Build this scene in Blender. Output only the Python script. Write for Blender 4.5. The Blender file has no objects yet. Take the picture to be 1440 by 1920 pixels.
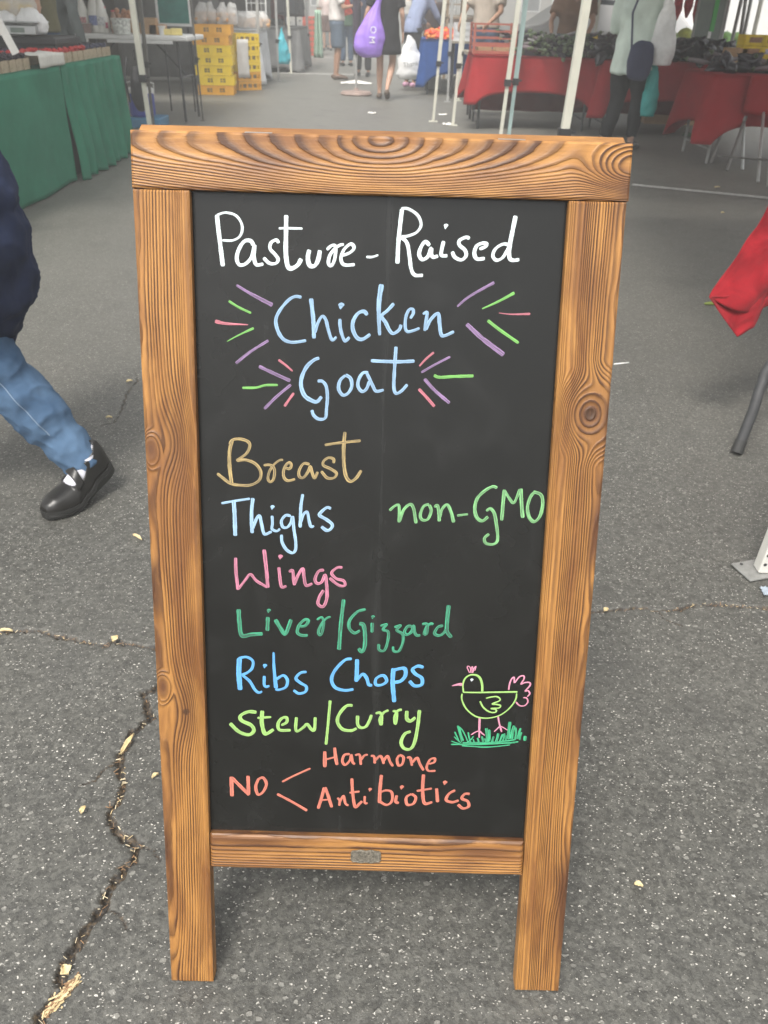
import bpy, bmesh, math, random
import numpy as np
from mathutils import Vector, Matrix, noise as mnoise

# ------------------------------------------------------------------ scene
S = bpy.context.scene
COL = S.collection
rnd = random.Random(7)
rad = math.radians

# ------------------------------------------------------------------ camera
FPX, TH, RO, HC = 1500.0, rad(32.3), rad(1.55), 1.18
fw = np.array([0, math.cos(TH), -math.sin(TH)])
_rt = np.array([1.0, 0, 0]); _dn = np.array([0, -math.sin(TH), -math.cos(TH)])
ix = math.cos(RO) * _rt - math.sin(RO) * _dn
iy = math.sin(RO) * _rt + math.cos(RO) * _dn
CP = np.array([0, 0, HC])
cam = bpy.data.cameras.new('camera')
camo = bpy.data.objects.new('camera', cam); COL.objects.link(camo)
cam.sensor_fit = 'HORIZONTAL'; cam.sensor_width = 36.0; cam.lens = FPX / 1440 * 36
cam.clip_start = 0.05; cam.clip_end = 800
camo.matrix_world = Matrix(((ix[0], -iy[0], -fw[0], 0), (ix[1], -iy[1], -fw[1], 0),
                            (ix[2], -iy[2], -fw[2], HC), (0, 0, 0, 1)))
cam.dof.use_dof = True; cam.dof.focus_distance = 0.98; cam.dof.aperture_fstop = 17
S.camera = camo

# ------------------------------------------------------------------ light
w = bpy.data.worlds.new('World'); S.world = w; w.use_nodes = True
nt = w.node_tree; nt.nodes.clear()
sky = nt.nodes.new('ShaderNodeTexSky'); sky.sky_type = 'NISHITA'; sky.sun_disc = False
SUN_EL, SUN_AZ = rad(60), rad(204)      # azimuth measured clockwise from +Y
sky.sun_elevation = SUN_EL; sky.sun_rotation = SUN_AZ
sky.dust_density = 4.0; sky.ozone_density = 1.0; sky.air_density = 1.0
hs = nt.nodes.new('ShaderNodeHueSaturation'); hs.inputs['Saturation'].default_value = 0.06
bg = nt.nodes.new('ShaderNodeBackground'); bg.inputs['Strength'].default_value = 0.14
wo = nt.nodes.new('ShaderNodeOutputWorld')
nt.links.new(sky.outputs[0], hs.inputs['Color']); nt.links.new(hs.outputs[0], bg.inputs[0]); nt.links.new(bg.outputs[0], wo.inputs[0])
sl = bpy.data.lights.new('sun', 'SUN'); sl.energy = 1.45; sl.angle = rad(15); sl.color = (1, 0.94, 0.85)
so = bpy.data.objects.new('sun', sl); COL.objects.link(so)
sd = Vector((math.sin(SUN_AZ) * math.cos(SUN_EL), math.cos(SUN_AZ) * math.cos(SUN_EL), math.sin(SUN_EL)))
so.rotation_euler = sd.to_track_quat('Z', 'Y').to_euler(); so.location = sd * 30
S.view_settings.view_transform = 'Standard'; S.view_settings.look = 'None'
S.view_settings.gamma = 1; S.view_settings.use_curve_mapping = False
S.view_settings.exposure = 1.25
VEIL_HAZE = 0.013

# ------------------------------------------------------------------ helpers
def ray(x, y): return fw + ix * (x - 720) / FPX + iy * (y - 960) / FPX
def gp(x, y, z=0.0):
    d = ray(x, y); return CP + d * ((z - HC) / d[2])
def yp(x, y, Y):
    d = ray(x, y); return CP + d * (Y / d[1])

def lin(c):
    if isinstance(c, str):
        c = [int(c[i:i+2], 16) / 255 for i in (0, 2, 4)]
    return tuple((v / 12.92 if v <= .04045 else ((v + .055) / 1.055) ** 2.4) for v in c)

class NT:
    """tiny node helper"""
    def __init__(s, name):
        s.m = bpy.data.materials.new(name); s.m.use_nodes = True
        s.t = s.m.node_tree; s.b = s.t.nodes['Principled BSDF']
    def n(s, typ, **kw):
        nd = s.t.nodes.new(typ)
        for k, v in kw.items():
            if k.startswith('i_'):
                nd.inputs[int(k[2:]) if k[2:].isdigit() else k[2:].replace('_', ' ')].default_value = v
            else: setattr(nd, k, v)
        return nd
    def l(s, a, b): s.t.links.new(a, b)
    def math(s, op, a, b=None, c=None, clamp=False):
        nd = s.t.nodes.new('ShaderNodeMath'); nd.operation = op; nd.use_clamp = clamp
        for i, v in enumerate((a, b, c)):
            if v is None: continue
            if isinstance(v, (int, float)): nd.inputs[i].default_value = v
            else: s.l(v, nd.inputs[i])
        return nd.outputs[0]
    def mix(s, f, a, b, mode='MIX'):
        nd = s.t.nodes.new('ShaderNodeMix'); nd.data_type = 'RGBA'; nd.blend_type = mode
        for i, v in ((0, f), (6, a), (7, b)):
            if isinstance(v, (int, float)): nd.inputs[i].default_value = v
            elif isinstance(v, tuple): nd.inputs[i].default_value = (*v[:3], 1)
            else: s.l(v, nd.inputs[i])
        return nd.outputs[2]
    def ramp(s, f, stops, interp='LINEAR'):
        nd = s.t.nodes.new('ShaderNodeValToRGB'); cr = nd.color_ramp; cr.interpolation = interp
        while len(cr.elements) < len(stops): cr.elements.new(0.5)
        for e, (p, c) in zip(cr.elements, stops):
            e.position = p; e.color = (*((c, c, c) if isinstance(c, (int, float)) else c), 1)
        s.l(f, nd.inputs[0]); return nd.outputs[0]
    def coord(s, kind='Object', scale=(1, 1, 1)):
        tc = s.t.nodes.new('ShaderNodeTexCoord'); mp = s.t.nodes.new('ShaderNodeMapping')
        mp.inputs['Scale'].default_value = scale
        s.l(tc.outputs[kind], mp.inputs[0]); return mp.outputs[0]
    def noise(s, vec, scale, detail=3, rough=.5, dist=0):
        nd = s.n('ShaderNodeTexNoise'); s.l(vec, nd.inputs['Vector'])
        nd.inputs['Scale'].default_value = scale; nd.inputs['Detail'].default_value = detail
        nd.inputs['Roughness'].default_value = rough; nd.inputs['Distortion'].default_value = dist
        return nd.outputs[0]
    def bump(s, h, strength=.3, dist=.001):
        nd = s.n('ShaderNodeBump'); nd.inputs['Strength'].default_value = strength
        nd.inputs['Distance'].default_value = dist
        s.l(h, nd.inputs['Height']); s.l(nd.outputs[0], s.b.inputs['Normal'])

_mc = {}
def mat(name, col, rough=.6, var=.12, scale=8, metal=0, bump=0, bscale=60, spec=.5, trans=0, alpha=1, sheen=0):
    key = name
    if key in _mc: return _mc[key]
    N = NT(name); c = lin(col) if isinstance(col, str) else col
    v = N.coord('Object')
    f = N.noise(v, scale, 4, .6)
    N.l(N.mix(N.ramp(f, [(.3, 0.), (.7, 1.)]), tuple(x * (1 - var) for x in c), tuple(min(1, x * (1 + var)) for x in c)), N.b.inputs['Base Color'])
    N.b.inputs['Roughness'].default_value = rough; N.b.inputs['Metallic'].default_value = metal
    N.b.inputs['Specular IOR Level'].default_value = spec
    if trans: N.b.inputs['Transmission Weight'].default_value = trans
    if alpha < 1: N.b.inputs['Alpha'].default_value = alpha
    if sheen: N.b.inputs['Sheen Weight'].default_value = sheen
    if bump: N.bump(N.noise(v, bscale, 4, .6), bump, .004)
    _mc[key] = N.m; return N.m

def cloth(name, col, bump=.25, scale=5, var=.15):
    return mat(name, col, .9, var, scale, bump=bump, bscale=22, spec=.15)

# shared materials
for _n, _c, _k in (('antique_pewter', (.27, .245, .20), dict(rough=.42, var=.45, scale=300, metal=.85, bump=.6, bscale=900)), ('black_nylon', (.018, .018, .02), dict(rough=.6, var=.3)),
                   ('black_plastic', (.02, .02, .022), dict(rough=.5, var=.2)), ('black_trouser', (.02, .02, .022), dict(rough=.9)), ('dark_glass', (.02, .025, .03), dict(rough=.1)),
                   ('dark_hole', (.03, .03, .03), dict(rough=.8)), ('dark_steel', (.06, .06, .065), dict(rough=.4, metal=.7)), ('foam', (.6, .6, .57), dict(rough=.7)),
                   ('grey_pole', (.33, .33, .32), dict(rough=.5)), ('paper', (.72, .70, .66), dict(rough=.8, var=.08)), ('rack_wood', (.30, .23, .16), dict(rough=.7)),
                   ('rust_red', (.34, .10, .07), dict(rough=.6)), ('steel', (.45, .46, .46), dict(rough=.35, metal=.8)), ('stem_green', (.07, .10, .04), dict(rough=.6)),
                   ('table_board', (.3, .27, .22), dict(rough=.6)), ('tail_red', (.5, .03, .02), dict(rough=.3)), ('white_film', (.74, .74, .73), dict(rough=.4, var=.08, scale=30, bump=.6, bscale=30)),
                   ('white_van_paint', (.74, .74, .72), dict(rough=.3, var=.04, scale=3))):
    mat(_n, _c, **_k)
cloth('navy_bag', (.05, .055, .10))

class MB:
    def __init__(s): s.v = []; s.f = []; s.mi = []; s.cur = 0
    def add(s, vs, fs):
        o = len(s.v); s.v += [tuple(map(float, p)) for p in vs]
        s.f += [tuple(i + o for i in f) for f in fs]; s.mi += [s.cur] * len(fs); return s
    def box(s, c, size, rz=0, rx=0, ry=0, taper=1.0):
        a, b, d = (x / 2 for x in size)
        R = Matrix.Rotation(rz, 3, 'Z') @ Matrix.Rotation(ry, 3, 'Y') @ Matrix.Rotation(rx, 3, 'X')
        vs = []
        for z in (-d, d):
            k = taper if z > 0 else 1
            for x, y in ((-a, -b), (a, -b), (a, b), (-a, b)):
                p = R @ Vector((x * k, y * k, z)); vs.append((p[0] + c[0], p[1] + c[1], p[2] + c[2]))
        return s.add(vs, [(3, 2, 1, 0), (4, 5, 6, 7), (0, 1, 5, 4), (1, 2, 6, 5), (2, 3, 7, 6), (3, 0, 4, 7)])
    def tube(s, pts, r, n=8, side=None, cap=True, roundcap=False):
        pts = [Vector(p) for p in pts]; m = len(pts)
        rs = r if isinstance(r, (list, tuple)) and len(r) == m else [r] * m
        rs = [(q, q) if isinstance(q, (int, float)) else q for q in rs]
        if roundcap:
            d0 = (pts[0] - pts[1]).normalized(); d1 = (pts[-1] - pts[-2]).normalized()
            k0 = min(rs[0]); k1 = min(rs[-1])
            np_, nr = [], []
            for t, q in ((.95, .3), (.7, .71)): np_.append(pts[0] + d0 * k0 * t); nr.append((rs[0][0] * q, rs[0][1] * q))
            np_ += pts; nr += rs
            for t, q in ((.7, .71), (.95, .3)): np_.append(pts[-1] + d1 * k1 * t); nr.append((rs[-1][0] * q, rs[-1][1] * q))
            pts, rs, m = np_, nr, len(np_)
        sd0 = Vector(side) if side else None
        vs = []; ref = None
        for i, p in enumerate(pts):
            t = (pts[min(i + 1, m - 1)] - pts[max(i - 1, 0)])
            t = t.normalized() if t.length > 1e-9 else Vector((0, 0, 1))
            if sd0 is not None: a = sd0 - t * sd0.dot(t)
            elif ref is None:
                a = Vector((1, 0, 0)) if abs(t.x) < .8 else Vector((0, 1, 0)); a = a - t * a.dot(t)
            else: a = ref - t * ref.dot(t)
            a.normalize(); ref = a; b = t.cross(a)
            ra, rb = rs[i]
            for k in range(n):
                q = 2 * math.pi * k / n
                vs.append(p + a * ra * math.cos(q) + b * rb * math.sin(q))
        fs = []
        for i in range(m - 1):
            for k in range(n):
                fs.append((i * n + k, i * n + (k + 1) % n, (i + 1) * n + (k + 1) % n, (i + 1) * n + k))
        if cap: fs += [tuple(range(n - 1, -1, -1)), tuple(range((m - 1) * n, m * n))]
        return s.add(vs, fs)
    def lathe(s, c, prof, n=16):
        vs = []
        for r, z in prof:
            for k in range(n):
                a = 2 * math.pi * k / n; vs.append((c[0] + r * math.cos(a), c[1] + r * math.sin(a), c[2] + z))
        m = len(prof); fs = [(i * n + k, i * n + (k + 1) % n, (i + 1) * n + (k + 1) % n, (i + 1) * n + k) for i in range(m - 1) for k in range(n)]
        fs += [tuple(range(n - 1, -1, -1)), tuple(range((m - 1) * n, m * n))]
        return s.add(vs, fs)
    def ball(s, c, r, sub=1, sc=(1, 1, 1), rot=None):
        bm = bmesh.new(); bmesh.ops.create_icosphere(bm, subdivisions=sub, radius=1)
        R = rot or Matrix.Identity(3)
        vs = [Vector(c) + R @ Vector((v.co.x * r * sc[0], v.co.y * r * sc[1], v.co.z * r * sc[2])) for v in bm.verts]
        fs = [tuple(v.index for v in f.verts) for f in bm.faces]; bm.free()
        return s.add(vs, fs)
    def grid(s, fn, nu, nv):
        vs = [fn(i / nu, j / nv) for j in range(nv + 1) for i in range(nu + 1)]
        fs = [(j * (nu + 1) + i, j * (nu + 1) + i + 1, (j + 1) * (nu + 1) + i + 1, (j + 1) * (nu + 1) + i) for j in range(nv) for i in range(nu)]
        return s.add(vs, fs)
    def mesh(s, name, mats, smooth=False):
        me = bpy.data.meshes.new(name); me.from_pydata(s.v, [], s.f)
        for m in (mats if isinstance(mats, (list, tuple)) else [mats]): me.materials.append(m)
        if len(me.materials) > 1: me.polygons.foreach_set('material_index', s.mi)
        if smooth: me.polygons.foreach_set('use_smooth', [True] * len(me.polygons))
        me.update(); return me
    def build(s, name, mats, parent=None, smooth=False, bevel=0, loc=None, **kw):
        return link(name, s.mesh(name, mats, smooth), parent, bevel=bevel, loc=loc, **kw)

def link(name, me, parent=None, bevel=0, loc=None, label=None, solid=0, kind=None):
    o = bpy.data.objects.new(name, me); COL.objects.link(o)
    if parent: o.parent = parent
    if loc is not None: o.location = loc
    if solid:
        m = o.modifiers.new('solid', 'SOLIDIFY'); m.thickness = solid; m.offset = 0
    if bevel:
        m = o.modifiers.new('bevel', 'BEVEL'); m.width = bevel; m.segments = 2; m.limit_method = 'ANGLE'
    if label: o['label'] = label
    if kind: o['kind'] = kind
    return o

def tag(o, label, cat, group=None, kind=None):
    if label: o['label'] = label
    if cat: o['category'] = cat
    if group: o['group'] = group
    if kind: o['kind'] = kind
    return o

def thing(name, label, cat, loc=(0, 0, 0), rz=0, group=None):
    o = bpy.data.objects.new(name, None); COL.objects.link(o); o.empty_display_size = .1
    o.location = loc; o.rotation_euler = (0, 0, rz)
    return tag(o, label, cat, group)

def dup(root, loc, rz=None, label=None, rot=None, scale=None):
    r = root.copy(); COL.objects.link(r); r.location = loc
    if rz is not None: r.rotation_euler = (0, 0, rz)
    if rot is not None: r.rotation_euler = rot
    if scale is not None: r.scale = (scale,) * 3
    if label: r['label'] = label
    for ch in list(root.children):
        c = ch.copy(); COL.objects.link(c); c.parent = r
        for g in ch.children:
            d = g.copy(); COL.objects.link(d); d.parent = c
    return r

def fuse(mb, name, m, parent, voxel=.018, folds=0, ffreq=9, fz=.45, loc=None, smooth_it=6, subdiv=False, label=None):
    """one continuous surface from overlapping tapered limbs"""
    tmp = bpy.data.objects.new('tmp', mb.mesh('tmp', m)); COL.objects.link(tmp)
    md = tmp.modifiers.new('r', 'REMESH'); md.mode = 'VOXEL'; md.voxel_size = voxel; md.use_smooth_shade = True
    ms = tmp.modifiers.new('s', 'SMOOTH'); ms.iterations = smooth_it; ms.factor = .5
    dg = bpy.context.evaluated_depsgraph_get()
    me = bpy.data.meshes.new_from_object(tmp.evaluated_get(dg)); bpy.data.objects.remove(tmp)
    me.name = name
    if folds:
        ns = [v.normal.copy() for v in me.vertices]
        for v, nn in zip(me.vertices, ns):
            p = Vector((v.co.x, v.co.y, v.co.z * fz)) * ffreq
            a = mnoise.noise(p) + .5 * mnoise.noise(p * 2.1 + Vector((3, 1, 4)))
            v.co += nn * a * folds
    me.materials.clear(); me.materials.append(m)
    me.polygons.foreach_set('use_smooth', [True] * len(me.polygons)); me.update()
    return link(name, me, parent, loc=loc, label=label)

# ================================================================== GROUND
def asphalt():
    N = NT('asphalt_surface'); v = N.coord('Object')
    big = N.noise(v, .9, 5, .6); mid = N.noise(v, 7, 5, .65); fine = N.noise(v, 260, 3, .7)
    col = N.mix(N.ramp(big, [(.3, 0.), (.7, 1.)]), (.056, .0548, .0475), (.086, .0835, .073))
    col = N.mix(N.ramp(mid, [(.35, 0.), (.75, .45)]), col, (.060, .060, .056))
    col = N.mix(N.math('MULTIPLY', fine, .55), col, (.068, .067, .060))
    dn = N.n('ShaderNodeTexNoise'); N.l(v, dn.inputs['Vector']); dn.inputs['Scale'].default_value = 230
    vm = N.n('ShaderNodeVectorMath', operation='MULTIPLY_ADD'); N.l(dn.outputs['Color'], vm.inputs[0])
    vm.inputs[1].default_value = (.0055, .0055, 0); N.l(v, vm.inputs[2])
    for sc, lo, hi in ((105, .74, 1.28), (240, .70, 1.34)):          # packed stones, every cell its own grey
        vo = N.n('ShaderNodeTexVoronoi', feature='F1'); N.l(vm.outputs[0], vo.inputs['Vector']); vo.inputs['Scale'].default_value = sc
        sep = N.n('ShaderNodeSeparateColor'); N.l(vo.outputs['Color'], sep.inputs[0])
        g = N.math('ADD', N.math('MULTIPLY', sep.outputs[0], hi - lo), lo)
        cc = N.n('ShaderNodeCombineColor'); [N.l(g, cc.inputs[i]) for i in range(3)]
        col = N.mix(1., col, cc.outputs[0], 'MULTIPLY')
    hts = []; dens = N.ramp(N.noise(v, 3.2, 4, .6), [(.30, .45), (.60, 1.)])
    for k, (sc, thr, pr, c1, c2, strch, rz) in enumerate(((62, .36, .60, (.125, .122, .110), (.20, .195, .175), (1, 1.3, 1), .4),
                                (120, .40, .55, (.19, .186, .170), (.31, .30, .27), (1, 1.6, 1), 1.1),
                                (138, .50, .66, (.30, .29, .265), (.56, .54, .49), (1, 2.0, 1), .15),
                                (190, .50, .66, (.32, .31, .28), (.66, .63, .57), (1, 1.5, 1), 2.0),
                                (84, .30, .80, (.42, .40, .36), (.74, .71, .64), (1, 1.7, 1), .8))):
        mp = N.n('ShaderNodeMapping'); N.l(vm.outputs[0], mp.inputs[0]); mp.inputs['Scale'].default_value = strch; mp.inputs['Rotation'].default_value = (0, 0, rz)
        vo = N.n('ShaderNodeTexVoronoi', feature='F1', distance='MANHATTAN' if k else 'EUCLIDEAN'); N.l(mp.outputs[0], vo.inputs['Vector']); vo.inputs['Scale'].default_value = sc
        sep = N.n('ShaderNodeSeparateColor'); N.l(vo.outputs['Color'], sep.inputs[0])
        sel = N.math('GREATER_THAN', sep.outputs[0], pr)
        d = N.math('SUBTRACT', N.math('MULTIPLY', sep.outputs[1], thr), vo.outputs['Distance'])
        m_ = N.math('MULTIPLY', N.math('MULTIPLY', d, 14, clamp=True), sel)
        if k > 1: m_ = N.math('MULTIPLY', m_, dens)
        col = N.mix(m_, col, N.mix(sep.outputs[2], c1, c2)); hts.append(m_)
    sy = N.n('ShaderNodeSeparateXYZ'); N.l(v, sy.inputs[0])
    far_light = N.math('MULTIPLY', N.ramp(N.math('ADD', N.math('MULTIPLY', sy.outputs[1], .10), N.math('MULTIPLY', N.math('SUBTRACT', big, .5), .5)), [(.08, 0.), (.95, .55)]), N.ramp(mid, [(.3, .6), (.7, 1.)]))  # painted far light: colour pales with distance like the brighter aisle, broken by noise
    col = N.mix(far_light, col, (.215, .205, .178))
    # crack dirt, oil stains
    at = N.n('ShaderNodeAttribute', attribute_name='crack')
    col = N.mix(N.ramp(at.outputs['Fac'], [(.12, 0.), (.75, .93)]), col, N.mix(N.ramp(N.noise(v, 140, 2), [(.45, 0.), (.7, 1.)]), (.016, .013, .010), (.11, .075, .042)))
    st = N.ramp(N.noise(v, 2.6, 3, .5, .4), [(.60, 0.), (.70, .35)])
    col = N.mix(st, col, (.055, .054, .050))
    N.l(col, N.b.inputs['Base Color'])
    N.b.inputs['Roughness'].default_value = .56; N.b.inputs['Specular IOR Level'].default_value = .55
    h = N.math('ADD', N.math('MULTIPLY', fine, .9), N.math('ADD', N.math('ADD', hts[0], hts[1]), hts[2]))
    N.bump(h, .8, .0018)
    return N.m
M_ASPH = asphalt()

crackpx = [
    [(-60, 1180), (0, 1185), (60, 1179), (100, 1188), (140, 1197), (170, 1206), (198, 1209), (212, 1199), (228, 1203), (255, 1207), (290, 1214),
     (420, 1226), (600, 1190), (760, 1165), (900, 1150), (1040, 1152), (1110, 1146), (1160, 1142), (1195, 1137), (1230, 1142), (1270, 1141), (1300, 1133), (1350, 1130), (1400, 1136), (1500, 1141)],
    [(330, 1268), (292, 1286), (268, 1300), (278, 1332), (286, 1344), (252, 1368), (236, 1396), (222, 1428), (231, 1470), (216, 1508), (204, 1526), (222, 1560),
     (262, 1582), (252, 1604), (224, 1642), (204, 1668), (196, 1700), (168, 1730), (146, 1764), (122, 1802), (112, 1828), (128, 1848), (92, 1882), (66, 1925), (30, 1990)],
    [(205, 622), (224, 640), (226, 668), (250, 690), (258, 712), (236, 740), (228, 768), (214, 790), (180, 800)],
    [(222, 1428), (196, 1440), (180, 1462), (150, 1470)],
    [(262, 1582), (290, 1592), (300, 1612)],
    [(196, 1700), (222, 1712), (236, 1740)],
    [(1230, 1142), (1246, 1160), (1280, 1172)],
    [(0, 446), (60, 432), (130, 421), (190, 412), (260, 402)],
    [(1165, 492), (1230, 495), (1300, 501), (1440, 510)],
]
crackw = [.0036, .0046, .0020, .0013, .0014, .0012, .0013, .003, .003]
cracks = [[gp(*p)[:2] for p in c] for c in crackpx]
def densify(pl, step, jit, seed):
    r = random.Random(seed); out = []
    for a, b in zip(pl[:-1], pl[1:]):
        a = np.array(a); b = np.array(b); n = max(1, int(np.linalg.norm(b - a) / step)); t = (b - a) / max(1e-9, np.linalg.norm(b - a)); nn = np.array([-t[1], t[0]])
        for k in range(n): out.append(a + (b - a) * k / n + nn * r.uniform(-jit, jit) * (k > 0))
    out.append(np.array(pl[-1])); return np.array(out)
CR = [densify(c, .0075 if i < 7 else .05, .0042 if i < 3 else .0025 if i < 7 else .01, 5 + i) for i, c in enumerate(cracks)]

def snoise(x, y, seed, n=7, f0=1.0):
    r = np.random.RandomState(seed); out = 0
    for k in range(n):
        f = f0 * 1.6 ** (k * .6) ; a = r.uniform(0, 2 * np.pi); ph = r.uniform(0, 9)
        out = out + np.sin((x * np.cos(a) + y * np.sin(a)) * f + ph) / (1 + .45 * k)
    return out / 2.2

def build_ground():
    xs = np.linspace(-1.5, 1.5, 900); ys = .25 + 2.6 * (np.linspace(0, 1, 760) ** 1.25)
    X, Y = np.meshgrid(xs, ys); fX, fY = X.ravel(), Y.ravel()
    dep = np.zeros_like(fX); dirt = np.zeros_like(fX)
    for i, c in enumerate(CR):
        mask = (fX > c[:, 0].min() - .05) & (fX < c[:, 0].max() + .05) & (fY > c[:, 1].min() - .05) & (fY < c[:, 1].max() + .05)
        idx = np.where(mask)[0]
        if not len(idx): continue
        px, py = fX[idx], fY[idx]; best = np.full(len(idx), 9.)
        for a, b in zip(c[:-1], c[1:]):
            ab = b - a; L = (ab ** 2).sum()
            t = np.clip(((px - a[0]) * ab[0] + (py - a[1]) * ab[1]) / max(L, 1e-12), 0, 1)
            best = np.minimum(best, np.hypot(px - a[0] - t * ab[0], py - a[1] - t * ab[1]))
        wv = crackw[i] * np.clip(1 + .6 * snoise(px * 60, py * 60, 3 + i) + .5 * snoise(px * 400, py * 400, 13 + i), .12, 2.4)
        q = np.clip(1.5 - best / wv, 0, 1)
        dep[idx] = np.maximum(dep[idx], q * min(.011, crackw[i] * 2.3)); dirt[idx] = np.maximum(dirt[idx], np.clip(1.7 - best / wv, 0, 1))
        dep[idx] += np.exp(-(best / .03) ** 2) * .0008      # sagging lips
    edge = np.minimum.reduce([fX - xs[0], xs[-1] - fX, fY - ys[0], ys[-1] - fY]); fade = np.clip(edge / .12, 0, 1)
    Z = (snoise(fX * 9, fY * 9, 11) * .0012 + snoise(fX * 180, fY * 180, 12) * .0005 - .0015) * fade - dep * fade
    nx, ny = len(xs), len(ys); nv = nx * ny
    verts = np.empty((nv + 12, 3), dtype=np.float64); verts[:nv, 0] = fX; verts[:nv, 1] = fY; verts[:nv, 2] = Z
    i, j = np.meshgrid(np.arange(nx - 1), np.arange(ny - 1)); a = (j * nx + i).ravel()
    quads = np.stack([a, a + 1, a + nx + 1, a + nx], 1)
    B = 140.; x0, x1, y0, y1 = xs[0], xs[-1], ys[0], ys[-1]
    ex = [(-B, -B, 0), (x0, -B, 0), (x1, -B, 0), (B, -B, 0), (-B, y0, 0), (B, y0, 0), (-B, y1, 0), (B, y1, 0), (-B, 260, 0), (x0, 260, 0), (x1, 260, 0), (B, 260, 0)]
    verts[nv:] = ex; c00, c10, c01, c11 = 0, nx - 1, (ny - 1) * nx, nv - 1; e = nv
    outer = [(e, e+1, c00, e+4), (e+1, e+2, c10, c00), (e+2, e+3, e+5, c10), (e+4, c00, c01, e+6), (c10, e+5, e+7, c11), (e+6, c01, e+9, e+8), (c01, c11, e+10, e+9), (c11, e+7, e+11, e+10)]
    faces = np.concatenate([quads, np.array(outer)], 0)
    me = bpy.data.meshes.new('asphalt_ground')
    me.vertices.add(len(verts)); me.vertices.foreach_set('co', verts.ravel())
    me.loops.add(len(faces) * 4); me.loops.foreach_set('vertex_index', faces.ravel().astype(np.int32))
    me.polygons.add(len(faces)); me.polygons.foreach_set('loop_start', np.arange(len(faces), dtype=np.int32) * 4)
    me.polygons.foreach_set('loop_total', np.full(len(faces), 4, dtype=np.int32))
    me.polygons.foreach_set('use_smooth', np.ones(len(faces), dtype=bool)); me.update(); me.validate()
    at = me.attributes.new('crack', 'FLOAT', 'POINT'); d = np.zeros(len(verts)); d[:nv] = dirt * fade; at.data.foreach_set('value', d)
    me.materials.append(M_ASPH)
    tag(link('asphalt_ground', me), 'grey weathered asphalt of the market street', None, kind='structure')
build_ground()

def ground_sheet(name, pts, z, m, label):
    me = bpy.data.meshes.new(name); me.from_pydata([(p[0], p[1], z) for p in pts], [], [tuple(range(len(pts)))]); me.materials.append(m)
    tag(link(name, me), label, None, kind='structure')
M_LINE = mat('worn_road_paint', (.36, .35, .33), .8, .35, 20)
a, b = gp(1185, 347), gp(1460, 374)
dv = (b - a) / np.linalg.norm(b - a); nv_ = np.array([-dv[1], dv[0], 0]) * .045
ground_sheet('parking_line', [a - nv_, b + dv * 1.5 - nv_, b + dv * 1.5 + nv_, a + nv_], .004, M_LINE, 'faded pale parking line on the shaded asphalt')
for k, (p, q) in enumerate((((560, 107), (690, 110)), ((520, 137), (690, 141)))):
    a, b = gp(*p), gp(*q); ground_sheet('parking_line', [a + (0, -.12, 0), b + (0, -.12, 0), b + (0, .12, 0), a + (0, .12, 0)], .004, M_LINE, 'pale painted line across the aisle between the stalls')

# crack debris: straw, bark crumbs, dry leaf bits
def debris():
    mb = MB(); r = random.Random(4)
    for ci, (c, dens) in enumerate(zip(CR[:2], (.55, .9))):
        for p in c:
            if p[0] < -1.4 or p[0] > 1.4: continue
            for _ in range(5):
                if r.random() > .55 * dens * (.35 + .65 * (mnoise.noise(Vector((p[0] * 9, p[1] * 9, ci))) > .08)): continue
                L = r.uniform(.0015, .011) ; W = r.uniform(.0004, .0014); a = r.uniform(0, math.pi)
                mb.cur = r.choice((0, 1, 1, 2))
                mb.box((p[0] + r.gauss(0, .004), p[1] + r.gauss(0, .004) - .002, r.uniform(-.006, .0015)), (L, W, .0007), rz=a, ry=r.uniform(-.4, .4), rx=r.uniform(-.5, .5))
    q = gp(116, 1868)
    for _ in range(240):
        t = r.uniform(-1, 1); L = r.uniform(.004, .016); mb.cur = r.choice((0, 0, 1))
        mb.box((q[0] + t * .012 + r.gauss(0, .0035), q[1] + t * .024 + r.gauss(0, .003), r.uniform(-.004, .0025)), (L, r.uniform(.001, .003), .0006), rz=r.uniform(.3, 1.6), ry=r.uniform(-.3, .3))
    o = mb.build('crack_debris', [mat('straw', (.55, .43, .24), .8, .3, 200), mat('bark_crumb', (.25, .15, .08), .9, .3, 200), mat('pale_straw', (.62, .53, .36), .8, .2, 200)])
    tag(o, 'dry straw and bark crumbs lodged in the asphalt cracks', None, kind='stuff')
debris()

# loose dry leaves and litter
M_LEAF = mat('dry_leaf', (.62, .50, .28), .75, .25, 90)
def leaf(px, py, L, W, ang, lab, z=.002, m=M_LEAF, cat='leaf', name='dry_leaf'):
    p = gp(px, py); mb = MB(); n = 7
    ca, sa = math.cos(ang), math.sin(ang)
    def fn(u, v):
        t = u; wv = W * (math.sin(math.pi * min(1, t ** .7)) * (1 + .25 * math.sin(t * 11 + px)) + .04) * (v - .5); x = (t - .5) * L
        zz = .0045 * (v - .5) ** 2 * 4 * 1.2 + .003 * math.sin(t * 3)
        return (x * ca - wv * sa, x * sa + wv * ca, zz)
    mb.grid(fn, n, 4); o = mb.build(name, m, None, True, loc=(p[0], p[1], z), solid=.0006)
    tag(o, lab, cat, 'dry leaves on the asphalt' if cat == 'leaf' else None)
leaf(258, 1010, .036, .009, -.65, 'curled tan leaf on asphalt left of the sign, level with the word Thighs')
leaf(240, 1398, .050, .009, 1.35, 'long pointed straw coloured leaf lying in the crack left of the sign')
leaf(157, 1522, .014, .009, 1.3, 'small pale yellow leaf with a stalk, left of the long crack')
leaf(292, 1458, .014, .006, .7, 'tiny square tan leaf scrap beside the left stile of the sign')
leaf(243, 717, .022, .014, .4, 'small cream leaf on asphalt behind the black shoe')
leaf(205, 785, .02, .008, .1, 'thin pale chip on asphalt right of the jeans')
leaf(124, 1822, .016, .014, 2.4, 'small yellow leaf on top of the big crack near the bottom left corner')
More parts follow.
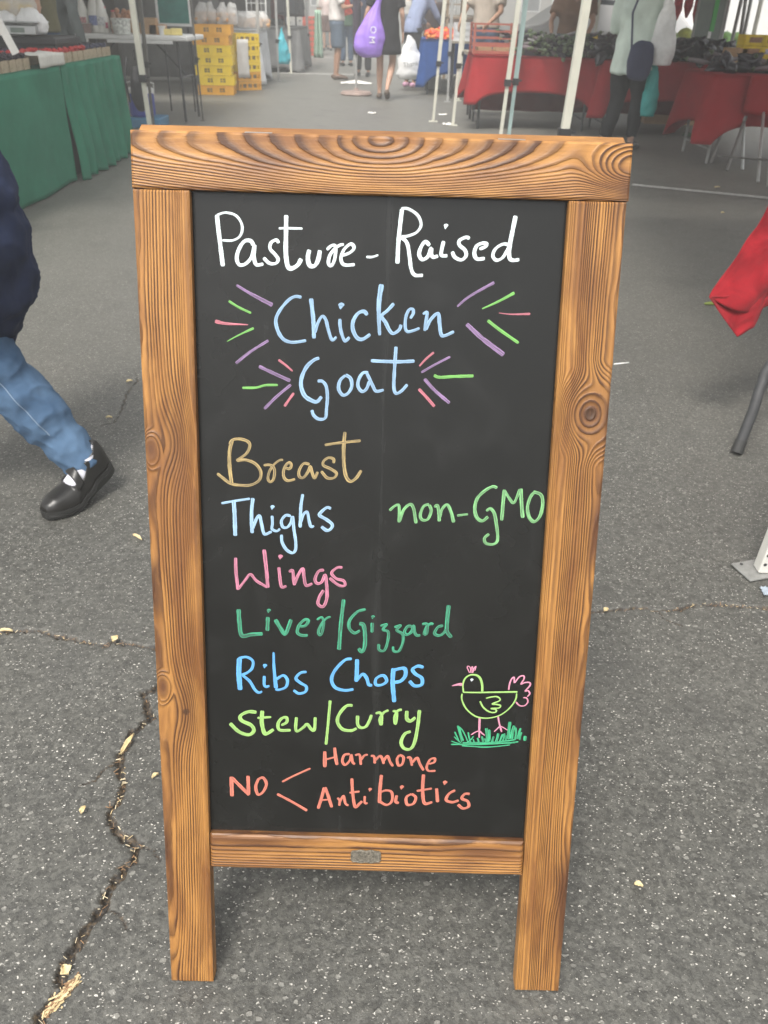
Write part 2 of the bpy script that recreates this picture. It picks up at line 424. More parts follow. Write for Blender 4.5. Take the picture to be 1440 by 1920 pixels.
leaf(217, 1201, .018, .014, 1.2, 'crumpled yellow leaf in the crack left of the sign, level with Liver')
leaf(1196, 1663, .014, .008, -.3, 'small ivory chip on asphalt to the right of the sign leg')
leaf(12, 1186, .03, .008, .02, 'long tan leaf lying in the crack at the left picture edge')
leaf(1136, 1147, .014, .01, .5, 'yellow leaf scrap in the crack to the right of the sign')
leaf(1355, 400, .03, .02, .5, 'pale leaf in the shade near the red cloth')
leaf(1345, 352, .06, .03, .5, 'brown leaf beside the shaded parking line')
p = gp(1165, 683); mb = MB(); mb.tube([(-.032, -.010, .004), (.032, .010, .004)], .0028, 8)
tag(mb.build('drinking_straw', mat('white_plastic', (.8, .8, .78), .4, .04), loc=(p[0], p[1], 0), smooth=True), 'white paper straw on asphalt behind the right stile', 'straw')
p = gp(1345, 573); mb = MB(); mb.tube([(-.06, -.002, .009), (-.02, .001, .011), (.03, .003, .012), (.07, 0, .009)], [.006, .010, .011, .007], 10, roundcap=True)
tag(mb.build('green_bean_pod', mat('bean_green', (.22, .28, .05), .5, .2), loc=(p[0], p[1], 0), smooth=True), 'green pod lying on asphalt by the red cloth corner', 'vegetable')
p = gp(1436, 1112); mb = MB(); r = random.Random(2)
mb.grid(lambda u, v: ((u - .5) * .034 + .006, (v - .5) * .030, .004 + .012 * abs(mnoise.noise(Vector((u * 4, v * 4, 1))))), 10, 10)
tag(mb.build('crumpled_wrapper', mat('clear_wrapper', (.30, .35, .40), .3, .15, 60), loc=(p[0], p[1], 0), smooth=True, solid=.0004), 'crumpled clear wrapper by the white tent foot', 'wrapper')
for (px, py, lab) in ((697, 214, 'white paper scrap on the road in front of the umbrella base'), (830, 217, 'white scrap between the two tent pole feet'), (838, 235, 'crumpled paper at the foot of the tent pole')):
    p = gp(px, py); mb = MB(); mb.grid(lambda u, v: ((u - .5) * .1, (v - .5) * .09, .01 + .03 * abs(mnoise.noise(Vector((u * 3 + px, v * 3, 1))))), 6, 6)
    tag(mb.build('paper_scrap', mat('paper', (.72, .70, .66), .8, .08), loc=(p[0], p[1], 0), solid=.001), lab, 'litter')

# ================================================================== SIGN
LEAN = rad(18); SY = .6
V3 = np.array([0, math.sin(LEAN), math.cos(LEAN)]); N3 = np.array([0, -math.cos(LEAN), math.sin(LEAN)]); O3 = np.array([0, SY, 0])
def board_uv(px, py, wv=0.):
    d = ray(px, py); t = ((O3 + N3 * wv - CP) @ N3) / (d @ N3); P = CP + d * t - O3
    return P[0], P @ V3

def wood_mat():
    N = NT('torched_pine')
    ring = N.n('ShaderNodeAttribute', attribute_name='ring').outputs['Fac']
    tone = N.n('ShaderNodeAttribute', attribute_name='tone').outputs['Fac']
    fade = N.n('ShaderNodeAttribute', attribute_name='fade').outputs['Fac']
    uv = N.n('ShaderNodeUVMap').outputs[0]
    mp = N.n('ShaderNodeMapping'); N.l(uv, mp.inputs[0]); mp.inputs['Scale'].default_value = (10, 420, 1)
    fib = N.noise(mp.outputs[0], 1, 4, .7)
    mp2 = N.n('ShaderNodeMapping'); N.l(uv, mp2.inputs[0]); mp2.inputs['Scale'].default_value = (14, 90, 1)
    fib2 = N.noise(mp2.outputs[0], 1, 3, .6)
    mp3 = N.n('ShaderNodeMapping'); N.l(uv, mp3.inputs[0]); mp3.inputs['Scale'].default_value = (60, 160, 1)
    jag = N.noise(mp3.outputs[0], 1, 3, .7)
    r2 = N.math('ADD', ring, N.math('MULTIPLY', N.math('SUBTRACT', jag, .5), .22))
    fr = N.math('FRACT', r2)
    line = N.ramp(fr, [(0, .30), (.10, .02), (.36, .06), (.58, .45), (.76, 1.), (.93, 1.), (1., .30)])
    # each ring differs in strength
    idn = N.math('FLOOR', r2); wn = N.n('ShaderNodeTexWhiteNoise', noise_dimensions='1D'); N.l(idn, wn.inputs['W'])
    st = N.math('MULTIPLY', line, N.math('ADD', N.math('MULTIPLY', wn.outputs[0],   .55), .60))
    base = N.mix(fib2, (.35, .150, .031), (.54, .272, .076))
    mp4 = N.n('ShaderNodeMapping'); N.l(uv, mp4.inputs[0]); mp4.inputs['Scale'].default_value = (5, 26, 1)
    sc_ = N.noise(mp4.outputs[0], 1, 4, .62, .5)
    base = N.mix(N.ramp(sc_, [(.43, 0.), (.64, .80)]), base, (.17, .062, .018))
    mp5 = N.n('ShaderNodeMapping'); N.l(uv, mp5.inputs[0]); mp5.inputs['Scale'].default_value = (9, 34, 1)
    ev = N.ramp(N.noise(mp5.outputs[0], 1, 3, .6), [(.34, .45), (.62, 1.15)])
    base = N.mix(N.math('MULTIPLY', tone, 1., clamp=True), base, (.100, .038, .015))
    st = N.math('MULTIPLY', N.math('MULTIPLY', st, fade), ev)
    col = N.mix(N.math('MULTIPLY', st, 1.15, clamp=True), base, (.060, .021, .007))
    col = N.mix(N.math('MULTIPLY', N.math('SUBTRACT', tone, 1.0, clamp=True), 1., clamp=True), col, (.045, .02, .010))
    col = N.mix(N.math('MULTIPLY', N.ramp(fib, [(.35, 0.), (.7, 1.)]), .30), col, (.17, .075, .024))
    N.l(col, N.b.inputs['Base Color'])
    N.b.inputs['Roughness'].default_value = .46; N.b.inputs['Specular IOR Level'].default_value = .5
    h = N.math('ADD', N.math('MULTIPLY', line, 1.0), N.math('MULTIPLY', fib, .25))
    N.bump(h, .8, .0010)
    return N.m
M_WOOD = wood_mat()
M_WOODEDGE = mat('pine_edge', (.47, .27, .10), .5, .25, 60)

def stile_field(seed, knots, dens, flip):
    """u = across 0..1 from the wide ring side to the dense side, v = metres along"""
    def f(u, v):
        uu = 1 - u if flip else u
        wob = snoise(v * 6, v * 0, seed) * .050 + snoise(v * 17, v * 0, seed + 1) * .016 + snoise(v * 45, uu * 6, seed + 3) * .004
        uw = uu + wob * (1.15 - uu)
        tone = .30 * np.clip(snoise(v * 5, uu * 3, seed + 2), 0, 1)
        for (kv, ku, amp, sz) in knots:
            d = v - kv
            uw = uw + amp * np.exp(-(d / sz) ** 2) * np.exp(-((uu - ku) / .34) ** 2)
            tone = tone + .6 * np.exp(-(d / (sz * 1.1)) ** 2 - ((uu - ku) / .22) ** 2)
        x = np.clip(uw, -.4, 1.5)
        lowz = .5 * (x - .20 - np.sqrt((x - .20) ** 2 + .004)); hi = x - .20 - lowz          # smooth knee at 20 % width
        ring = dens * (hi + .22 * lowz) + 3.2 * snoise(x * 5, v * 0, seed + 8) * hi
        side = np.clip(1 - uu * 3.4, 0, 1); side = side * side * (3 - 2 * side)
        ring = ring + side * (1.5 * snoise(v * 12 + 2, uu * 2.5, seed + 5) + .35 * snoise(v * 40, uu * 5, seed + 6))
        tone = tone + side * 1.1 * np.clip(1.6 * snoise(v * 12 + 5, uu * 3, seed + 7) - .5, 0, 1)
        t = np.clip((uu - .62) / .38, 0, 1); fade = 1 - .62 * t * t * (3 - 2 * t)
        return ring, tone, fade
    return f

def plank(name, parent, c, thick, field, along, bev=.0018, nu=None, nv=None, back=False, label=None, wz=0., grain_len=None):
    """c: four (u,v) corners BL,BR,TR,TL on the face plane (metres); field(u01, v) gives ring, tone"""
    c = [np.array(p, float) for p in c]
    Lu = np.linalg.norm(c[1] - c[0]); Lv = np.linalg.norm(c[3] - c[0])
    nu = nu or max(4, int(Lu / .0025)); nv = nv or max(4, int(Lv / .0025))
    U, Vv = np.meshgrid(np.linspace(0, 1, nu + 1), np.linspace(0, 1, nv + 1))
    P = (c[0][None, None] * (1 - U)[..., None] * (1 - Vv)[..., None] + c[1] * U[..., None] * (1 - Vv)[..., None] +
         c[2] * U[..., None] * Vv[..., None] + c[3] * (1 - U)[..., None] * Vv[..., None])
    if along == 'v': out_ = field(U, Vv * Lv); ua, va = P[..., 1], P[..., 0]
    else: out_ = field(U * Lu, Vv); ua, va = P[..., 0], P[..., 1]
    ring, tone = out_[0], out_[1]; fade = out_[2] if len(out_) > 2 else np.ones_like(ring)
    # hand-worn edge: chamfer by lowering the rim, with dents
    eu = np.minimum(U, 1 - U) * Lu; ev = np.minimum(Vv, 1 - Vv) * Lv; e = np.minimum(eu, ev)
    wob = .0006 * np.abs(snoise(P[..., 0] * 90, P[..., 1] * 90, 77))
    W = wz - np.clip(bev - e, 0, bev) * .8 - np.where(e < 1e-6, wob, 0)
    n = (nu + 1) * (nv + 1)
    verts = np.stack([P[..., 0].ravel(), P[..., 1].ravel(), W.ravel()], 1)
    idx = np.arange(n).reshape(nv + 1, nu + 1)
    q = np.stack([idx[:-1, :-1], idx[:-1, 1:], idx[1:, 1:], idx[1:, :-1]], -1).reshape(-1, 4)
    rim = np.concatenate([idx[0, :], idx[1:, -1], idx[-1, :-1][::-1], idx[1:-1, 0][::-1]])
    rb = verts[rim].copy(); rb[:, 2] = wz - thick
    m = len(rim); k = np.arange(m)
    sides = np.stack([rim[k], n + k, n + (k + 1) % m, rim[(k + 1) % m]], 1)
    allv = np.concatenate([verts, rb]); 
    Y = O3[None] + allv[:, 0:1] * np.array([[1, 0, 0]]) + allv[:, 1:2] * V3[None] + allv[:, 2:3] * N3[None]
    if back: Y[:, 1] = 2 * BACKY - Y[:, 1]
    faces = [tuple(x) for x in q.tolist()] + [tuple(x) for x in sides.tolist()] + [tuple((n + k[::-1]).tolist())]
    if back: faces = [f[::-1] for f in faces]
    me = bpy.data.meshes.new(name); me.from_pydata(Y.tolist(), [], faces)
    rr = np.concatenate([ring.ravel(), ring.ravel()[rim]]); tt = np.concatenate([tone.ravel(), tone.ravel()[rim]])
    a1 = me.attributes.new('ring', 'FLOAT', 'POINT'); a1.data.foreach_set('value', rr)
    a2 = me.attributes.new('tone', 'FLOAT', 'POINT'); a2.data.foreach_set('value', tt)
    a3 = me.attributes.new('fade', 'FLOAT', 'POINT'); a3.data.foreach_set('value', np.concatenate([fade.ravel(), fade.ravel()[rim]]))
    uvl = me.uv_layers.new(name='UVMap')
    ga = np.concatenate([ua.ravel(), ua.ravel()[rim]]); gb = np.concatenate([va.ravel(), va.ravel()[rim] + .0]) + np.concatenate([np.zeros(n), np.full(m, .02)])
    li = np.empty(len(me.loops), dtype=np.int32); me.loops.foreach_get('vertex_index', li)
    uvl.data.foreach_set('uv', np.stack([ga[li], gb[li]], 1).ravel())
    me.materials.append(M_WOOD); me.update()
    return link(name, me, parent, label=label)

BACKY = 0.6 + 1.116 * math.sin(LEAN) + .022 * math.cos(LEAN) + .003
sign = thing('chalkboard_sign', 'wooden A-frame chalkboard sign with handwritten coloured menu, standing in the middle of the street', 'sign', (0, 0, 0))

def top_field(u, v):
    # u metres along 0..0.545, v 0..1 bottom to top ; concentric bull's eye near the top edge
    uc = .272; du = (u - uc); v0_ = v; v = v - .30 * np.clip((u - .30) / .25, 0, 1) ** 1.2 - .24 * np.clip((.22 - u) / .22, 0, 1) ** 1.3; dv = (v - .93)
    wob = snoise(u * 16, v * 2.2, 41) * .05
    a = np.abs(du) / .036
    comp = np.where(a < 1.6, a, 1.6 + (a - 1.6) * .62)           # rings stretch towards the ends
    r = np.sqrt(comp ** 2 + (dv * (3.5 + 2.1 * np.clip(-dv, 0, 1))) ** 2)
    ring = r * 2.15 + wob * 4 * (1 - v) + snoise(u * 9, v * 1.2, 44) * .20 + 30
    v = v0_
    # the far right end swings round a second eye
    d2 = np.sqrt(((u - .548) / .040) ** 2 + ((v - .62) / .42) ** 2); k = np.clip(1.15 - d2 * .62, 0, 1); k = k * k * (3 - 2 * k)
    ring = ring * (1 - k) + (34 + d2 * 1.5) * k
    # left end
    d3 = np.sqrt(((u + .03) / .10) ** 2 + ((v - .66) / .34) ** 2); k3 = np.clip(1.0 - d3 * .7, 0, 1)
    ring = ring - k3 * 1.6
    fine = np.clip(1 - v * 2.0, 0, 1); ring = ring + fine * (1 - v) * 4.2
    tone = .25 * np.clip(snoise(u * 11, v * 3, 46), 0, 1) + .75 * np.exp(-((u - .405) / .045) ** 2 - ((v - .86) / .13) ** 2) + .5 * np.exp(-((u - .150) / .03) ** 2 - ((v - .6) / .2) ** 2) + .9 * np.exp(-((u - .545) / .012) ** 2 - ((v - .2) / .2) ** 2)
    return ring, tone
def bot_field(u, v):
    dv = 1 - v
    ring = 10 + (dv ** 1.8) * 8.5 + snoise(u * 7, v, 51) * .45 * v + .25 * snoise(u * 21, v * 3, 52) * v
    blob = np.exp(-((u - .03) / .13) ** 2 - ((v - .88) / .10) ** 2) + np.exp(-((u - .37) / .05) ** 2 - ((v - .72) / .12) ** 2)
    ring = ring + blob * .5
    tone = .9 * blob + .35 * np.exp(-((v - .62) / .1) ** 2) * (u < .3)
    return ring, tone

fl = stile_field(3, [(.424, .62, -.22, .05), (.775, .62, -.24, .045)], 17, False)
def left_field(u, v):
    ring, tone, fade = fl(u, v)
    for kv, ku in ((.765, .11), (.457, .13)):
        d = np.sqrt(((v - kv) / .020) ** 2 + ((u - ku) / .17) ** 2); k = np.clip(1.5 - d, 0, 1); k = k * k * (3 - 2 * k)
        ring = ring * (1 - k) + (2.0 + d * 1.0) * k; tone = tone + .9 * np.exp(-(d * 1.5) ** 2)
    d = np.hypot((v - .424) / .0035, (u - .60) / .05); tone = tone + 2.2 * np.exp(-d ** 4)
    # swirl curls off to the inner foot
    ring = ring + 3.4 * np.exp(-(v / .08) ** 2) * (1 - u)
    return ring, tone, fade
fr_ = stile_field(9, [(.17, .1, .12, .05)], 21, True)
def right_field(u, v):
    ring, tone, fade = fr_(u, v); uu = 1 - u
    kv, ku = .822, .34
    d = np.sqrt(((v - kv) / .028) ** 2 + ((uu - ku) / .36) ** 2)
    k = np.clip(1.45 - d * .62, 0, 1); k = k * k * (3 - 2 * k)
    ring = ring + 1.6 * np.exp(-((v - kv) / .075) ** 2) * np.where(uu > ku, 1, -1) * (1 - k) * np.clip(np.abs(uu - ku) * 4, 0, 1) * np.exp(-((uu - ku) / .5) ** 2)
    ring = ring * (1 - k) + (1.0 + d * 3.4) * k
    tone = tone + 2.1 * np.exp(-(np.hypot((v - kv) / .0075, (uu - ku) / .115)) ** 4) + .55 * np.exp(-(d * .8) ** 2)
    # long pale flames down the outer edge
    fl_ = np.clip(1 - uu * 3.6, 0, 1)
    tone = tone + .9 * fl_ * np.clip(snoise(v * 9, uu * 2, 61) * 1.6, 0, 1)
    return ring, tone, fade

TL, TR = -.2850, .2580
plank('top_rail', sign, [(TL - .001, 1.0572), (TR + .001, 1.0572), (TR, 1.1162), (TL, 1.1162)], .022, top_field, 'u', label='top rail with concentric wood grain')
plank('stile', sign, [(-.2842, .0015), (-.2246, .0015), (-.2232, 1.0562), (-.2852, 1.0562)], .022, left_field, 'v', label='left upright of the front frame')
plank('stile', sign, [(.2048, .0015), (.2664, .0015), (.2570, 1.0562), (.1942, 1.0562)], .022, right_field, 'v', label='right upright with a round dark knot')
plank('bottom_rail', sign, [(-.2236, .1905), (.2020, .1905), (.2008, .2430), (-.2232, .2430)], .020, bot_field, 'u', bev=.0035, wz=-.001, label='bottom rail with a small metal plate')
gen = stile_field(21, [(.5, .4, .2, .05)], 7, False)
def genu(u, v): return gen(v, u)
plank('back_rail', sign, [(TL, 1.0572), (TR, 1.0572), (TR, 1.1162), (TL, 1.1162)], .022, genu, 'u', back=True, nu=60, nv=12, label='top rail of the rear frame')
plank('back_stile', sign, [(-.285, .0015), (-.2235, .0015), (-.2235, 1.0562), (-.285, 1.0562)], .022, gen, 'v', back=True, nu=12, nv=120)
plank('back_stile', sign, [(.1985, .0015), (.258, .0015), (.258, 1.0562), (.1985, 1.0562)], .022, gen, 'v', back=True, nu=12, nv=120)
plank('back_bottom_rail', sign, [(-.2225, .1905), (.1975, .1905), (.1975, .2430), (-.2225, .2430)], .020, genu, 'u', back=True, nu=60, nv=12)

def board_mat():
    N = NT('blackboard_paint'); v = N.coord('Object')
    n1 = N.noise(v, 3, 5, .6); mp = N.coord('Object', (40, 1.2, 1.2)); n2 = N.noise(mp, 1.6, 4, .65)
    col = N.mix(N.ramp(n1, [(.3, 0.), (.7, 1.)]), (.0045, .0048, .0042), (.0085, .0083, .0072))
    sm = N.math('MULTIPLY', N.ramp(n2, [(.60, 0.), (.78, 1.)]), N.ramp(N.noise(v, 5, 2), [(.45, 0.), (.65, .03)]))
    col = N.mix(sm, col, (.35, .36, .36))
    sx = N.n('ShaderNodeSeparateXYZ'); N.l(v, sx.inputs[0])
    wob = N.math('MULTIPLY', N.math('SUBTRACT', N.noise(v, 3, 2), .5), .02)
    g1 = N.math('SUBTRACT', 1., N.math('MULTIPLY', N.math('ABSOLUTE', N.math('ADD', N.math('ADD', sx.outputs[0], .004), wob)), 85), clamp=True)
    g2 = N.ramp(N.noise(N.coord('Object', (90, 3, 3)), 1.5, 4, .7), [(.42, 0.), (.62, 1.)])
    col = N.mix(N.math('MULTIPLY', N.math('MULTIPLY', g1, g2), .020), col, (.5, .52, .52))
    gh = N.ramp(N.noise(N.coord('Object', (1, 1, 1)), 11, 5, .7, 1.2), [(.50, 0.), (.75, .014)])
    col = N.mix(gh, col, (.5, .5, .5))
    N.l(col, N.b.inputs['Base Color'])
    N.l(N.ramp(n1, [(.3, .24), (.7, .29)]), N.b.inputs['Roughness'])
    N.b.inputs['Specular IOR Level'].default_value = .40
    N.bump(N.noise(v, 300, 3), .08, .0004)
    return N.m
M_BOARD = board_mat()
PW = -.012
def uvw(u, v, wv): return O3 + np.array([u, 0, 0]) + V3 * v + N3 * wv
def slab(name, m, u0, u1, v0, v1, w0, w1, back=False, **kw):
    mb = MB(); ps = [uvw(u, v, ww) for ww in (w1, w0) for u, v in ((u0, v0), (u1, v0), (u1, v1), (u0, v1))]
    if back:
        ps = [np.array([p[0], 2 * BACKY - p[1], p[2]]) for p in ps]
    mb.add(ps, [(0, 3, 2, 1), (4, 5, 6, 7), (0, 1, 5, 4), (1, 2, 6, 5), (2, 3, 7, 6), (3, 0, 4, 7)])
    return mb.build(name, m, sign, **kw)
slab('blackboard', M_BOARD, -.2275, .2045, .232, 1.062, PW, PW - .004, label='black writing surface')
slab('back_blackboard', M_BOARD, -.2275, .2045, .232, 1.062, PW, PW - .004, back=True)
# hinge chain between the frames
for ux in (-.15, .13):
    mb = MB(); mb.box((ux, BACKY, 1.0530), (.03, .006, .012)); mb.build('hinge', mat('zinc', (.5, .5, .5), .35, .1, metal=1), sign)

# small cast plate on the bottom rail
def plate():
    mb = MB(); cu, cv = -.0120, .2165; out = []
    n = 72
    for k in range(n):
        a = 2 * math.pi * k / n; x = math.cos(a); y = math.sin(a)
        rx, ry = .0205, .0100; p = 5
        r_ = (abs(x) ** p + abs(y) ** p) ** (-1 / p)
        yy = y * r_ * ry; xx = x * r_ * rx
        if abs(y) * r_ > .9: yy *= 1 - .13 * math.cos(xx / .0205 * math.pi * 1.5) ** 2 + .05
        out.append((xx, yy))
    vs = [uvw(cu + x, cv + y, .0000) for x, y in out] + [uvw(cu + x, cv + y, .0012) for x, y in out] + [uvw(cu + x * .94, cv + y * .90, .0018) for x, y in out] + [uvw(cu + x * .90, cv + y * .84, .0011) for x, y in out]
    fs = [(i * n + k, i * n + (k + 1) % n, (i + 1) * n + (k + 1) % n, (i + 1) * n + k) for i in range(3) for k in range(n)] + [tuple(range(3 * n, 4 * n))]
    mb.add(vs, fs)
    o = mb.build('metal_plate', mat('antique_pewter', (.17, .155, .125), .42, .45, 300, metal=.85, bump=.6, bscale=900), sign, label='small worn pewter plate with scalloped edge')
    mb = MB(); r = random.Random(5)
    for row, (n2, h) in enumerate(((7, .0022), (9, .0026), (6, .0020))):
        for k in range(n2):
            u = cu + (k - (n2 - 1) / 2) * .0034; v = cv + (1 - row) * .0042
            mb.add([uvw(u - .0011, v - h / 2, .0017), uvw(u + .0011, v - h / 2, .0017), uvw(u + .0008, v + h / 2, .0017), uvw(u - .0006, v + h / 2, .0017)], [(0, 1, 2, 3)])
    mb.build('embossing', mat('antique_pewter', None), o, solid=.0007)
plate()

# ---------------------------------------------------------------- lettering
ZM = {'A': (240, 220, 3.0), 'B': (700, 220, 2.88), 'C': (380, 500, 4.5), 'D': (680, 500, 4.235), 'E': (380, 780, 4.235), 'F': (420, 1100, 3.273), 'G': (700, 880, 4.114), 'H': (400, 1380, 2.88), 'I': (820, 1220, 7.2)}
_pen = {}
def pen_mat(col, faint):
    key = (col, faint)
    if key in _pen: return _pen[key]
    N = NT('chalk_ink_' + str(len(_pen) + 1)); uv = N.n('ShaderNodeUVMap').outputs[0]; c = lin(col)
    mp = N.n('ShaderNodeMapping'); N.l(uv, mp.inputs[0]); mp.inputs['Scale'].default_value = (42, 3.6, 1)
    st = N.noise(mp.outputs[0], 1, 4, .7, .3)
    sx = N.n('ShaderNodeSeparateXYZ'); N.l(uv, sx.inputs[0])
    e = N.math('ABSOLUTE', N.math('SUBTRACT', sx.outputs[1], .5))           # ink gathers at the rims
    k = N.math('ADD', N.math('MULTIPLY', N.ramp(st, [(.45, 0.), (.60, 1.)]), .85), N.math('MULTIPLY', N.ramp(e, [(.24, 0.), (.42, 1.)]), .5), clamp=True)
    faint = min(.8, faint + .14); lo = 1 - faint; c = tuple(x * .88 for x in c)
    f = N.math('ADD', N.math('MULTIPLY', k, faint), lo, clamp=True)
    N.l(N.mix(f, (.035, .036, .036), c), N.b.inputs['Base Color'])
    N.b.inputs['Roughness'].default_value = .6; N.b.inputs['Specular IOR Level'].default_value = .35
    _pen[key] = N.m; return N.m
def catmull(pts, step):
    P = [np.array(p, float) for p in pts]
    if len(P) == 2: P = [P[0], (P[0] + P[1]) / 2, P[1]]
    Q = [2 * P[0] - P[1]] + P + [2 * P[-1] - P[-2]]; out = []
    for i in range(1, len(Q) - 2):
        p0, p1, p2, p3 = Q[i - 1:i + 3]; n = max(2, int(np.linalg.norm(p2 - p1) / step))
        for k in range(n):
            t = k / n; out.append(.5 * ((2 * p1) + (-p0 + p2) * t + (2 * p0 - 5 * p1 + 4 * p2 - p3) * t * t + (-p0 + 3 * p1 - 3 * p2 + p3) * t ** 3))
    out.append(P[-1]); return out
_si = [0]
def strokes(name, label, col, faint, items, parent=None, wk=1.0, each=False):
    """items: (zoom, width, pts[, taper]) ; coordinates in the marker's own drawing frames"""
    if each:
        for it in items: strokes(name, None, col, faint, [it], parent)
        return
    mb = MB(); uvs = []; r = random.Random(len(label or 'eye') + _si[0])
    for it in items:
        z, wd, pts = it[:3]; tp = it[3] if len(it) > 3 else None
        x0, y0, s = ZM[z]
        P2 = [np.array(board_uv(x0 + x / s, y0 + y / s, PW)) for x, y in pts]
        pix = np.linalg.norm(np.array(board_uv(x0 + pts[0][0] / s + 1, y0 + pts[0][1] / s, PW)) - np.array(board_uv(x0 + pts[0][0] / s, y0 + pts[0][1] / s, PW)))
        W = wd / s * pix * wk * .93
        C_ = catmull(P2, .0011); n = len(C_)
        _si[0] += 1; wz = PW + .00012 + .00003 * (_si[0] % 37)
        # lengths
        d = [0.]
        for a_, b_ in zip(C_[:-1], C_[1:]): d.append(d[-1] + np.linalg.norm(b_ - a_))
        L = d[-1]; vs = []; uv = []; off = r.uniform(0, 9)
        # rounded ends
        ext = [(0, 1.0)]
        for i in range(n):
            t = C_[min(i + 1, n - 1)] - C_[max(i - 1, 0)]; t = t / max(1e-9, np.linalg.norm(t)); nn = np.array([-t[1], t[0]])
            e = min(d[i], L - d[i]); rr = W / 2
            k = 1.0
            if e < rr * .8: k = .62 + .38 * math.sqrt(max(0, 1 - (1 - e / (rr * .8)) ** 2))
            ang = math.atan2(t[1], t[0]); k *= .80 + .24 * abs(math.sin(ang - .5))     # chisel nib
            k *= 1 + .16 * mnoise.noise(Vector((d[i] * 140, off, 0))) + .10 * mnoise.noise(Vector((d[i] * 500, off, 3)))
            if tp: k *= tp[0] + (tp[1] - tp[0]) * d[i] / L
            for q in (-.5, 0, .5):
                p = C_[i] + nn * W * k * q; vs.append(uvw(p[0], p[1], wz + (.0002 if q == 0 else 0))); uv.append((d[i] + off, q + .5))
        fs = []
        for i in range(n - 1):
            for q in range(2): fs.append((i * 3 + q, i * 3 + q + 3, i * 3 + q + 4, i * 3 + q + 1))
        mb.add(vs, fs); uvs += uv
    me = mb.mesh(name, pen_mat(col, faint)); u = me.uv_layers.new(name='UVMap')
    for lp in me.loops: u.data[lp.index].uv = uvs[lp.vertex_index]
    return link(name, me, parent or sign, label=label)
def dot(z, x, y, r_): return (z, r_, [(x - r_ * .22, y), (x + r_ * .05, y - r_ * .08), (x + r_ * .22, y + r_ * .05)])

WHT = ('e9f6f8', .22)
strokes('chalk_word', 'white handwritten word Pasture with a dash', *WHT, [
 ('A', 25, [(500, 548), (510, 640), (522, 740), (534, 838)]), ('A', 15, [(500, 550), (550, 536), (610, 555), (642, 610), (632, 665), (590, 692), (530, 692)]),
 ('A', 22, [(708, 722), (690, 695), (655, 697), (625, 740), (612, 790), (625, 828), (660, 825), (695, 785), (712, 720), (708, 780), (722, 828), (762, 825)]),
 ('A', 20, [(848, 708), (835, 690), (805, 705), (800, 740), (828, 772), (845, 800), (830, 822), (795, 820), (762, 790)]),
 ('A', 27, [(890, 550), (889, 650), (888, 760), (898, 835), (920, 850), (955, 830), (975, 795)]), ('A', 15, [(848, 625), (900, 624), (982, 626)]),
 ('A', 26, [(1020, 745), (1012, 790), (1022, 832), (1050, 835), (1070, 800), (1080, 748)]),
 ('A', 20, [(1118, 745), (1145, 722), (1165, 722), (1168, 750), (1162, 800), (1145, 835), (1128, 822), (1134, 780), (1160, 742), (1190, 720), (1215, 714)]),
 ('A', 20, [(1208, 778), (1250, 760), (1272, 735), (1255, 712), (1218, 740), (1198, 790), (1208, 824), (1235, 832), (1276, 828)]),
 ('A', 15, [(1340, 785), (1372, 786), (1408, 775)])])
strokes('chalk_word', 'white handwritten word Raised', *WHT, [
 ('B', 24, [(155, 495), (145, 580), (135, 680), (130, 790)]), ('B', 17, [(150, 492), (190, 495), (240, 530), (258, 580), (235, 620), (190, 640), (150, 645)]),
 ('B', 21, [(150, 645), (182, 680), (195, 750), (205, 820), (225, 852), (268, 853)]),
 ('B', 22, [(305, 692), (280, 672), (258, 700), (247, 740), (264, 768), (294, 752), (312, 708), (312, 740), (325, 755), (350, 748)]),
 ('B', 21, [(380, 668), (370, 710), (368, 745), (400, 748)]), dot('B', 390, 592, 34),
 ('B', 20, [(520, 655), (500, 648), (465, 665), (465, 690), (495, 718), (500, 748), (475, 770), (440, 755), (425, 725)]),
 ('B', 22, [(572, 712), (602, 700), (612, 684), (590, 680), (558, 695), (545, 735), (560, 765), (602, 762)]),
 ('B', 20, [(738, 690), (700, 685), (660, 710), (645, 748), (665, 772), (700, 755), (732, 700)]), ('B', 24, [(768, 532), (750, 620), (735, 700), (735, 758), (755, 772), (788, 768)])])
CK = '9fc2e2'
strokes('chalk_word', 'pale blue handwritten word Chicken', CK, .34, [
 ('C', 30, [(835, 258), (780, 252), (720, 287), (650, 372), (618, 450), (635, 540), (680, 610), (740, 636), (800, 635), (874, 623)]),
 ('C', 36, [(915, 268), (925, 360), (935, 460), (940, 605)]), ('C', 28, [(945, 560), (975, 470), (1010, 418), (1040, 450), (1060, 530), (1092, 618), (1130, 592)]),
 ('C', 30, [(1158, 440), (1160, 500), (1175, 570), (1202, 626), (1240, 595)]), dot('C', 1166, 337, 74),
 ('C', 34, [(1390, 408), (1360, 378), (1310, 395), (1270, 460), (1268, 530), (1302, 598), (1350, 612), (1415, 570)]),
 ('D', 36, [(150, 140), (132, 260), (128, 380), (135, 545)], (1.25, .7)), ('D', 30, [(248, 292), (200, 345), (150, 392), (180, 440), (215, 508), (245, 530), (290, 500), (305, 460)]),
 ('D', 26, [(378, 412), (402, 370), (398, 338), (368, 342), (343, 400), (338, 480), (355, 515), (400, 508), (452, 488)]),
 ('D', 27, [(478, 378), (510, 362), (502, 440), (492, 510)]), ('D', 30, [(500, 500), (540, 420), (598, 372), (610, 450), (622, 535), (650, 548), (725, 515)])])
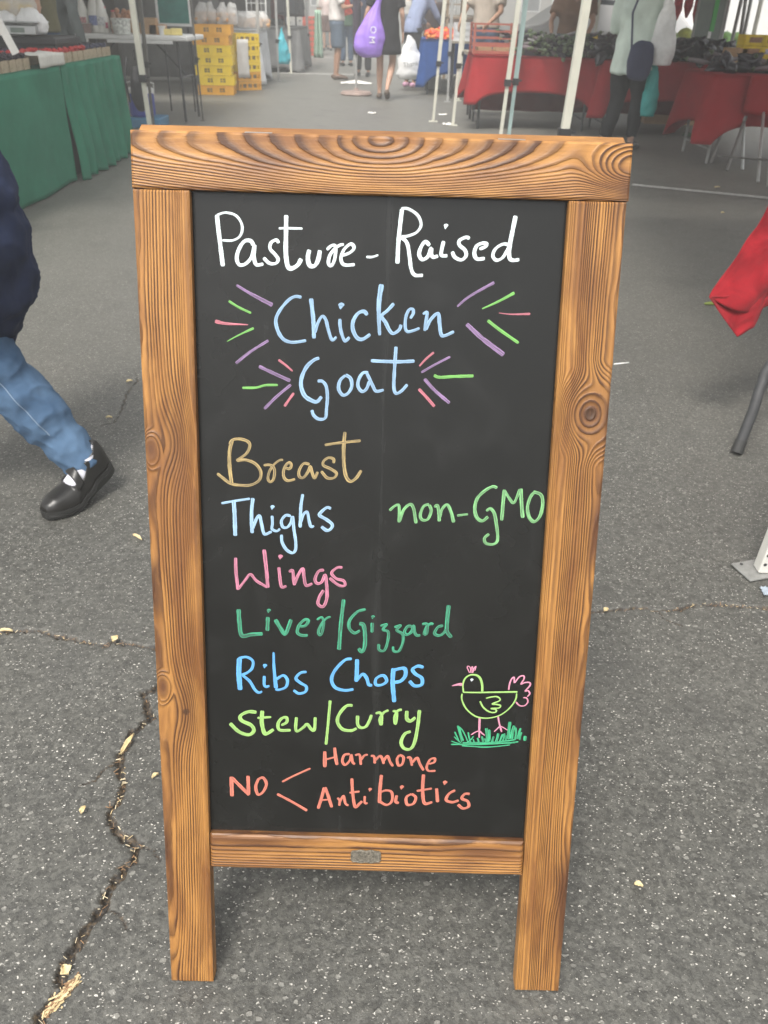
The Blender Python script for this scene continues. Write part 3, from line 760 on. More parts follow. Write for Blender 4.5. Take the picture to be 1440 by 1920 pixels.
strokes('chalk_word', 'pale blue handwritten word Goat', CK, .34, [
 ('C', 35, [(985, 770), (940, 787), (880, 842), (838, 930), (832, 1010), (862, 1088), (920, 1128), (965, 1138), (1005, 1095)]),
 ('C', 29, [(970, 965), (1010, 967), (1043, 1010), (1053, 1100), (1045, 1200), (1035, 1275), (980, 1285), (937, 1252), (922, 1208)]),
 ('C', 30, [(1205, 915), (1160, 960), (1148, 1030), (1182, 1082), (1225, 1068), (1258, 1010), (1248, 942), (1205, 912)]),
 ('C', 30, [(1398, 892), (1352, 897), (1318, 950), (1312, 1010), (1345, 1052), (1382, 1030), (1408, 965)]), ('D', 27, [(32, 845), (55, 890), (82, 948), (108, 988), (168, 978)]),
 ('D', 28, [(265, 635), (258, 740), (250, 860), (248, 960), (266, 1006), (310, 985), (355, 935)]), ('D', 30, [(65, 747), (180, 752), (290, 755), (412, 750)])])
PU, GN, PK = 'a585b3', '84c968', 'd8808f'
strokes('chalk_ray', 'purple', PU, .62, each=True, items=[
 ('C', 28, [(285, 155), (400, 225), (590, 325)], (.7, 1.3)), ('C', 28, [(280, 815), (400, 720), (555, 622)]), ('C', 29, [(475, 840), (600, 900), (740, 963)]), ('C', 28, [(520, 1200), (620, 1100), (745, 995)]),
 ('D', 25, [(750, 317), (850, 235), (1045, 125)], (.7, 1.2)), ('D', 36, [(825, 455), (950, 570), (1120, 700)], (.9, 1.15)), ('D', 22, [(465, 840), (570, 780), (695, 715)]), ('D', 26, [(490, 890), (570, 980), (690, 1083)])])
strokes('chalk_ray', 'green', GN, .35, each=True, items=[
 ('C', 20, [(220, 290), (300, 340), (410, 392)]), ('C', 22, [(205, 632), (300, 580), (432, 518)], (.4, 1.2)), ('C', 22, [(335, 1022), (450, 1020), (530, 1000), (635, 998)]),
 ('D', 24, [(948, 335), (1080, 275), (1205, 207)], (.6, 1.3)), ('D', 24, [(992, 427), (1100, 510), (1238, 606)]), ('D', 27, [(565, 862), (610, 878), (720, 872), (880, 867)])])
strokes('chalk_ray', 'pink', PK, .4, each=True, items=[
 ('C', 26, [(105, 460), (200, 480), (385, 490)], (1.3, .3)), ('C', 22, [(640, 785), (700, 830), (760, 882)], (1.1, .6)), ('C', 24, [(690, 1178), (730, 1120), (770, 1065)]),
 ('D', 18, [(1080, 368), (1180, 378), (1330, 375)], (.3, 1.1)), ('D', 21, [(450, 790), (500, 735), (565, 680)], (.7, 1.1)), ('D', 23, [(445, 970), (510, 1040), (570, 1110)])])
strokes('chalk_word', 'cream yellow handwritten word Breast', 'c4ab74', .72, [
 ('E', 30, [(235, 190), (215, 280), (215, 400), (232, 545)]), ('E', 25, [(215, 225), (240, 188), (300, 182), (360, 202), (375, 240), (345, 300), (278, 350), (340, 347), (418, 377), (462, 440), (450, 508), (380, 547), (290, 548), (220, 533), (160, 490), (117, 455)]),
 ('E', 22, [(485, 390), (530, 387), (560, 402), (572, 440), (563, 500), (540, 522), (520, 500), (527, 450), (560, 392), (608, 352), (640, 347)]),
 ('E', 24, [(662, 412), (692, 418), (705, 388), (688, 367), (660, 392), (642, 440), (648, 490), (680, 513), (735, 500)]),
 ('E', 24, [(850, 382), (802, 377), (768, 430), (768, 478), (800, 488), (838, 440), (855, 400), (870, 450), (890, 492), (915, 442)]),
 ('E', 24, [(1040, 374), (1040, 342), (1000, 330), (960, 358), (960, 392), (1015, 418), (1062, 452), (1045, 488), (990, 490), (942, 437)]),
 ('E', 28, [(1130, 125), (1120, 250), (1122, 380), (1140, 480), (1175, 518), (1220, 490), (1260, 430)]), ('E', 24, [(970, 230), (1080, 213), (1255, 195)])])
strokes('chalk_word', 'pale blue handwritten word Thighs', 'acd0ee', .34, [
 ('E', 22, [(150, 692), (260, 672), (378, 655)]), ('E', 34, [(248, 675), (255, 780), (260, 950)]), ('E', 30, [(400, 650), (390, 750), (390, 850), (395, 928)]), ('E', 26, [(397, 895), (430, 812), (453, 792), (470, 862), (492, 935), (550, 915)]),
 ('E', 24, [(552, 790), (555, 850), (552, 895), (590, 912), (615, 893)]), dot('E', 553, 728, 46),
 ('E', 25, [(702, 792), (660, 787), (627, 830), (637, 878), (670, 883), (700, 850), (715, 800), (726, 900), (740, 1000), (738, 1060), (713, 1085), (665, 1058), (632, 1000), (627, 940)]),
 ('E', 26, [(795, 620), (780, 720), (774, 885)]), ('E', 24, [(776, 850), (800, 782), (830, 762), (845, 830), (860, 878), (885, 872)]),
 ('E', 27, [(1020, 735), (985, 727), (937, 767), (930, 790), (980, 820), (1028, 860), (1018, 895), (985, 908), (942, 878)])])
strokes('chalk_word', 'pink handwritten word Wings', 'dd8ba6', .55, [
 ('E', 27, [(262, 1125), (265, 1240), (282, 1380)]), ('E', 23, [(283, 1375), (340, 1300), (380, 1257), (430, 1310), (515, 1360)]), ('E', 30, [(518, 1362), (508, 1240), (488, 1060)]),
 ('E', 27, [(605, 1200), (612, 1270), (627, 1355), (665, 1350)]), dot('E', 616, 1123, 52),
 ('E', 26, [(685, 1237), (713, 1227), (722, 1290), (730, 1343)]), ('E', 26, [(730, 1330), (760, 1260), (795, 1212), (806, 1280), (822, 1345), (872, 1330)]),
 ('E', 26, [(965, 1222), (922, 1232), (893, 1290), (908, 1328), (945, 1318), (972, 1262), (984, 1340), (992, 1440)]), ('F', 21, [(633, 20), (630, 75), (615, 115), (598, 122), (577, 102), (587, 60), (612, 20)]),
 ('E', 24, [(1110, 1202), (1070, 1203), (1024, 1245), (1062, 1290), (1120, 1308), (1128, 1345), (1080, 1342), (1007, 1285)])])
strokes('chalk_word', 'green handwritten words Liver/Gizzard', '45ad85', .72, [
 ('F', 27, [(90, 137), (95, 220), (110, 298), (170, 292), (238, 288)]), ('F', 24, [(270, 185), (266, 270)]), dot('F', 273, 150, 34),
 ('F', 25, [(315, 200), (345, 250), (375, 290), (398, 240), (412, 200)]), ('F', 21, [(468, 245), (500, 238), (518, 208), (495, 202), (462, 235), (450, 278), (475, 297), (515, 297)]),
 ('F', 17, [(570, 202), (600, 187), (612, 220), (602, 280), (588, 296), (580, 272), (600, 225), (630, 192), (655, 184)]), ('F', 24, [(735, 77), (718, 220), (706, 386)]),
 ('F', 21, [(870, 137), (820, 152), (773, 202), (768, 250), (800, 283), (835, 268)]), ('F', 25, [(830, 225), (856, 235), (866, 300), (862, 370), (845, 398), (826, 377)]),
 ('F', 21, [(910, 220), (908, 280)]), dot('F', 912, 188, 30),
 ('F', 18, [(960, 240), (998, 230), (975, 262), (1008, 277), (1003, 340), (983, 390), (952, 385), (950, 350)]), ('F', 18, [(1045, 247), (1083, 237), (1060, 265), (1096, 290), (1097, 340), (1073, 393), (1042, 393), (1037, 365)]),
 ('F', 20, [(1152, 242), (1127, 242), (1107, 275), (1122, 293), (1150, 275), (1163, 238), (1170, 278), (1185, 298), (1205, 295)]),
 ('F', 19, [(1215, 228), (1243, 227), (1248, 250), (1242, 288), (1228, 287), (1245, 242), (1270, 225), (1285, 230)]),
 ('F', 20, [(1345, 237), (1312, 247), (1292, 285), (1320, 298), (1350, 280), (1372, 240)]), ('F', 25, [(1378, 112), (1370, 200), (1368, 270), (1395, 310)])])
strokes('chalk_word', 'bright blue handwritten word Ribs', '68b3f0', .26, [
 ('F', 32, [(95, 437), (92, 530), (100, 632)]), ('F', 19, [(90, 437), (140, 430), (178, 455), (172, 500), (140, 528), (117, 540), (160, 580), (190, 630), (215, 648), (235, 640)]),
 ('F', 19, [(248, 545), (248, 600), (262, 612), (280, 605)]), dot('F', 250, 488, 36), ('F', 22, [(305, 400), (308, 500), (320, 620)], (.6, 1.2)), ('F', 20, [(320, 567), (365, 542), (390, 572), (380, 613), (340, 630), (315, 626)]),
 ('F', 20, [(508, 520), (470, 527), (442, 560), (470, 588), (505, 610), (500, 642), (460, 653), (427, 633)]),
])
strokes('chalk_word', 'bright blue handwritten word Chops', '68b3f0', .26, [
 ('F', 22, [(785, 442), (740, 452), (682, 512), (660, 570), (682, 618), (740, 636), (795, 630)]), ('F', 27, [(817, 445), (815, 520), (812, 583)]), ('F', 21, [(815, 575), (850, 537), (875, 560), (888, 600), (910, 605)]),
 ('F', 21, [(960, 545), (932, 567), (932, 600), (965, 603), (998, 580), (983, 547), (955, 547)]), ('F', 27, [(1040, 500), (1035, 590), (1045, 708)]), ('F', 25, [(1032, 520), (1060, 507), (1108, 502), (1113, 545), (1085, 578), (1045, 587)]),
 ('F', 23, [(1225, 495), (1190, 487), (1157, 507), (1175, 535), (1213, 560), (1213, 600), (1170, 608), (1137, 578)])])
YG = 'a9d67a'
strokes('chalk_word', 'lime green handwritten words Stew/Curry', YG, .34, [
 ('F', 25, [(200, 770), (150, 767), (103, 790), (108, 820), (168, 850), (183, 885), (150, 908), (90, 888), (37, 837)]), ('F', 26, [(235, 760), (232, 830), (245, 890), (262, 902), (305, 875)]), ('F', 17, [(205, 805), (290, 799)]),
 ('F', 21, [(352, 850), (385, 830), (383, 802), (355, 807), (332, 840), (342, 878), (410, 880)]), ('F', 20, [(445, 800), (440, 868), (452, 886), (490, 860), (510, 842), (535, 873), (555, 878), (560, 800)]), ('F', 18, [(652, 697), (640, 830), (626, 968)]),
 ('F', 22, [(790, 727), (750, 732), (707, 782), (697, 830), (727, 873), (780, 882), (815, 868)]), ('F', 21, [(820, 790), (820, 840), (837, 863), (870, 858), (893, 820), (905, 785)]),
 ('F', 19, [(930, 777), (955, 772), (968, 792), (965, 845), (957, 812), (980, 772), (1010, 757)]), ('F', 19, [(1035, 762), (1057, 767), (1060, 800), (1052, 840), (1047, 802), (1065, 762), (1092, 752)]),
 ('F', 24, [(1122, 760), (1122, 808), (1145, 823), (1175, 800)]), ('F', 22, [(1200, 755), (1188, 860), (1168, 958), (1140, 996), (1102, 988), (1087, 950), (1110, 902), (1147, 887)])])
strokes('chalk_word', 'light green handwritten words non-GMO', '8fd08c', .58, [
 ('G', 24, [(125, 317), (165, 282), (198, 282), (198, 408)]), ('G', 25, [(200, 400), (235, 310), (285, 268), (310, 300), (322, 370), (330, 415)]), ('G', 24, [(430, 267), (387, 285), (362, 350), (377, 388), (420, 383), (446, 320), (432, 272)]),
 ('G', 25, [(470, 290), (493, 277), (505, 330), (508, 400)]), ('G', 25, [(510, 370), (530, 305), (570, 272), (600, 330), (620, 408)]), ('G', 21, [(645, 355), (730, 345)]),
 ('G', 27, [(955, 142), (920, 132), (862, 162), (802, 222), (782, 300), (797, 368), (840, 396), (885, 363)]), ('G', 25, [(870, 320), (903, 302), (933, 340), (948, 420), (958, 500), (953, 555), (920, 577), (867, 568), (857, 530), (892, 496)]),
 ('G', 27, [(1010, 155), (1000, 260), (989, 393)]), ('G', 22, [(1012, 162), (1040, 210), (1080, 258), (1108, 210), (1128, 152)]), ('G', 30, [(1138, 147), (1142, 260), (1152, 373)]),
 ('G', 27, [(1245, 172), (1212, 210), (1188, 290), (1202, 368), (1240, 402), (1283, 360), (1305, 270), (1293, 197), (1232, 170)])])
SA = 'e0836e'
strokes('chalk_word', 'salmon handwritten word NO', SA, .36, [
 ('H', 22, [(98, 217), (102, 323)]), ('H', 20, [(100, 222), (150, 272), (195, 316)]), ('H', 20, [(188, 212), (191, 316)]), ('H', 17, [(245, 227), (230, 270), (242, 313), (270, 298), (287, 257), (270, 223), (243, 230)]),
])
strokes('chalk_bracket_line', 'salmon', SA, .3, each=True, items=[
 ('H', 14, [(372, 245), (440, 210), (525, 172)]), ('H', 15, [(345, 310), (430, 355), (507, 400)]),
])
strokes('chalk_word', 'salmon handwritten word Harmone', SA, .36, [
 ('H', 20, [(602, 82), (602, 168)]), ('H', 18, [(655, 62), (660, 110), (668, 156)]), ('H', 12, [(604, 127), (660, 113)]),
 ('H', 15, [(737, 97), (708, 102), (697, 135), (712, 156), (738, 130), (745, 102), (752, 140), (765, 152)]), ('H', 15, [(765, 103), (790, 102), (797, 155)]), ('H', 14, [(799, 128), (815, 105), (835, 100)]),
 ('H', 15, [(850, 107), (868, 110), (872, 148)]), ('H', 15, [(873, 132), (900, 107), (914, 125), (920, 150)]), ('H', 15, [(921, 132), (940, 107), (955, 140), (970, 163)]),
 ('H', 15, [(1005, 102), (992, 125), (1000, 158), (1020, 150), (1027, 115), (1005, 100)]), ('H', 15, [(1045, 117), (1063, 117), (1073, 160)]), ('H', 15, [(1075, 142), (1100, 117), (1115, 150), (1135, 185)]),
 ('H', 14, [(1165, 150), (1193, 140), (1195, 120), (1170, 127), (1152, 165), (1162, 187), (1200, 187)]),
])
strokes('chalk_word', 'salmon handwritten word Antibiotics', SA, .36, [
 ('H', 18, [(600, 277), (585, 330), (566, 391)]), ('H', 18, [(602, 275), (620, 320), (640, 384)]), ('H', 12, [(580, 345), (635, 341)]), ('H', 14, [(670, 332), (682, 347), (680, 375)]), ('H', 14, [(682, 357), (703, 322), (713, 362), (730, 374)]),
 ('H', 17, [(748, 227), (752, 300), (765, 380), (788, 365), (804, 350)]), ('H', 14, [(735, 305), (790, 298)]), ('H', 15, [(818, 322), (818, 360), (834, 360)]), dot('H', 845, 290, 26),
 ('H', 20, [(908, 208), (900, 290), (897, 360)]), ('H', 15, [(898, 352), (935, 370), (964, 350), (963, 302), (930, 292), (893, 307)]), ('H', 17, [(990, 318), (985, 352), (1002, 360)]), dot('H', 1016, 278, 30),
 ('H', 16, [(1070, 310), (1042, 330), (1047, 368), (1080, 363), (1093, 330), (1070, 310)]), ('H', 19, [(1135, 205), (1130, 290), (1140, 360), (1182, 355)]), ('H', 14, [(1098, 295), (1180, 281)]),
 ('H', 18, [(1205, 280), (1211, 355)]), dot('H', 1249, 253, 34), ('H', 17, [(1306, 290), (1272, 310), (1257, 343), (1290, 355), (1325, 345)]), ('H', 17, [(1385, 310), (1357, 311), (1342, 335), (1373, 350), (1378, 378), (1347, 388), (1320, 367)])])
# drawn hen
hen = strokes('chalk_hen_drawing', 'lime outline drawing of a hen on green grass', YG, .22, [
 ('I', 26, [(352, 560), (345, 450), (375, 370), (440, 325), (520, 325), (575, 365), (603, 450), (605, 545)], (.8, 1.3)), ('I', 30, [(350, 556), (520, 560), (760, 556), (1080, 552)], (.8, 1.0)),
 ('I', 22, [(332, 575), (330, 650), (370, 750), (440, 830), (540, 890), (680, 905), (820, 875), (930, 810), (1020, 715), (1060, 640), (1070, 570)]),
 ('I', 24, [(655, 638), (720, 622), (800, 615), (845, 645), (830, 675), (740, 712), (800, 720), (850, 735), (830, 768), (725, 775), (790, 790), (790, 820), (740, 830), (680, 810), (620, 760), (590, 710), (575, 675)])])
strokes('chalk_comb_and_tail', 'pink comb, beak, tail and legs of the drawn hen', 'f0a0bc', .3, [
 ('I', 14, [(437, 300), (405, 235), (408, 210), (435, 215), (450, 250), (452, 300)]), ('I', 14, [(455, 300), (462, 225), (475, 215), (480, 260), (470, 300)]), ('I', 14, [(480, 298), (495, 240), (522, 210), (505, 270)]),
 ('I', 34, [(335, 455), (280, 455), (195, 475)], (1.5, .4)), ('I', 22, [(962, 530), (975, 450), (1000, 385), (1035, 358), (1040, 430), (1060, 410), (1110, 350), (1165, 340), (1170, 380), (1130, 450), (1180, 430), (1245, 430), (1250, 470), (1185, 545), (1225, 540), (1248, 580), (1215, 620)]),
 ('I', 20, [(1160, 632), (1205, 640), (1222, 690), (1180, 740), (1110, 740), (1060, 690)]),
 ('I', 34, [(572, 900), (568, 1000), (565, 1080)], (1.1, .7)), ('I', 18, [(562, 1080), (510, 1100), (455, 1135)]), ('I', 22, [(565, 1085), (565, 1175)]), ('I', 18, [(572, 1080), (600, 1110), (640, 1142)]),
 ('I', 22, [(818, 880), (830, 950), (845, 1020)]), ('I', 18, [(840, 1020), (800, 1060), (765, 1092)]), ('I', 24, [(848, 1020), (868, 1095)]), ('I', 14, [(850, 1015), (890, 1035), (945, 1070)])], hen)
strokes('chalk_eye', None, 'e6f2f7', .1, [dot('I', 462, 398, 52)], hen)
gs = [('I', 26, [(185, 1262), (330, 1262), (560, 1262), (800, 1250), (1000, 1240), (1095, 1225)]), ('I', 20, [(330, 1280), (480, 1290), (640, 1300), (800, 1290), (980, 1268)]), ('I', 26, [(340, 1240), (520, 1240), (760, 1235), (1000, 1205), (1060, 1190)]),
      ('I', 18, [(270, 1010), (300, 1120), (330, 1230)]), ('I', 18, [(270, 1010), (330, 1060), (380, 1150), (410, 1225)]), ('I', 20, [(232, 1090), (265, 1160), (290, 1225)]), ('I', 16, [(225, 1155), (280, 1210), (320, 1240)]), ('I', 14, [(185, 1215), (240, 1235), (300, 1250)]),
      ('I', 22, [(300, 1030), (320, 1130), (350, 1215)]), ('I', 20, [(415, 1095), (430, 1170), (450, 1235)]), ('I', 18, [(490, 1150), (450, 1200), (400, 1235)]), ('I', 40, [(660, 1040), (672, 1130), (678, 1225)]), ('I', 30, [(700, 1060), (705, 1140), (700, 1220)]),
      ('I', 30, [(760, 1150), (745, 1200), (740, 1235)]), ('I', 26, [(600, 1150), (610, 1190), (620, 1235)]), ('I', 26, [(540, 1170), (550, 1200), (560, 1235)]), ('I', 32, [(820, 1110), (810, 1170), (790, 1225)]), ('I', 28, [(880, 1120), (860, 1170), (840, 1225)]), ('I', 26, [(905, 1110), (895, 1170), (880, 1220)]),
      ('I', 42, [(978, 955), (965, 1060), (960, 1190)]), ('I', 40, [(1035, 1005), (1010, 1090), (1000, 1185)]), ('I', 30, [(1050, 1030), (1060, 1110), (1050, 1190)]), ('I', 30, [(1125, 1045), (1100, 1120), (1080, 1190)]), ('I', 26, [(1140, 1100), (1120, 1150), (1110, 1205)]), ('I', 40, [(1185, 1150), (1178, 1215)]),
      ('I', 20, [(640, 1180), (655, 1240)]), ('I', 18, [(480, 1190), (500, 1240)]), ('I', 18, [(930, 1140), (925, 1215)])]
strokes('chalk_grass', 'green chalk grass under the hen', '43c58c', .6, gs, hen)

# ================================================================== PEOPLE
SKIN = mat('skin_light', (.50, .30, .21), .55, .12, 12); SKIN2 = mat('skin_tan', (.36, .20, .13), .55, .12, 12)
HAIR = mat('dark_hair', (.022, .016, .013), .5, .3, 40); EYE = mat('eye_dark', (.03, .02, .02), .3, .1)
J0 = dict(pelvis=(0, 0, .95), waist=(0, 0, 1.08), chest=(0, 0, 1.28), neck=(0, .0, 1.44), head=(0, .02, 1.60),
          hipL=(-.09, 0, .92), kneeL=(-.10, .02, .50), ankL=(-.10, -.02, .09), toeL=(-.12, .15, .03),
          hipR=(.09, 0, .92), kneeR=(.10, .02, .50), ankR=(.10, -.02, .09), toeR=(.12, .15, .03),
          shL=(-.175, 0, 1.385), elL=(-.23, -.03, 1.12), wrL=(-.24, .06, .88), shR=(.175, 0, 1.385), elR=(.23, -.03, 1.12), wrR=(.24, .06, .88))
def human(label, loc, heading, h=1.66, pose={}, skin=SKIN, hair=HAIR, hairlong=False, top=None, toplong=False, tophem=None, bottom=None, blen='long', shoe=None, wide=1.0, topflare=1.0, group=None, voxel=.022, folds=.010, cat='person'):
    J = {k: Vector(v) for k, v in {**J0, **pose}.items()}; s = h / 1.72
    root = thing('person', label, cat, loc, heading, group); root.scale = (s, s, s)
    sx = (1, 0, 0); k = wide
    mb = MB()
    def limb(a, b, r0, r1, rm=None, tgt=None):
        tgt = tgt or mb; m_ = (a + b) / 2; tgt.tube([a, a.lerp(b, .35), b], [r0, rm or (r0 + r1) / 2, r1], 10, roundcap=True)
    mb.tube([J['pelvis'] + Vector((0, 0, -.06)), J['pelvis'], J['waist'], J['chest'], J['neck'] + Vector((0, 0, -.05))], [(.14 * k, .10 * k), (.16 * k, .115 * k), (.13 * k, .095 * k), (.16 * k, .11 * k), (.10, .07)], 14, side=sx, roundcap=True)
    limb(J['neck'] - Vector((0, 0, .04)), J['head'] - Vector((0, .01, .06)), .055, .05)
    hd = J['head']
    mb.ball(hd + Vector((0, 0, .02)), .1, 2, (.76, .95, 1.08)); mb.ball(hd + Vector((0, .03, -.055)), .06, 2, (.85, .9, .95))
    mb.ball(hd + Vector((0, .102, -.012)), .016, 1, (.8, 1.1, 1.5))
    for q in (-1, 1): mb.ball(hd + Vector((q * .078, -.005, -.005)), .026, 1, (.4, .8, 1.2))
    for q in 'LR':
        limb(J['sh' + q], J['el' + q], .050 * k, .038); limb(J['el' + q], J['wr' + q], .038, .024, .036)
        mb.tube([J['chest'] + Vector((0, 0, .08)), J['sh' + q]], [.07, .055], 8, roundcap=True)
        limb(J['hip' + q], J['knee' + q], .088 * k, .055); limb(J['knee' + q], J['ank' + q], .055, .034, .056)
        mb.tube([J['ank' + q] + Vector((0, -.02, -.03)), J['ank' + q].lerp(J['toe' + q], .6), J['toe' + q]], [.032, .034, .022], 8, roundcap=True)
    fuse(mb, 'body', skin, root, voxel, smooth_it=4)
    for q, sg in (('L', -1), ('R', 1)):   # hands: palm + five fingers
        hb = MB(); wv = J['wr' + q]; d = (wv - J['el' + q]).normalized(); sd_ = d.cross(Vector((1, 0, .2))).normalized()
        hb.tube([wv, wv + d * .045, wv + d * .085], [(.028, .016), (.038, .016), (.036, .013)], 8, side=sd_, roundcap=True)
        inw = d.cross(sd_)
        for i_, L_ in enumerate((.062, .072, .068, .054)):
            b0 = wv + d * .085 + sd_ * (.027 - .018 * i_); hb.tube([b0, b0 + d * L_ * .55 + inw * .006, b0 + d * L_ * .85 + inw * .022], [.0085, .0078, .006], 6, roundcap=True)
        b0 = wv + d * .03 + sd_ * .03; hb.tube([b0, b0 + sd_ * .025 + d * .03, b0 + sd_ * .03 + d * .06 + inw * .01], [.011, .010, .007], 6, roundcap=True)
        hb.build('hand', skin, root, smooth=True)
    # face
    for q in (-1, 1):
        e = MB(); e.ball(hd + Vector((q * .031, .092, .012)), .011, 1, (1.2, .5, .7)); e.build('eye', EYE, root, smooth=True)
    e = MB(); e.ball(hd + Vector((0, .088, -.062)), .02, 1, (1.2, .4, .32)); e.build('mouth', mat('lips', (.35, .10, .09), .5), root, smooth=True)
    hb = MB(); hb.ball(hd + Vector((0, -.015, .045)), .107, 2, (.82, .95, 1.0))
    if hairlong:
        hb.tube([hd + Vector((0, -.06, .04)), hd + Vector((0, -.085, -.10)), hd + Vector((0, -.09, -.24))], [(.085, .06), (.095, .045), (.07, .025)], 10, side=sx, roundcap=True)
    fuse(hb, 'hair', hair, root, .014, .004, 30, smooth_it=3)
    if bottom:
        b = MB(); f = 1.0
        if blen in ('long', 'short'):
            b.tube([J['pelvis'] + Vector((0, 0, -.07)), J['pelvis'] + Vector((0, 0, .06))], [(.165 * k, .125 * k), (.158 * k, .118 * k)], 14, side=sx, roundcap=True)
            for q in 'LR':
                H, K, A = J['hip' + q], J['knee' + q], J['ank' + q]
                if blen == 'long': b.tube([H, H.lerp(K, .5), K, K.lerp(A, .5), A + (K - A).normalized() * .03], [.108 * k, .095 * k, .078, .074, .066], 12, roundcap=False)
                else: b.tube([H, H.lerp(K, .5), K + (H - K).normalized() * .02], [.112 * k, .105 * k, .102 * k], 12)
        fuse(b, 'trousers' if blen == 'long' else 'shorts', bottom, root, voxel * .9, folds, 9)
    if top:
        b = MB(); hem = tophem if tophem is not None else .90
        P_, W_, Cc, Nn = J['pelvis'], J['waist'], J['chest'], J['neck']
        pts = [Nn + Vector((0, 0, -.015)), Cc.lerp(Nn, .55), Cc, W_, P_]; rs = [(.085, .07), (.17 * k, .105), (.182 * k, .13 * k), (.160 * k, .125 * k), (.178 * k, .138 * k)]
        if hem < .9:
            pts.append(Vector((P_.x, P_.y, hem))); rs.append((.20 * k * topflare, .16 * k * topflare))
        b.tube(pts, rs, 16, side=sx)
        for q in 'LR':
            Sh, El, Wr = J['sh' + q], J['el' + q], J['wr' + q]
            b.tube([Cc + Vector((0, 0, .07)), Sh], [.08, .075], 10, roundcap=True)
            if toplong: b.tube([Sh, El, Wr + (El - Wr).normalized() * .03], [.074 * k, .056, .044], 10, roundcap=True)
            else: b.tube([Sh, Sh.lerp(El, .75)], [.073 * k, .066 * k], 10)
        fuse(b, 'coat' if (hem < .8 and toplong) else ('dress' if hem < .8 else 'shirt'), top, root, voxel * .9, folds, 9)
    if shoe:
        for q in 'LR':
            b = MB(); A, T = J['ank' + q], J['toe' + q]; b.tube([A + Vector((0, -.04, -.045)), A.lerp(T, .5) + Vector((0, 0, -.01)), T + Vector((0, .02, 0))], [(.042, .042), (.046, .038), (.038, .026)], 10, side=sx, roundcap=True)
            b.build('shoe', shoe, root, smooth=True)
    return root

# ---------------------------------------------------------------- foreground walker (mostly outside the left edge)
def denim(name, c0, c1, sc=1):
    N = NT(name); v = N.coord('Object'); n1 = N.noise(v, 6, 4, .6, .4); tw = N.n('ShaderNodeTexWave'); tw.inputs['Scale'].default_value = 420; N.l(v, tw.inputs[0]); tw.inputs['Distortion'].default_value = 1.5
    col = N.mix(N.ramp(n1, [(.32, 0.), (.68, 1.)]), c0, c1); col = N.mix(N.math('MULTIPLY', tw.outputs['Fac'], .25), col, tuple(x * .6 for x in c0))
    N.l(col, N.b.inputs['Base Color']); N.b.inputs['Roughness'].default_value = .9; N.b.inputs['Specular IOR Level'].default_value = .15; N.bump(N.noise(v, 500, 3), .3, .0006); return N.m
DENIM = denim('faded_denim', (.040, .080, .150), (.115, .195, .31))
NAVY = cloth('navy_quilt', (.020, .028, .062), .35, 6, .35)
walker = thing('person', 'walker in navy padded jacket, blue jeans and black strap shoe at the left edge', 'person')
def P3(px, py, Y): return Vector(yp(px, py, Y))
AN = P3(158, 868, 1.93); KN = P3(-5, 690, 1.93); HIP = Vector((-1.20, 1.98, .74))
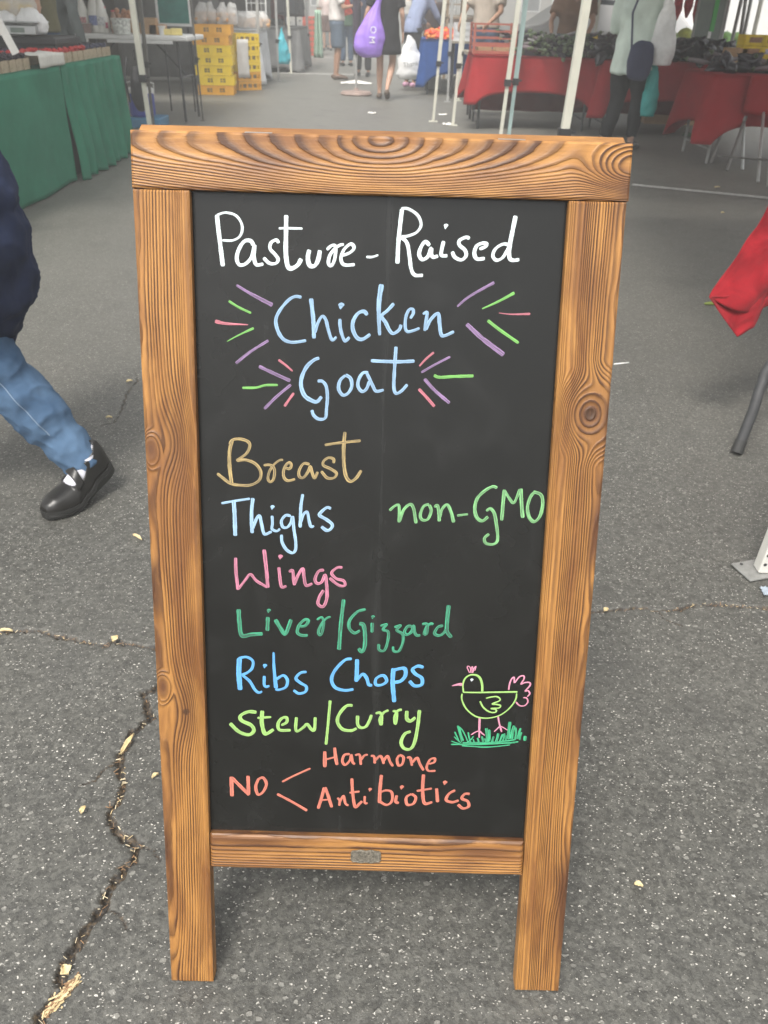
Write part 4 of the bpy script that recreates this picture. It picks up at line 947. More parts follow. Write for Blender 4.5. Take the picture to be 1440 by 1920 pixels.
def walk():
    b = MB()   # body under the clothes, one surface
    b.tube([(-1.17, 1.98, .74), (-1.17, 1.98, .95), (-1.20, 1.97, 1.15), (-1.22, 1.96, 1.27)], [(.13, .15), (.11, .13), (.12, .16), (.06, .06)], 14, side=(1, 0, 0), roundcap=True)
    b.tube([(-1.22, 1.96, 1.25), (-1.26, 1.95, 1.36)], .05, 10, roundcap=True)
    b.ball((-1.27, 1.95, 1.46), .1, 2, (.95, .78, 1.12)); b.ball((-1.365, 1.95, 1.45), .017, 1, (1.2, .8, 1.4))
    b.tube([HIP, KN, AN], [.09, .055, .034], 12, roundcap=True); b.tube([(-1.17, 1.88, .74), (-1.36, 1.83, .42), (-1.46, 1.80, .09)], [.09, .055, .034], 12, roundcap=True)
    b.tube([(-1.21, 1.80, 1.2), (-1.14, 1.74, .95), (-1.30, 1.70, .80)], [.05, .038, .024], 10, roundcap=True); b.tube([(-1.21, 2.12, 1.2), (-1.12, 2.18, .95), (-1.22, 2.2, .78)], [.05, .038, .024], 10, roundcap=True)
    b.tube([(-1.44, 1.80, .05), (-1.62, 1.78, .03)], [.035, .025], 10, roundcap=True)
    fuse(b, 'body', SKIN, walker, .014, smooth_it=4)
    h = MB(); h.ball((-1.25, 1.95, 1.49), .11, 2, (.95, .85, 1.05)); fuse(h, 'hair', HAIR, walker, .012, .005, 30)
    for sgn in (-1, 1):
        e = MB(); e.ball((-1.35, 1.95 + sgn * .03, 1.475), .011, 1, (.5, 1.2, .7)); e.build('eye', EYE, walker, smooth=True)
    for wv, d in ((Vector((-1.30, 1.70, .80)), Vector((-.6, -.1, -.6)).normalized()), (Vector((-1.22, 2.2, .78)), Vector((-.45, .05, -.8)).normalized())):
        hb = MB(); sd_ = d.cross(Vector((0, 1, 0))).normalized(); inw = d.cross(sd_)
        hb.tube([wv, wv + d * .045, wv + d * .085], [(.028, .016), (.038, .016), (.036, .013)], 8, side=sd_, roundcap=True)
        for i_, L_ in enumerate((.062, .072, .068, .054)):
            b0 = wv + d * .085 + sd_ * (.027 - .018 * i_); hb.tube([b0, b0 + d * L_ * .55 + inw * .006, b0 + d * L_ * .85 + inw * .022], [.0085, .0078, .006], 6, roundcap=True)
        b0 = wv + d * .03 + sd_ * .03; hb.tube([b0, b0 + sd_ * .025 + d * .03, b0 + sd_ * .03 + d * .06], [.011, .010, .007], 6, roundcap=True)
        hb.build('hand', SKIN, walker, smooth=True)
    # jeans: rear leg with real folds
    j = MB(); ax = (AN - KN).normalized()
    E = AN + ax * .012
    j.tube([HIP + Vector((.0, 0, .02)), HIP.lerp(KN, .5), KN + Vector((-.015, 0, .015)), KN.lerp(E, .25), KN.lerp(E, .5), KN.lerp(E, .75), E], [.120, .098, .078, .076, .071, .063, .058], 26)
    o = fuse(j, 'jeans_leg', DENIM, walker, .0065, 0, smooth_it=3, label='rear leg of faded blue jeans, heel lifted')
    me = o.data; ns = [v.normal.copy() for v in me.vertices]; side = ax.cross(Vector((0, 1, 0))).normalized()
    for v, nn in zip(me.vertices, ns):
        t = (v.co - KN).dot(ax); s_ = (v.co - KN).dot(side); y = v.co.y
        a_ = .0085 * math.sin(t * 48 + s_ * 22 + 3 * mnoise.noise(v.co * 8)) * math.exp(-((t - .205) / .05) ** 2)
        a_ += .0095 * math.sin(t * 50 - s_ * 20 + y * 15) * math.exp(-((t - .02) / .05) ** 2)
        p_ = Vector((t * 14, s_ * 20 + t * 10, y * 12)); a_ += .0045 * mnoise.noise(p_) + .0040 * max(0, 1 - abs(mnoise.noise(Vector((t * 17 + s_ * 8, s_ * 26 - t * 9, y * 10)))) * 2.6) ** 2 - .003 + .0016 * mnoise.noise(v.co * 60)
        a_ += .010 * math.exp(-((t - .195) / .016) ** 2) * max(0, -nn.dot(side) * .5 + .6)
        v.co += nn * a_
    me.update()
    sm = MB(); 
    pts = []
    for k in range(26):
        t = .04 + .19 * k / 25; q = KN + ax * t; c_ = q + Vector((0, -.5, .28)); 
        pts.append(c_)
    # seam follows the leg surface nearest the camera
    from mathutils.bvhtree import BVHTree
    bv = BVHTree.FromPolygons([v.co for v in me.vertices], [p.vertices for p in me.polygons]); out = []
    for c_ in pts:
        hit = bv.ray_cast(c_, Vector((0, .5, -.28)).normalized())
        if hit[0]: out.append(hit[0] + hit[1] * .0006)
    if len(out) > 4: sm.tube(out, .0016, 5); sm.build('seam', mat('seam_thread', (.20, .27, .36), .9), o)
    if 0: cf = MB(); cf.tube([E - ax * .006, E + ax * .004], [.0625, .063], 30, cap=False); cf.build('cuff', DENIM, o, smooth=True, solid=.004)
    j = MB(); j.tube([(-1.17, 1.88, .76), (-1.27, 1.85, .58), (-1.36, 1.83, .42), (-1.41, 1.81, .25), (-1.45, 1.80, .10)], [.12, .10, .082, .076, .068], 16); fuse(j, 'jeans_leg', DENIM, walker, .014, .006, 12)
    # padded jacket
    b = MB()
    prof = [(1.30, -1.22, .07, .07), (1.24, -1.21, .15, .17), (1.12, -1.17, .175, .20), (1.00, -1.13, .20, .21), (.88, -1.10, .225, .22), (.76, -1.075, .242, .23), (.64, -1.075, .245, .24), (.55, -1.08, .235, .235), (.475, -1.10, .19, .20)]
    prof = [(z, x - .062, a_, c_) for z, x, a_, c_ in prof]
    b.tube([(x, 1.98, z) for z, x, a_, c_ in prof], [(a_, c_) for z, x, a_, c_ in prof], 30, side=(1, 0, 0), roundcap=True)
    b.tube([(-1.21, 1.82, 1.2), (-1.10, 1.74, .97), (-1.26, 1.70, .82)], [.09, .075, .055], 14, roundcap=True); b.tube([(-1.21, 2.12, 1.2), (-1.10, 2.18, .97), (-1.2, 2.2, .80)], [.09, .075, .055], 14, roundcap=True)
    o = fuse(b, 'padded_jacket', NAVY, walker, .010, .010, 10, 1.0, smooth_it=6)
    ns = [v.normal.copy() for v in o.data.vertices]
    for v, nn in zip(o.data.vertices, ns):
        q = Vector((v.co.x * 5 + v.co.z * 3, v.co.y * 9, v.co.z * 13)); r1 = 1 - abs(mnoise.noise(q)) * 2; r2 = 1 - abs(mnoise.noise(q * 2.3 + Vector((5, 2, 8)))) * 2
        v.co += nn * (.006 * max(0, r1) ** 3 + .004 * max(0, r2) ** 3 - .004)
    for v in o.data.vertices:      # horizontal quilting
        z = v.co.z + .01 * mnoise.noise(v.co * 6); a_ = abs(math.sin(z * math.pi / .125)); v.co.x += (v.co.x + 1.16) * .05 * (a_ ** .5 - .7)
    o.data.update()
    front_shoe((-1.53, 1.79), rad(186), 0, 'front shoe')

BLK = mat('black_leather', (.016, .015, .014), .34, .25, 30, bump=.12, bscale=160); RUB = mat('black_rubber', (.022, .022, .021), .55, .2, 40, bump=.1, bscale=300); SOCK = cloth('white_sock', (.62, .62, .68), .3, 60, .06)
def shoe_parts(toe, ang, lift, root, Lf=.245):
    """strap shoe; local x runs toe->heel, bent at the ball by lift"""
    ca, sa = math.cos(ang), math.sin(ang); piv = .085; 
    def place(p):
        x, y, z = p
        if x > piv:
            k = min(1, (x - piv) / .03); a_ = lift * k; dx, dz = x - piv, z; x, z = piv + dx * math.cos(a_) - dz * math.sin(a_) * .9, dx * math.sin(a_) + dz * math.cos(a_)
        return (toe[0] + x * ca - y * sa, toe[1] + x * sa + y * ca, z)
    def hw(x):   # half width
        t = x / Lf; return (.043 * math.sqrt(max(0, 1 - ((t - .36) / .362) ** 2)) if t < .36 else .043 - .012 * math.sin(min(1, (t - .36) / .4) * math.pi / 2) if t < .80 else .031 * math.sqrt(max(0, 1 - ((t - .80) / .203) ** 2)) )
    # sole
    n = 40; mb = MB(); ring = []
    xs = [Lf * (1 - math.cos(math.pi * k / n)) / 2 for k in range(n + 1)]
    out = [(x, hw(x) + .004) for x in xs] + [(x, -hw(x) - .004) for x in xs[::-1][1:-1]]
    m = len(out); lv = []
    for z, g in ((.002, -.003), (.006, .0), (.012, .001), (.0135, -.0015), (.015, .001), (.024, 0)):
        hz = z
        for x, y in out:
            heel = .012 * max(0, min(1, (x - .15) / .02)) * (z > .005)
            lv.append(place((x, y * (1 + g / .04), hz + heel + (.004 * max(0, 1 - x / .05)))))
    fs = [(i * m + k, i * m + (k + 1) % m, (i + 1) * m + (k + 1) % m, (i + 1) * m + k) for i in range(5) for k in range(m)] + [tuple(range(m - 1, -1, -1)), tuple(range(5 * m, 6 * m))]
    mb.add(lv, fs); mb.build('sole', RUB, root, smooth=False)
    # foot surface
    def ht(x):
        t = x / Lf
        return float(np.interp(t, [0, .04, .12, .25, .4, .55, .7, .85, .97, 1.0], [.004, .020, .032, .038, .048, .063, .078, .086, .080, .066]))
    def surf(t, q, g):
        x = Lf * (.01 + .98 * t); a_ = math.pi * q; w_ = (hw(x) + .001) * g; h_ = ht(x) * g
        return place((x, -w_ * math.copysign(abs(math.cos(a_)) ** .75, math.cos(a_)), .024 + .012 * max(0, min(1, (x - .15) / .02)) + h_ * (abs(math.sin(a_)) ** .85)))
    up = MB(); NU, NV = 60, 36
    keep = []
    vs = [surf(i / NU, j / NV, 1.0) for j in range(NV + 1) for i in range(NU + 1)]
    for j in range(NV):
        for i in range(NU):
            t = (i + .5) / NU; q = abs((j + .5) / NV - .5) * 2      # 0 on top
            op = 0
            if .37 < t < .93:
                lim = .60 * min(1, math.sqrt(max(0, (t - .37) / .18))) ; op = q < lim
                if t > .70: op = q < .46 * math.sqrt(max(0, min(1, (.93 - t) / .07)))
            if not op: keep.append((j * (NU + 1) + i, j * (NU + 1) + i + 1, (j + 1) * (NU + 1) + i + 1, (j + 1) * (NU + 1) + i))
    up.add(vs, keep); up.build('upper', BLK, root, smooth=True, solid=.0035)
    sk = MB(); sk.grid(lambda u, v: surf(.06 + .91 * u, v, .90), 40, 24); sk.build('sock_foot', SOCK, root, smooth=True)
    st = MB(); 
    def strap(u, v): t = .565 + .075 * (u - .5) * 1.25 + .10 * (v - .5); return surf(t, .14 + .72 * v, 1.04)
    st.grid(strap, 6, 24); st.build('strap', BLK, root, smooth=True, solid=.004)
    bk = MB(); c_ = surf(.60, .80, 1.12); bk.box(c_, (.014, .012, .004), rz=ang); bk.build('buckle', mat('dull_metal', (.3, .3, .3), .4, metal=1), root)
    return place
def front_shoe(toe, ang, lift, nm): shoe_parts((-1.68, 1.77), rad(4), 0, walker)
TOE = gp(82, 968, .012); HEEL = gp(205, 880, .055)
sang = math.atan2(HEEL[1] - TOE[1], HEEL[0] - TOE[0])
walk()
pl = shoe_parts(TOE[:2], sang, rad(21), walker)
# sock ankle joins shoe and jeans
sa_ = MB(); q0 = Vector(pl((.185, 0, .03))); q1 = Vector(pl((.190, 0, .09)))
sa_.tube([q0, q1, q1.lerp(AN, .75)], [(.030, .027), (.032, .030), (.038, .036)], 18, roundcap=True); sa_.build('sock_ankle', SOCK, walker, smooth=True)

# ================================================================== LEFT STALLS
GREEN = cloth('green_tablecloth', (.035, .185, .115), .3, 4, .14)
TX = -2.42
def drape(name, y0, y1, x, ztop, zbot, nf, amp, seed, nrm=1, flat=0, lean=0):
    mb = MB(); n = int((y1 - y0) / .02)
    def fn(u, v):
        y = y0 + (y1 - y0) * u; d = v
        a_ = amp * (d ** .8) * (1 - flat) * (math.sin(u * nf * 6.28 + 1.6 * mnoise.noise(Vector((u * 4, seed, 0)))) * .6 + .6 * mnoise.noise(Vector((u * nf * 2.2, seed, d * .6))))
        a_ += .015 * mnoise.noise(Vector((y * 2, d * 2, seed)))
        zb = zbot + .012 * mnoise.noise(Vector((y * 5, seed, 3)))
        return (x + nrm * (a_ + lean * d + .012), y, ztop + (zb - ztop) * d)
    mb.grid(fn, n, 26)
    return mb
gt = thing('market_table', 'long table under floor-length green cloth, covered with berry baskets', 'table')
mb = MB(); mb.box((TX - .40, 5.95, .745), (.76, 3.9, .03)); mb.build('table_top', mat('table_board', (.3, .27, .22), .6), gt)
for y in (4.2, 6.0, 7.75):
    for x in (-.12, -.7): mb = MB(); mb.tube([(TX + x, y, 0), (TX + x, y, .73)], .016, 8); mb.build('leg', mat('dark_steel', (.06, .06, .065), .4, metal=.7), gt)
gc = thing('tablecloth', 'green cloth draped to the ground over the berry table', 'tablecloth')
mb = MB(); mb.box((TX - .38, 5.95, .766), (.80, 3.94, .006)); mb.build('cloth_top', GREEN, gc)
drape('d', 3.98, 6.44, TX + .02, .766, .012, 3, .03, 3, flat=.5).build('cloth_side', GREEN, gc, True, solid=.004, label='smooth near half of the green skirt')
drape('d', 6.47, 7.92, TX + .015, .766, .010, 7, .085, 8, lean=.02).build('cloth_side', GREEN, gc, True, solid=.004, label='pleated far half of the green skirt')
mb = MB(); mb.grid(lambda u, v: (TX + .02 - .8 * u, 7.925 + .03 * v * math.sin(u * 20), .766 - .75 * v), 30, 10); mb.build('cloth_end', GREEN, gc, True, solid=.004)

# berry baskets
KRAFT = mat('pulp_basket', (.42, .34, .24), .85, .2, 60)
def basket_meshes():
    mb = MB(); a_ = .052; h_ = .065
    for sx_, sy_, w_, d_ in ((0, a_, .104, .003), (0, -a_, .104, .003), (a_, 0, .003, .101), (-a_, 0, .003, .101)):
        mb.box((sx_, sy_, h_ / 2 + .001), (w_, d_, h_))
    mb.box((0, 0, .003), (.101, .101, .003)); 
    for k in (-.032, -.011, .011, .032): mb.box((a_ + .0018, k, .03), (.0012, .008, .03))
    return mb.mesh('basket', KRAFT)
BASK = basket_meshes()
def berry_mesh(col, nm, r0, seed):
    r = random.Random(seed); mb = MB()
    for _ in range(34): mb.ball((r.uniform(-.040, .040), r.uniform(-.040, .040), .058 + r.uniform(0, .034)), r0 * r.uniform(.85, 1.15), 1, (1, 1, .9))
    return mb.mesh(nm, mat(nm + '_skin', col, .35, .3, 60), True)
BER = [berry_mesh((.50, .025, .022), 'strawberries', .0125, 1), berry_mesh((.018, .012, .022), 'blackberries', .0105, 2), berry_mesh((.045, .05, .10), 'blueberries', .0085, 3), berry_mesh((.34, .02, .04), 'raspberries', .010, 4)]
BN = ['strawberries', 'blackberries', 'blueberries', 'raspberries']
BG = ['pulp basket of red strawberries in the rows along the green table', 'pulp basket of blackberries in the rows along the green table', 'pulp basket of blueberries in the rows along the green table', 'pulp basket of raspberries in the rows along the green table']
r = random.Random(3)
for row in range(5):
    y = 4.15 + .02 * row
    while y < 7.84:
        x = TX - .075 - row * .128
        if y < 6.1: k = (1, 1, 3, 2, 1)[row]
        elif y < 6.55 and row == 0: k = -1
        elif y < 7.25: k = (0, 0, 2, 1, 2)[row]
        else: k = (2, 1, 2, 1, 2)[row]
        if y < 5.4 and row > 2: y += .117; continue
        if k >= 0 and r.random() > .04:
            t = thing('berry_basket', BG[k], 'basket', (x + r.uniform(-.004, .004), y, .770), r.uniform(-.08, .08), 'baskets of ' + BN[k] + ' on the green table')
            link('basket', BASK, t); o = link(BN[k], BER[k], t); o.location = (0, 0, 0); o.rotation_euler = (0, 0, r.choice((0, 1.57, 3.14)))
        y += .117
# folded newspaper / paper sheet hanging over the table edge
mb = MB(); mb.grid(lambda u, v: (TX + .035 - .17 * (1 - v) if v < .75 else TX + .04 + .01 * math.sin(u * 9), 6.08 + .46 * u, .850 + .006 * math.sin(u * 14 + v * 5) if v < .75 else .850 - (v - .75) * .30), 20, 16)
tag(mb.build('paper_sheet', mat('newsprint', (.60, .59, .54), .85, .1, 30), None, True, solid=.002), 'creased white paper sheet lying over the berry baskets', 'paper')
# white strip sign
a_, b_ = P3(30, 101, 5.6), P3(-14, 20, 5.6)
mb = MB(); d = (b_ - a_).normalized(); sd_ = Vector((1, 0, .4)).normalized()
mb.add([a_ - sd_ * .025, a_ + sd_ * .025, b_ + sd_ * .025, b_ - sd_ * .025], [(0, 1, 2, 3)])
tag(mb.build('price_strip', mat('paper', None), None, solid=.002), 'white paper strip slanting over the berries at the left edge', 'sign')
# scale and bagged yellow fruit at back
CLEAR = mat('clear_bag', (.78, .78, .76), .35, .1, 30, bump=.6, bscale=30, alpha=.42)
def pbag(label, c, w_, h_, m, inner=None, name='plastic_bag', seed=0, squat=None):
    squat = inner is not None if squat is None else squat
    t = thing(name, label, 'bag', c)
    mb = MB()
    pts = [(0, 0, 0), (0, 0, h_ * .12), (0, 0, h_ * .4), (0, 0, h_ * .7), (0, 0, h_ * .85), (0, 0, h_)]
    rs = [(w_ * .40, w_ * .24), (w_ * .5, w_ * .33), (w_ * .46, w_ * .32), (w_ * .27, w_ * .20), (w_ * .17, w_ * .12), (w_ * .07, w_ * .05)]
    if squat: rs = [(w_ * .44, w_ * .3), (w_ * .5, w_ * .36), (w_ * .50, w_ * .36), (w_ * .42, w_ * .3), (w_ * .30, w_ * .2), (w_ * .20, w_ * .06)]
    P_ = []; Q_ = []
    for k in range(17):
        f_ = k / 16 * 5; i_ = min(int(f_), 4); g_ = f_ - i_; P_.append((0, 0, pts[i_][2] * (1 - g_) + pts[i_ + 1][2] * g_)); Q_.append(tuple(a_ * (1 - g_) + b_ * g_ for a_, b_ in zip(rs[i_], rs[i_ + 1])))
    mb.tube(P_, Q_, 26, side=(1, 0, 0))
    me = mb.mesh('film', m, True)
    ln = ((seed * 37) % 11 - 5) / 5 * .22 * w_; tw_ = 1.0 + ((seed * 13) % 7 - 3) * .07
    for v in me.vertices:
        v.co.x = v.co.x * tw_ + ln * (v.co.z / h_) ** 2
        k_ = v.co.z / h_; q_ = v.co * (9 / w_ * .3)
        v.co.x += w_ * (.10 * mnoise.noise(q_ + Vector((seed, 0, 0))) + .05 * mnoise.noise(q_ * 2.3)); v.co.y += w_ * .10 * mnoise.noise(q_ + Vector((0, seed, 5)))
        v.co.z += h_ * .10 * mnoise.noise(q_ * 1.5 + Vector((3, seed, 0))) * (k_ > .1)
    link('film', me, t)
    if inner:
        mb = MB(); [mb.ball(((i_ % 3 - 1) * w_ * .26, (i_ // 3 - .5) * w_ * .2, h_ * (.22 + .22 * (i_ % 2))), w_ * .20, 2, (1, .9, .85)) for i_ in range(6)]; mb.build('contents', inner, t, smooth=True)
    return t
YEL = mat('yellow_fruit', (.78, .50, .03), .5, .2, 20)
pbag('clear bag of yellow squash behind the berries, left one', P3(20, 47, 6.9) , .20, .26, CLEAR, YEL, seed=1)
pbag('clear bag of yellow squash behind the berries, next to the olive shirt', P3(47, 47, 6.9), .17, .24, CLEAR, YEL, seed=2)
for px, py, lab in ((5, 66, 'crumpled white plastic bag at the far left of the berry stall'), (25, 56, 'crumpled white plastic bag beside the weighing scale'), (64, 50, 'small white plastic bag between squash and olive shirt')):
    pbag(lab, P3(px, py + 12, 6.8), .18, .16, mat('white_film', None), seed=px, squat=True)
t = thing('weighing_scale', 'silver weighing scale on the black box behind the berries', 'scale', P3(46, 66, 6.8))
mb = MB(); mb.box((0, 0, .035), (.26, .22, .06)); mb.build('body', mat('steel', (.45, .46, .46), .35, .1, metal=.8), t, bevel=.006)
mb = MB(); mb.box((0, 0, .085), (.30, .26, .01)); mb.build('tray', mat('steel', None), t, bevel=.003)
mb = MB(); mb.box((0, -.112, .035), (.10, .004, .03)); mb.build('display', mat('lcd', (.16, .2, .17), .3), t)
c = P3(48, 66, 6.9)
t = thing('black_storage_box', 'black plastic box behind the berry baskets carrying the scale', 'box', (c[0] - .05, c[1] + .05, 0)); mb = MB(); mb.box((0, 0, c[2] / 2), (.66, .5, c[2] - .002)); mb.build('box_body', mat('black_plastic', (.02, .02, .022), .5, .2), t, bevel=.01)
mb = MB(); mb.box((0, 0, c[2] - .03), (.69, .53, .04)); mb.build('rim', mat('black_plastic', None), t, bevel=.005)

OLIVE = cloth('olive_shirt', (.14, .13, .075)); JEAN2 = denim('dark_denim', (.04, .06, .10), (.09, .13, .20)); GREY = cloth('grey_hoodie', (.11, .125, .125))
p = P3(80, 56, 7.5); human('berry seller in olive shirt and blue jeans, back turned, behind the green table', (p[0], p[1], 0), rad(100), 1.70, dict(elR=(.30, .12, 1.16), wrR=(.22, .36, 1.12)), top=OLIVE, bottom=JEAN2, shoe=BLK, wide=1.1)
p = P3(92, 40, 8.7); human('person in grey hooded jacket leaning over the white folding table', (p[0] - .05, p[1] + .1, 0), rad(-62), 1.72, dict(waist=(0, .06, 1.08), chest=(0, .17, 1.25), neck=(0, .27, 1.38), head=(0, .36, 1.50), shL=(-.175, .2, 1.34), shR=(.175, .2, 1.34), elR=(.25, .20, 1.07), wrR=(.22, .26, .80), elL=(-.25, .18, 1.07), wrL=(-.22, .24, .80)), top=GREY, toplong=True, tophem=.86, bottom=mat('black_trouser', (.02, .02, .022), .9), shoe=BLK, wide=1.12)

# white folding table
WPL = mat('white_table_plastic', (.70, .70, .68), .45, .05, 10); DST = mat('dark_steel', None)
zt = .845; x0_, x1_ = P3(117, 74, 10.0)[0], P3(355, 74, 10.0)[0]
wt = thing('folding_table', 'white plastic folding table with dairy goods and black legs', 'table', ((x0_ + x1_) / 2, 10.36, 0), rad(-2))
Lx = x1_ - x0_
mb = MB(); mb.box((0, 0, zt - .012), (Lx, .74, .05)); mb.build('table_top', WPL, wt, bevel=.014)
mb = MB()
for y in (-.365,): mb.box((-Lx * .40, y, zt - .052), (Lx * .22, .02, .03)); mb.box((Lx * .12, y, zt - .052), (Lx * .52, .02, .03))
mb.build('apron', WPL, wt, bevel=.004)
for sx_ in (-1, 1):
    for sy_ in (-1, 1):
        mb = MB(); xx = sx_ * (Lx / 2 - .14); mb.tube([(xx, sy_ * .28, zt - .04), (xx + .02 * sx_, sy_ * .30, 0.01)], .014, 8); mb.build('leg', DST, wt)
    mb = MB(); mb.tube([(xx, -.28, .45), (xx, .28, .45)], .010, 8); mb.build('crossbar', DST, wt)
    mb = MB(); mb.tube([(xx, 0, .45), (xx - sx_ * .35, 0, zt - .04)], .009, 8); mb.build('brace', DST, wt)
GLS = mat('milk_glass', (.80, .79, .74), .18, .03, 10)
def bottle(px, py, label, h_=.27, m=GLS, cap=(.6, .08, .10), lab=(.18, .22, .42)):
    c = P3(px, py, 10.2); t = thing('milk_bottle', label, 'bottle', (c[0], c[1], zt + .014), 0, 'milk bottles on the white folding table')
    k = h_ / .27; mb = MB(); mb.lathe((0, 0, 0), [(.040 * k, 0), (.047 * k, .008 * k), (.047 * k, .13 * k), (.042 * k, .165 * k), (.025 * k, .215 * k), (.019 * k, .24 * k), (.022 * k, .255 * k)], 16); mb.build('bottle_body', m, t, smooth=True)
    mb = MB(); mb.lathe((0, 0, .250 * k), [(.024 * k, 0), (.024 * k, .016 * k)], 16); mb.build('cap', mat('cap' + str(cap), cap, .4), t)
    mb = MB(); mb.grid(lambda u, v: (.0478 * k * math.cos(-2.4 + 1.7 * u), .0478 * k * math.sin(-2.4 + 1.7 * u), (.05 + .06 * v) * k), 10, 2); mb.build('printed_label', mat('print' + str(lab), lab, .6, .6, 60), t)
bottle(160, 66, 'tall milk bottle with faint red print, leftmost on the white table', .36, lab=(.5, .25, .25))
bottle(180, 46, 'large white milk bottle with blue printed label', .40)
bottle(192, 50, 'milk bottle standing behind the blue printed one', .38, lab=(.6, .6, .6))
bottle(200, 58, 'smaller milk bottle with red cap and red print at the front', .25, lab=(.5, .12, .18))
bottle(216, 58, 'brown chocolate milk bottle right of the red capped one', .22, mat('choc_milk', (.36, .22, .15), .3), lab=(.5, .4, .3))
def pot(px, w_, h_, label, m, name, cat, dy=0, zt_=None, Yv=10.2, taper=1.15):
    c = P3(px, 60, Yv + dy); t = thing(name, label, cat, (c[0], c[1], (zt_ or zt) + .014)); mb = MB()
    mb.lathe((0, 0, 0), [(w_ / 2 / taper, 0), (w_ / 2, h_), (w_ / 2 + .006, h_), (w_ / 2 + .006, h_ - .012)], 18); mb.build('tub', m, t, smooth=False)
    mb = MB(); mb.lathe((0, 0, h_ - .01), [(w_ / 2 * .93, 0), (w_ / 2 * .90, .012)], 18); mb.build('rim', mat('rim_' + name, (.6, .6, .58), .4), t)
pot(229, .20, .145, 'white printed ceramic pot in front on the folding table', mat('printed_pot', (.62, .64, .60), .4, .5, 40), 'ceramic_pot', 'pot', -.15)
pot(163, .11, .09, 'brown plastic tub at the left end of the folding table', mat('brown_tub', (.28, .20, .18), .4), 'plastic_tub', 'tub', -.1)
pot(304, .07, .085, 'small white cup next to the yellow butter', WPL, 'white_cup', 'cup', -.1)
KR = mat('cardboard', (.42, .27, .15), .85, .15, 12); 
def crate_box(name, label, cat, c, size, m, rz=0, lid=True, tape=True):
    t = thing(name, label, cat, c, rz); mb = MB(); mb.box((0, 0, size[2] / 2), size); mb.build('box_body', m, t, bevel=.003)
    if tape: mb = MB(); mb.box((0, 0, size[2] + .0015), (size[0] * .98, .045, .002)); mb.build('tape', mat('tape', (.45, .36, .25), .3), t)
    if lid:
        mb = MB(); mb.box((0, -size[1] / 4 - .001, size[2] + .004), (size[0] * .99, size[1] * .49, .003), rx=.04); mb.box((0, size[1] / 4 + .001, size[2] + .004), (size[0] * .99, size[1] * .49, .003), rx=-.04); mb.build('flap', m, t)
    return t
for px, sz, lab, m in ((285, (.13, .12, .15), 'tan carton behind the butter on the folding table', KR), (297, (.17, .12, .09), 'low orange-brown carton on the folding table', mat('orange_card', (.52, .30, .15), .8)), (270, (.07, .07, .10), 'narrow brown carton by the dark pole', KR)):
    c = P3(px, 60, 10.25); crate_box('carton', lab, 'box', (c[0], c[1], zt + .014), sz, m)
for k, (px, lab) in enumerate(((316, 'small yellow butter block beside the white cup'), (331, 'larger yellow butter block near the table end'))):
    c = P3(px, 60, 10.12); mb = MB(); mb.box((0, 0, .03 + .005 * k), (.10 + .02 * k, .07, .055 + .01 * k), rz=.2); tag(mb.build('butter_block', mat('butter', (.75, .62, .22), .5), None, bevel=.006, loc=(c[0], c[1], zt + .013)), lab, 'butter')
c = P3(233, 30, 10.5); t = thing('bag_of_rolls', 'orange net of eggs behind the white pot', 'bag', (c[0], c[1], zt + .014)); mb = MB(); r = random.Random(8)
for _ in range(16): mb.ball((r.uniform(-.09, .09), r.uniform(-.05, .05), .17 + r.uniform(-.03, .04)), .03, 2)
mb.build('rolls', mat('brown_eggs', (.55, .27, .15), .5), t, smooth=True); mb = MB(); mb.box((0, 0, .068), (.22, .14, .136)); mb.build('carton_base', KR, t)
# green board sign on white frame
c = P3(325, 15, 11.2); t = thing('green_board', 'dark green board in a white frame standing behind the folding table', 'sign', (c[0], c[1], c[2] - .1))
mb = MB(); mb.box((0, 0, .22), (.36, .012, .56)); mb.build('panel', mat('board_green', (.02, .17, .14), .6, .25), t)
mb = MB(); [mb.box(q, s_) for q, s_ in (((0, -.002, -.07), (.42, .02, .03)), ((-.195, -.002, .22), (.03, .02, .56)), ((.195, -.002, .22), (.03, .02, .56)), ((0, -.002, .51), (.42, .02, .03)))]; mb.build('frame', WPL, t)
mb = MB(); [mb.tube([(x, .0, -c[2] + .1), (x, 0, -.07)], .01, 6) for x in (-.15, .15)]; mb.build('stand', DST, t)
# below and behind table
c = P3(268, 215, 9.9); 
COOL = thing('cooler', 'blue cooler jug with white lid under the folding table end', 'cooler', (P3(267, 200, 9.7)[0], 9.7, .0))
mb = MB(); mb.lathe((0, 0, .10), [(.12, 0), (.135, .02), (.138, .20), (.13, .23)], 20); mb.build('jug', mat('cooler_blue', (.03, .05, .30), .4), COOL, smooth=False)
mb = MB(); mb.lathe((0, 0, .33), [(.142, 0), (.142, .035), (.12, .05)], 20); mb.build('lid', WPL, COOL)
mb = MB(); mb.tube([(-.14, 0, .32), (-.15, 0, .42), (0, 0, .46), (.15, 0, .42), (.14, 0, .32)], .007, 6); mb.build('handle', WPL, COOL)
t = thing('plastic_tub', 'pale blue plastic tub on the ground under the cooler', 'tub', (P3(278, 222, 9.7)[0], 9.7, 0)); mb = MB(); mb.box((0, 0, .05), (.36, .40, .10)); mb.build('tub_body', mat('tub_blue', (.06, .20, .34), .4), t, bevel=.012)
t = thing('black_bag', 'black rucksack hanging at the end of the green table', 'bag', (P3(253, 120, 8.6)[0], 8.6, .30)); mb = MB(); mb.tube([(0, 0, 0), (0, 0, .08), (0, 0, .24), (0, 0, .33)], [(.05, .07), (.07, .09), (.065, .08), (.03, .04)], 16, roundcap=True)
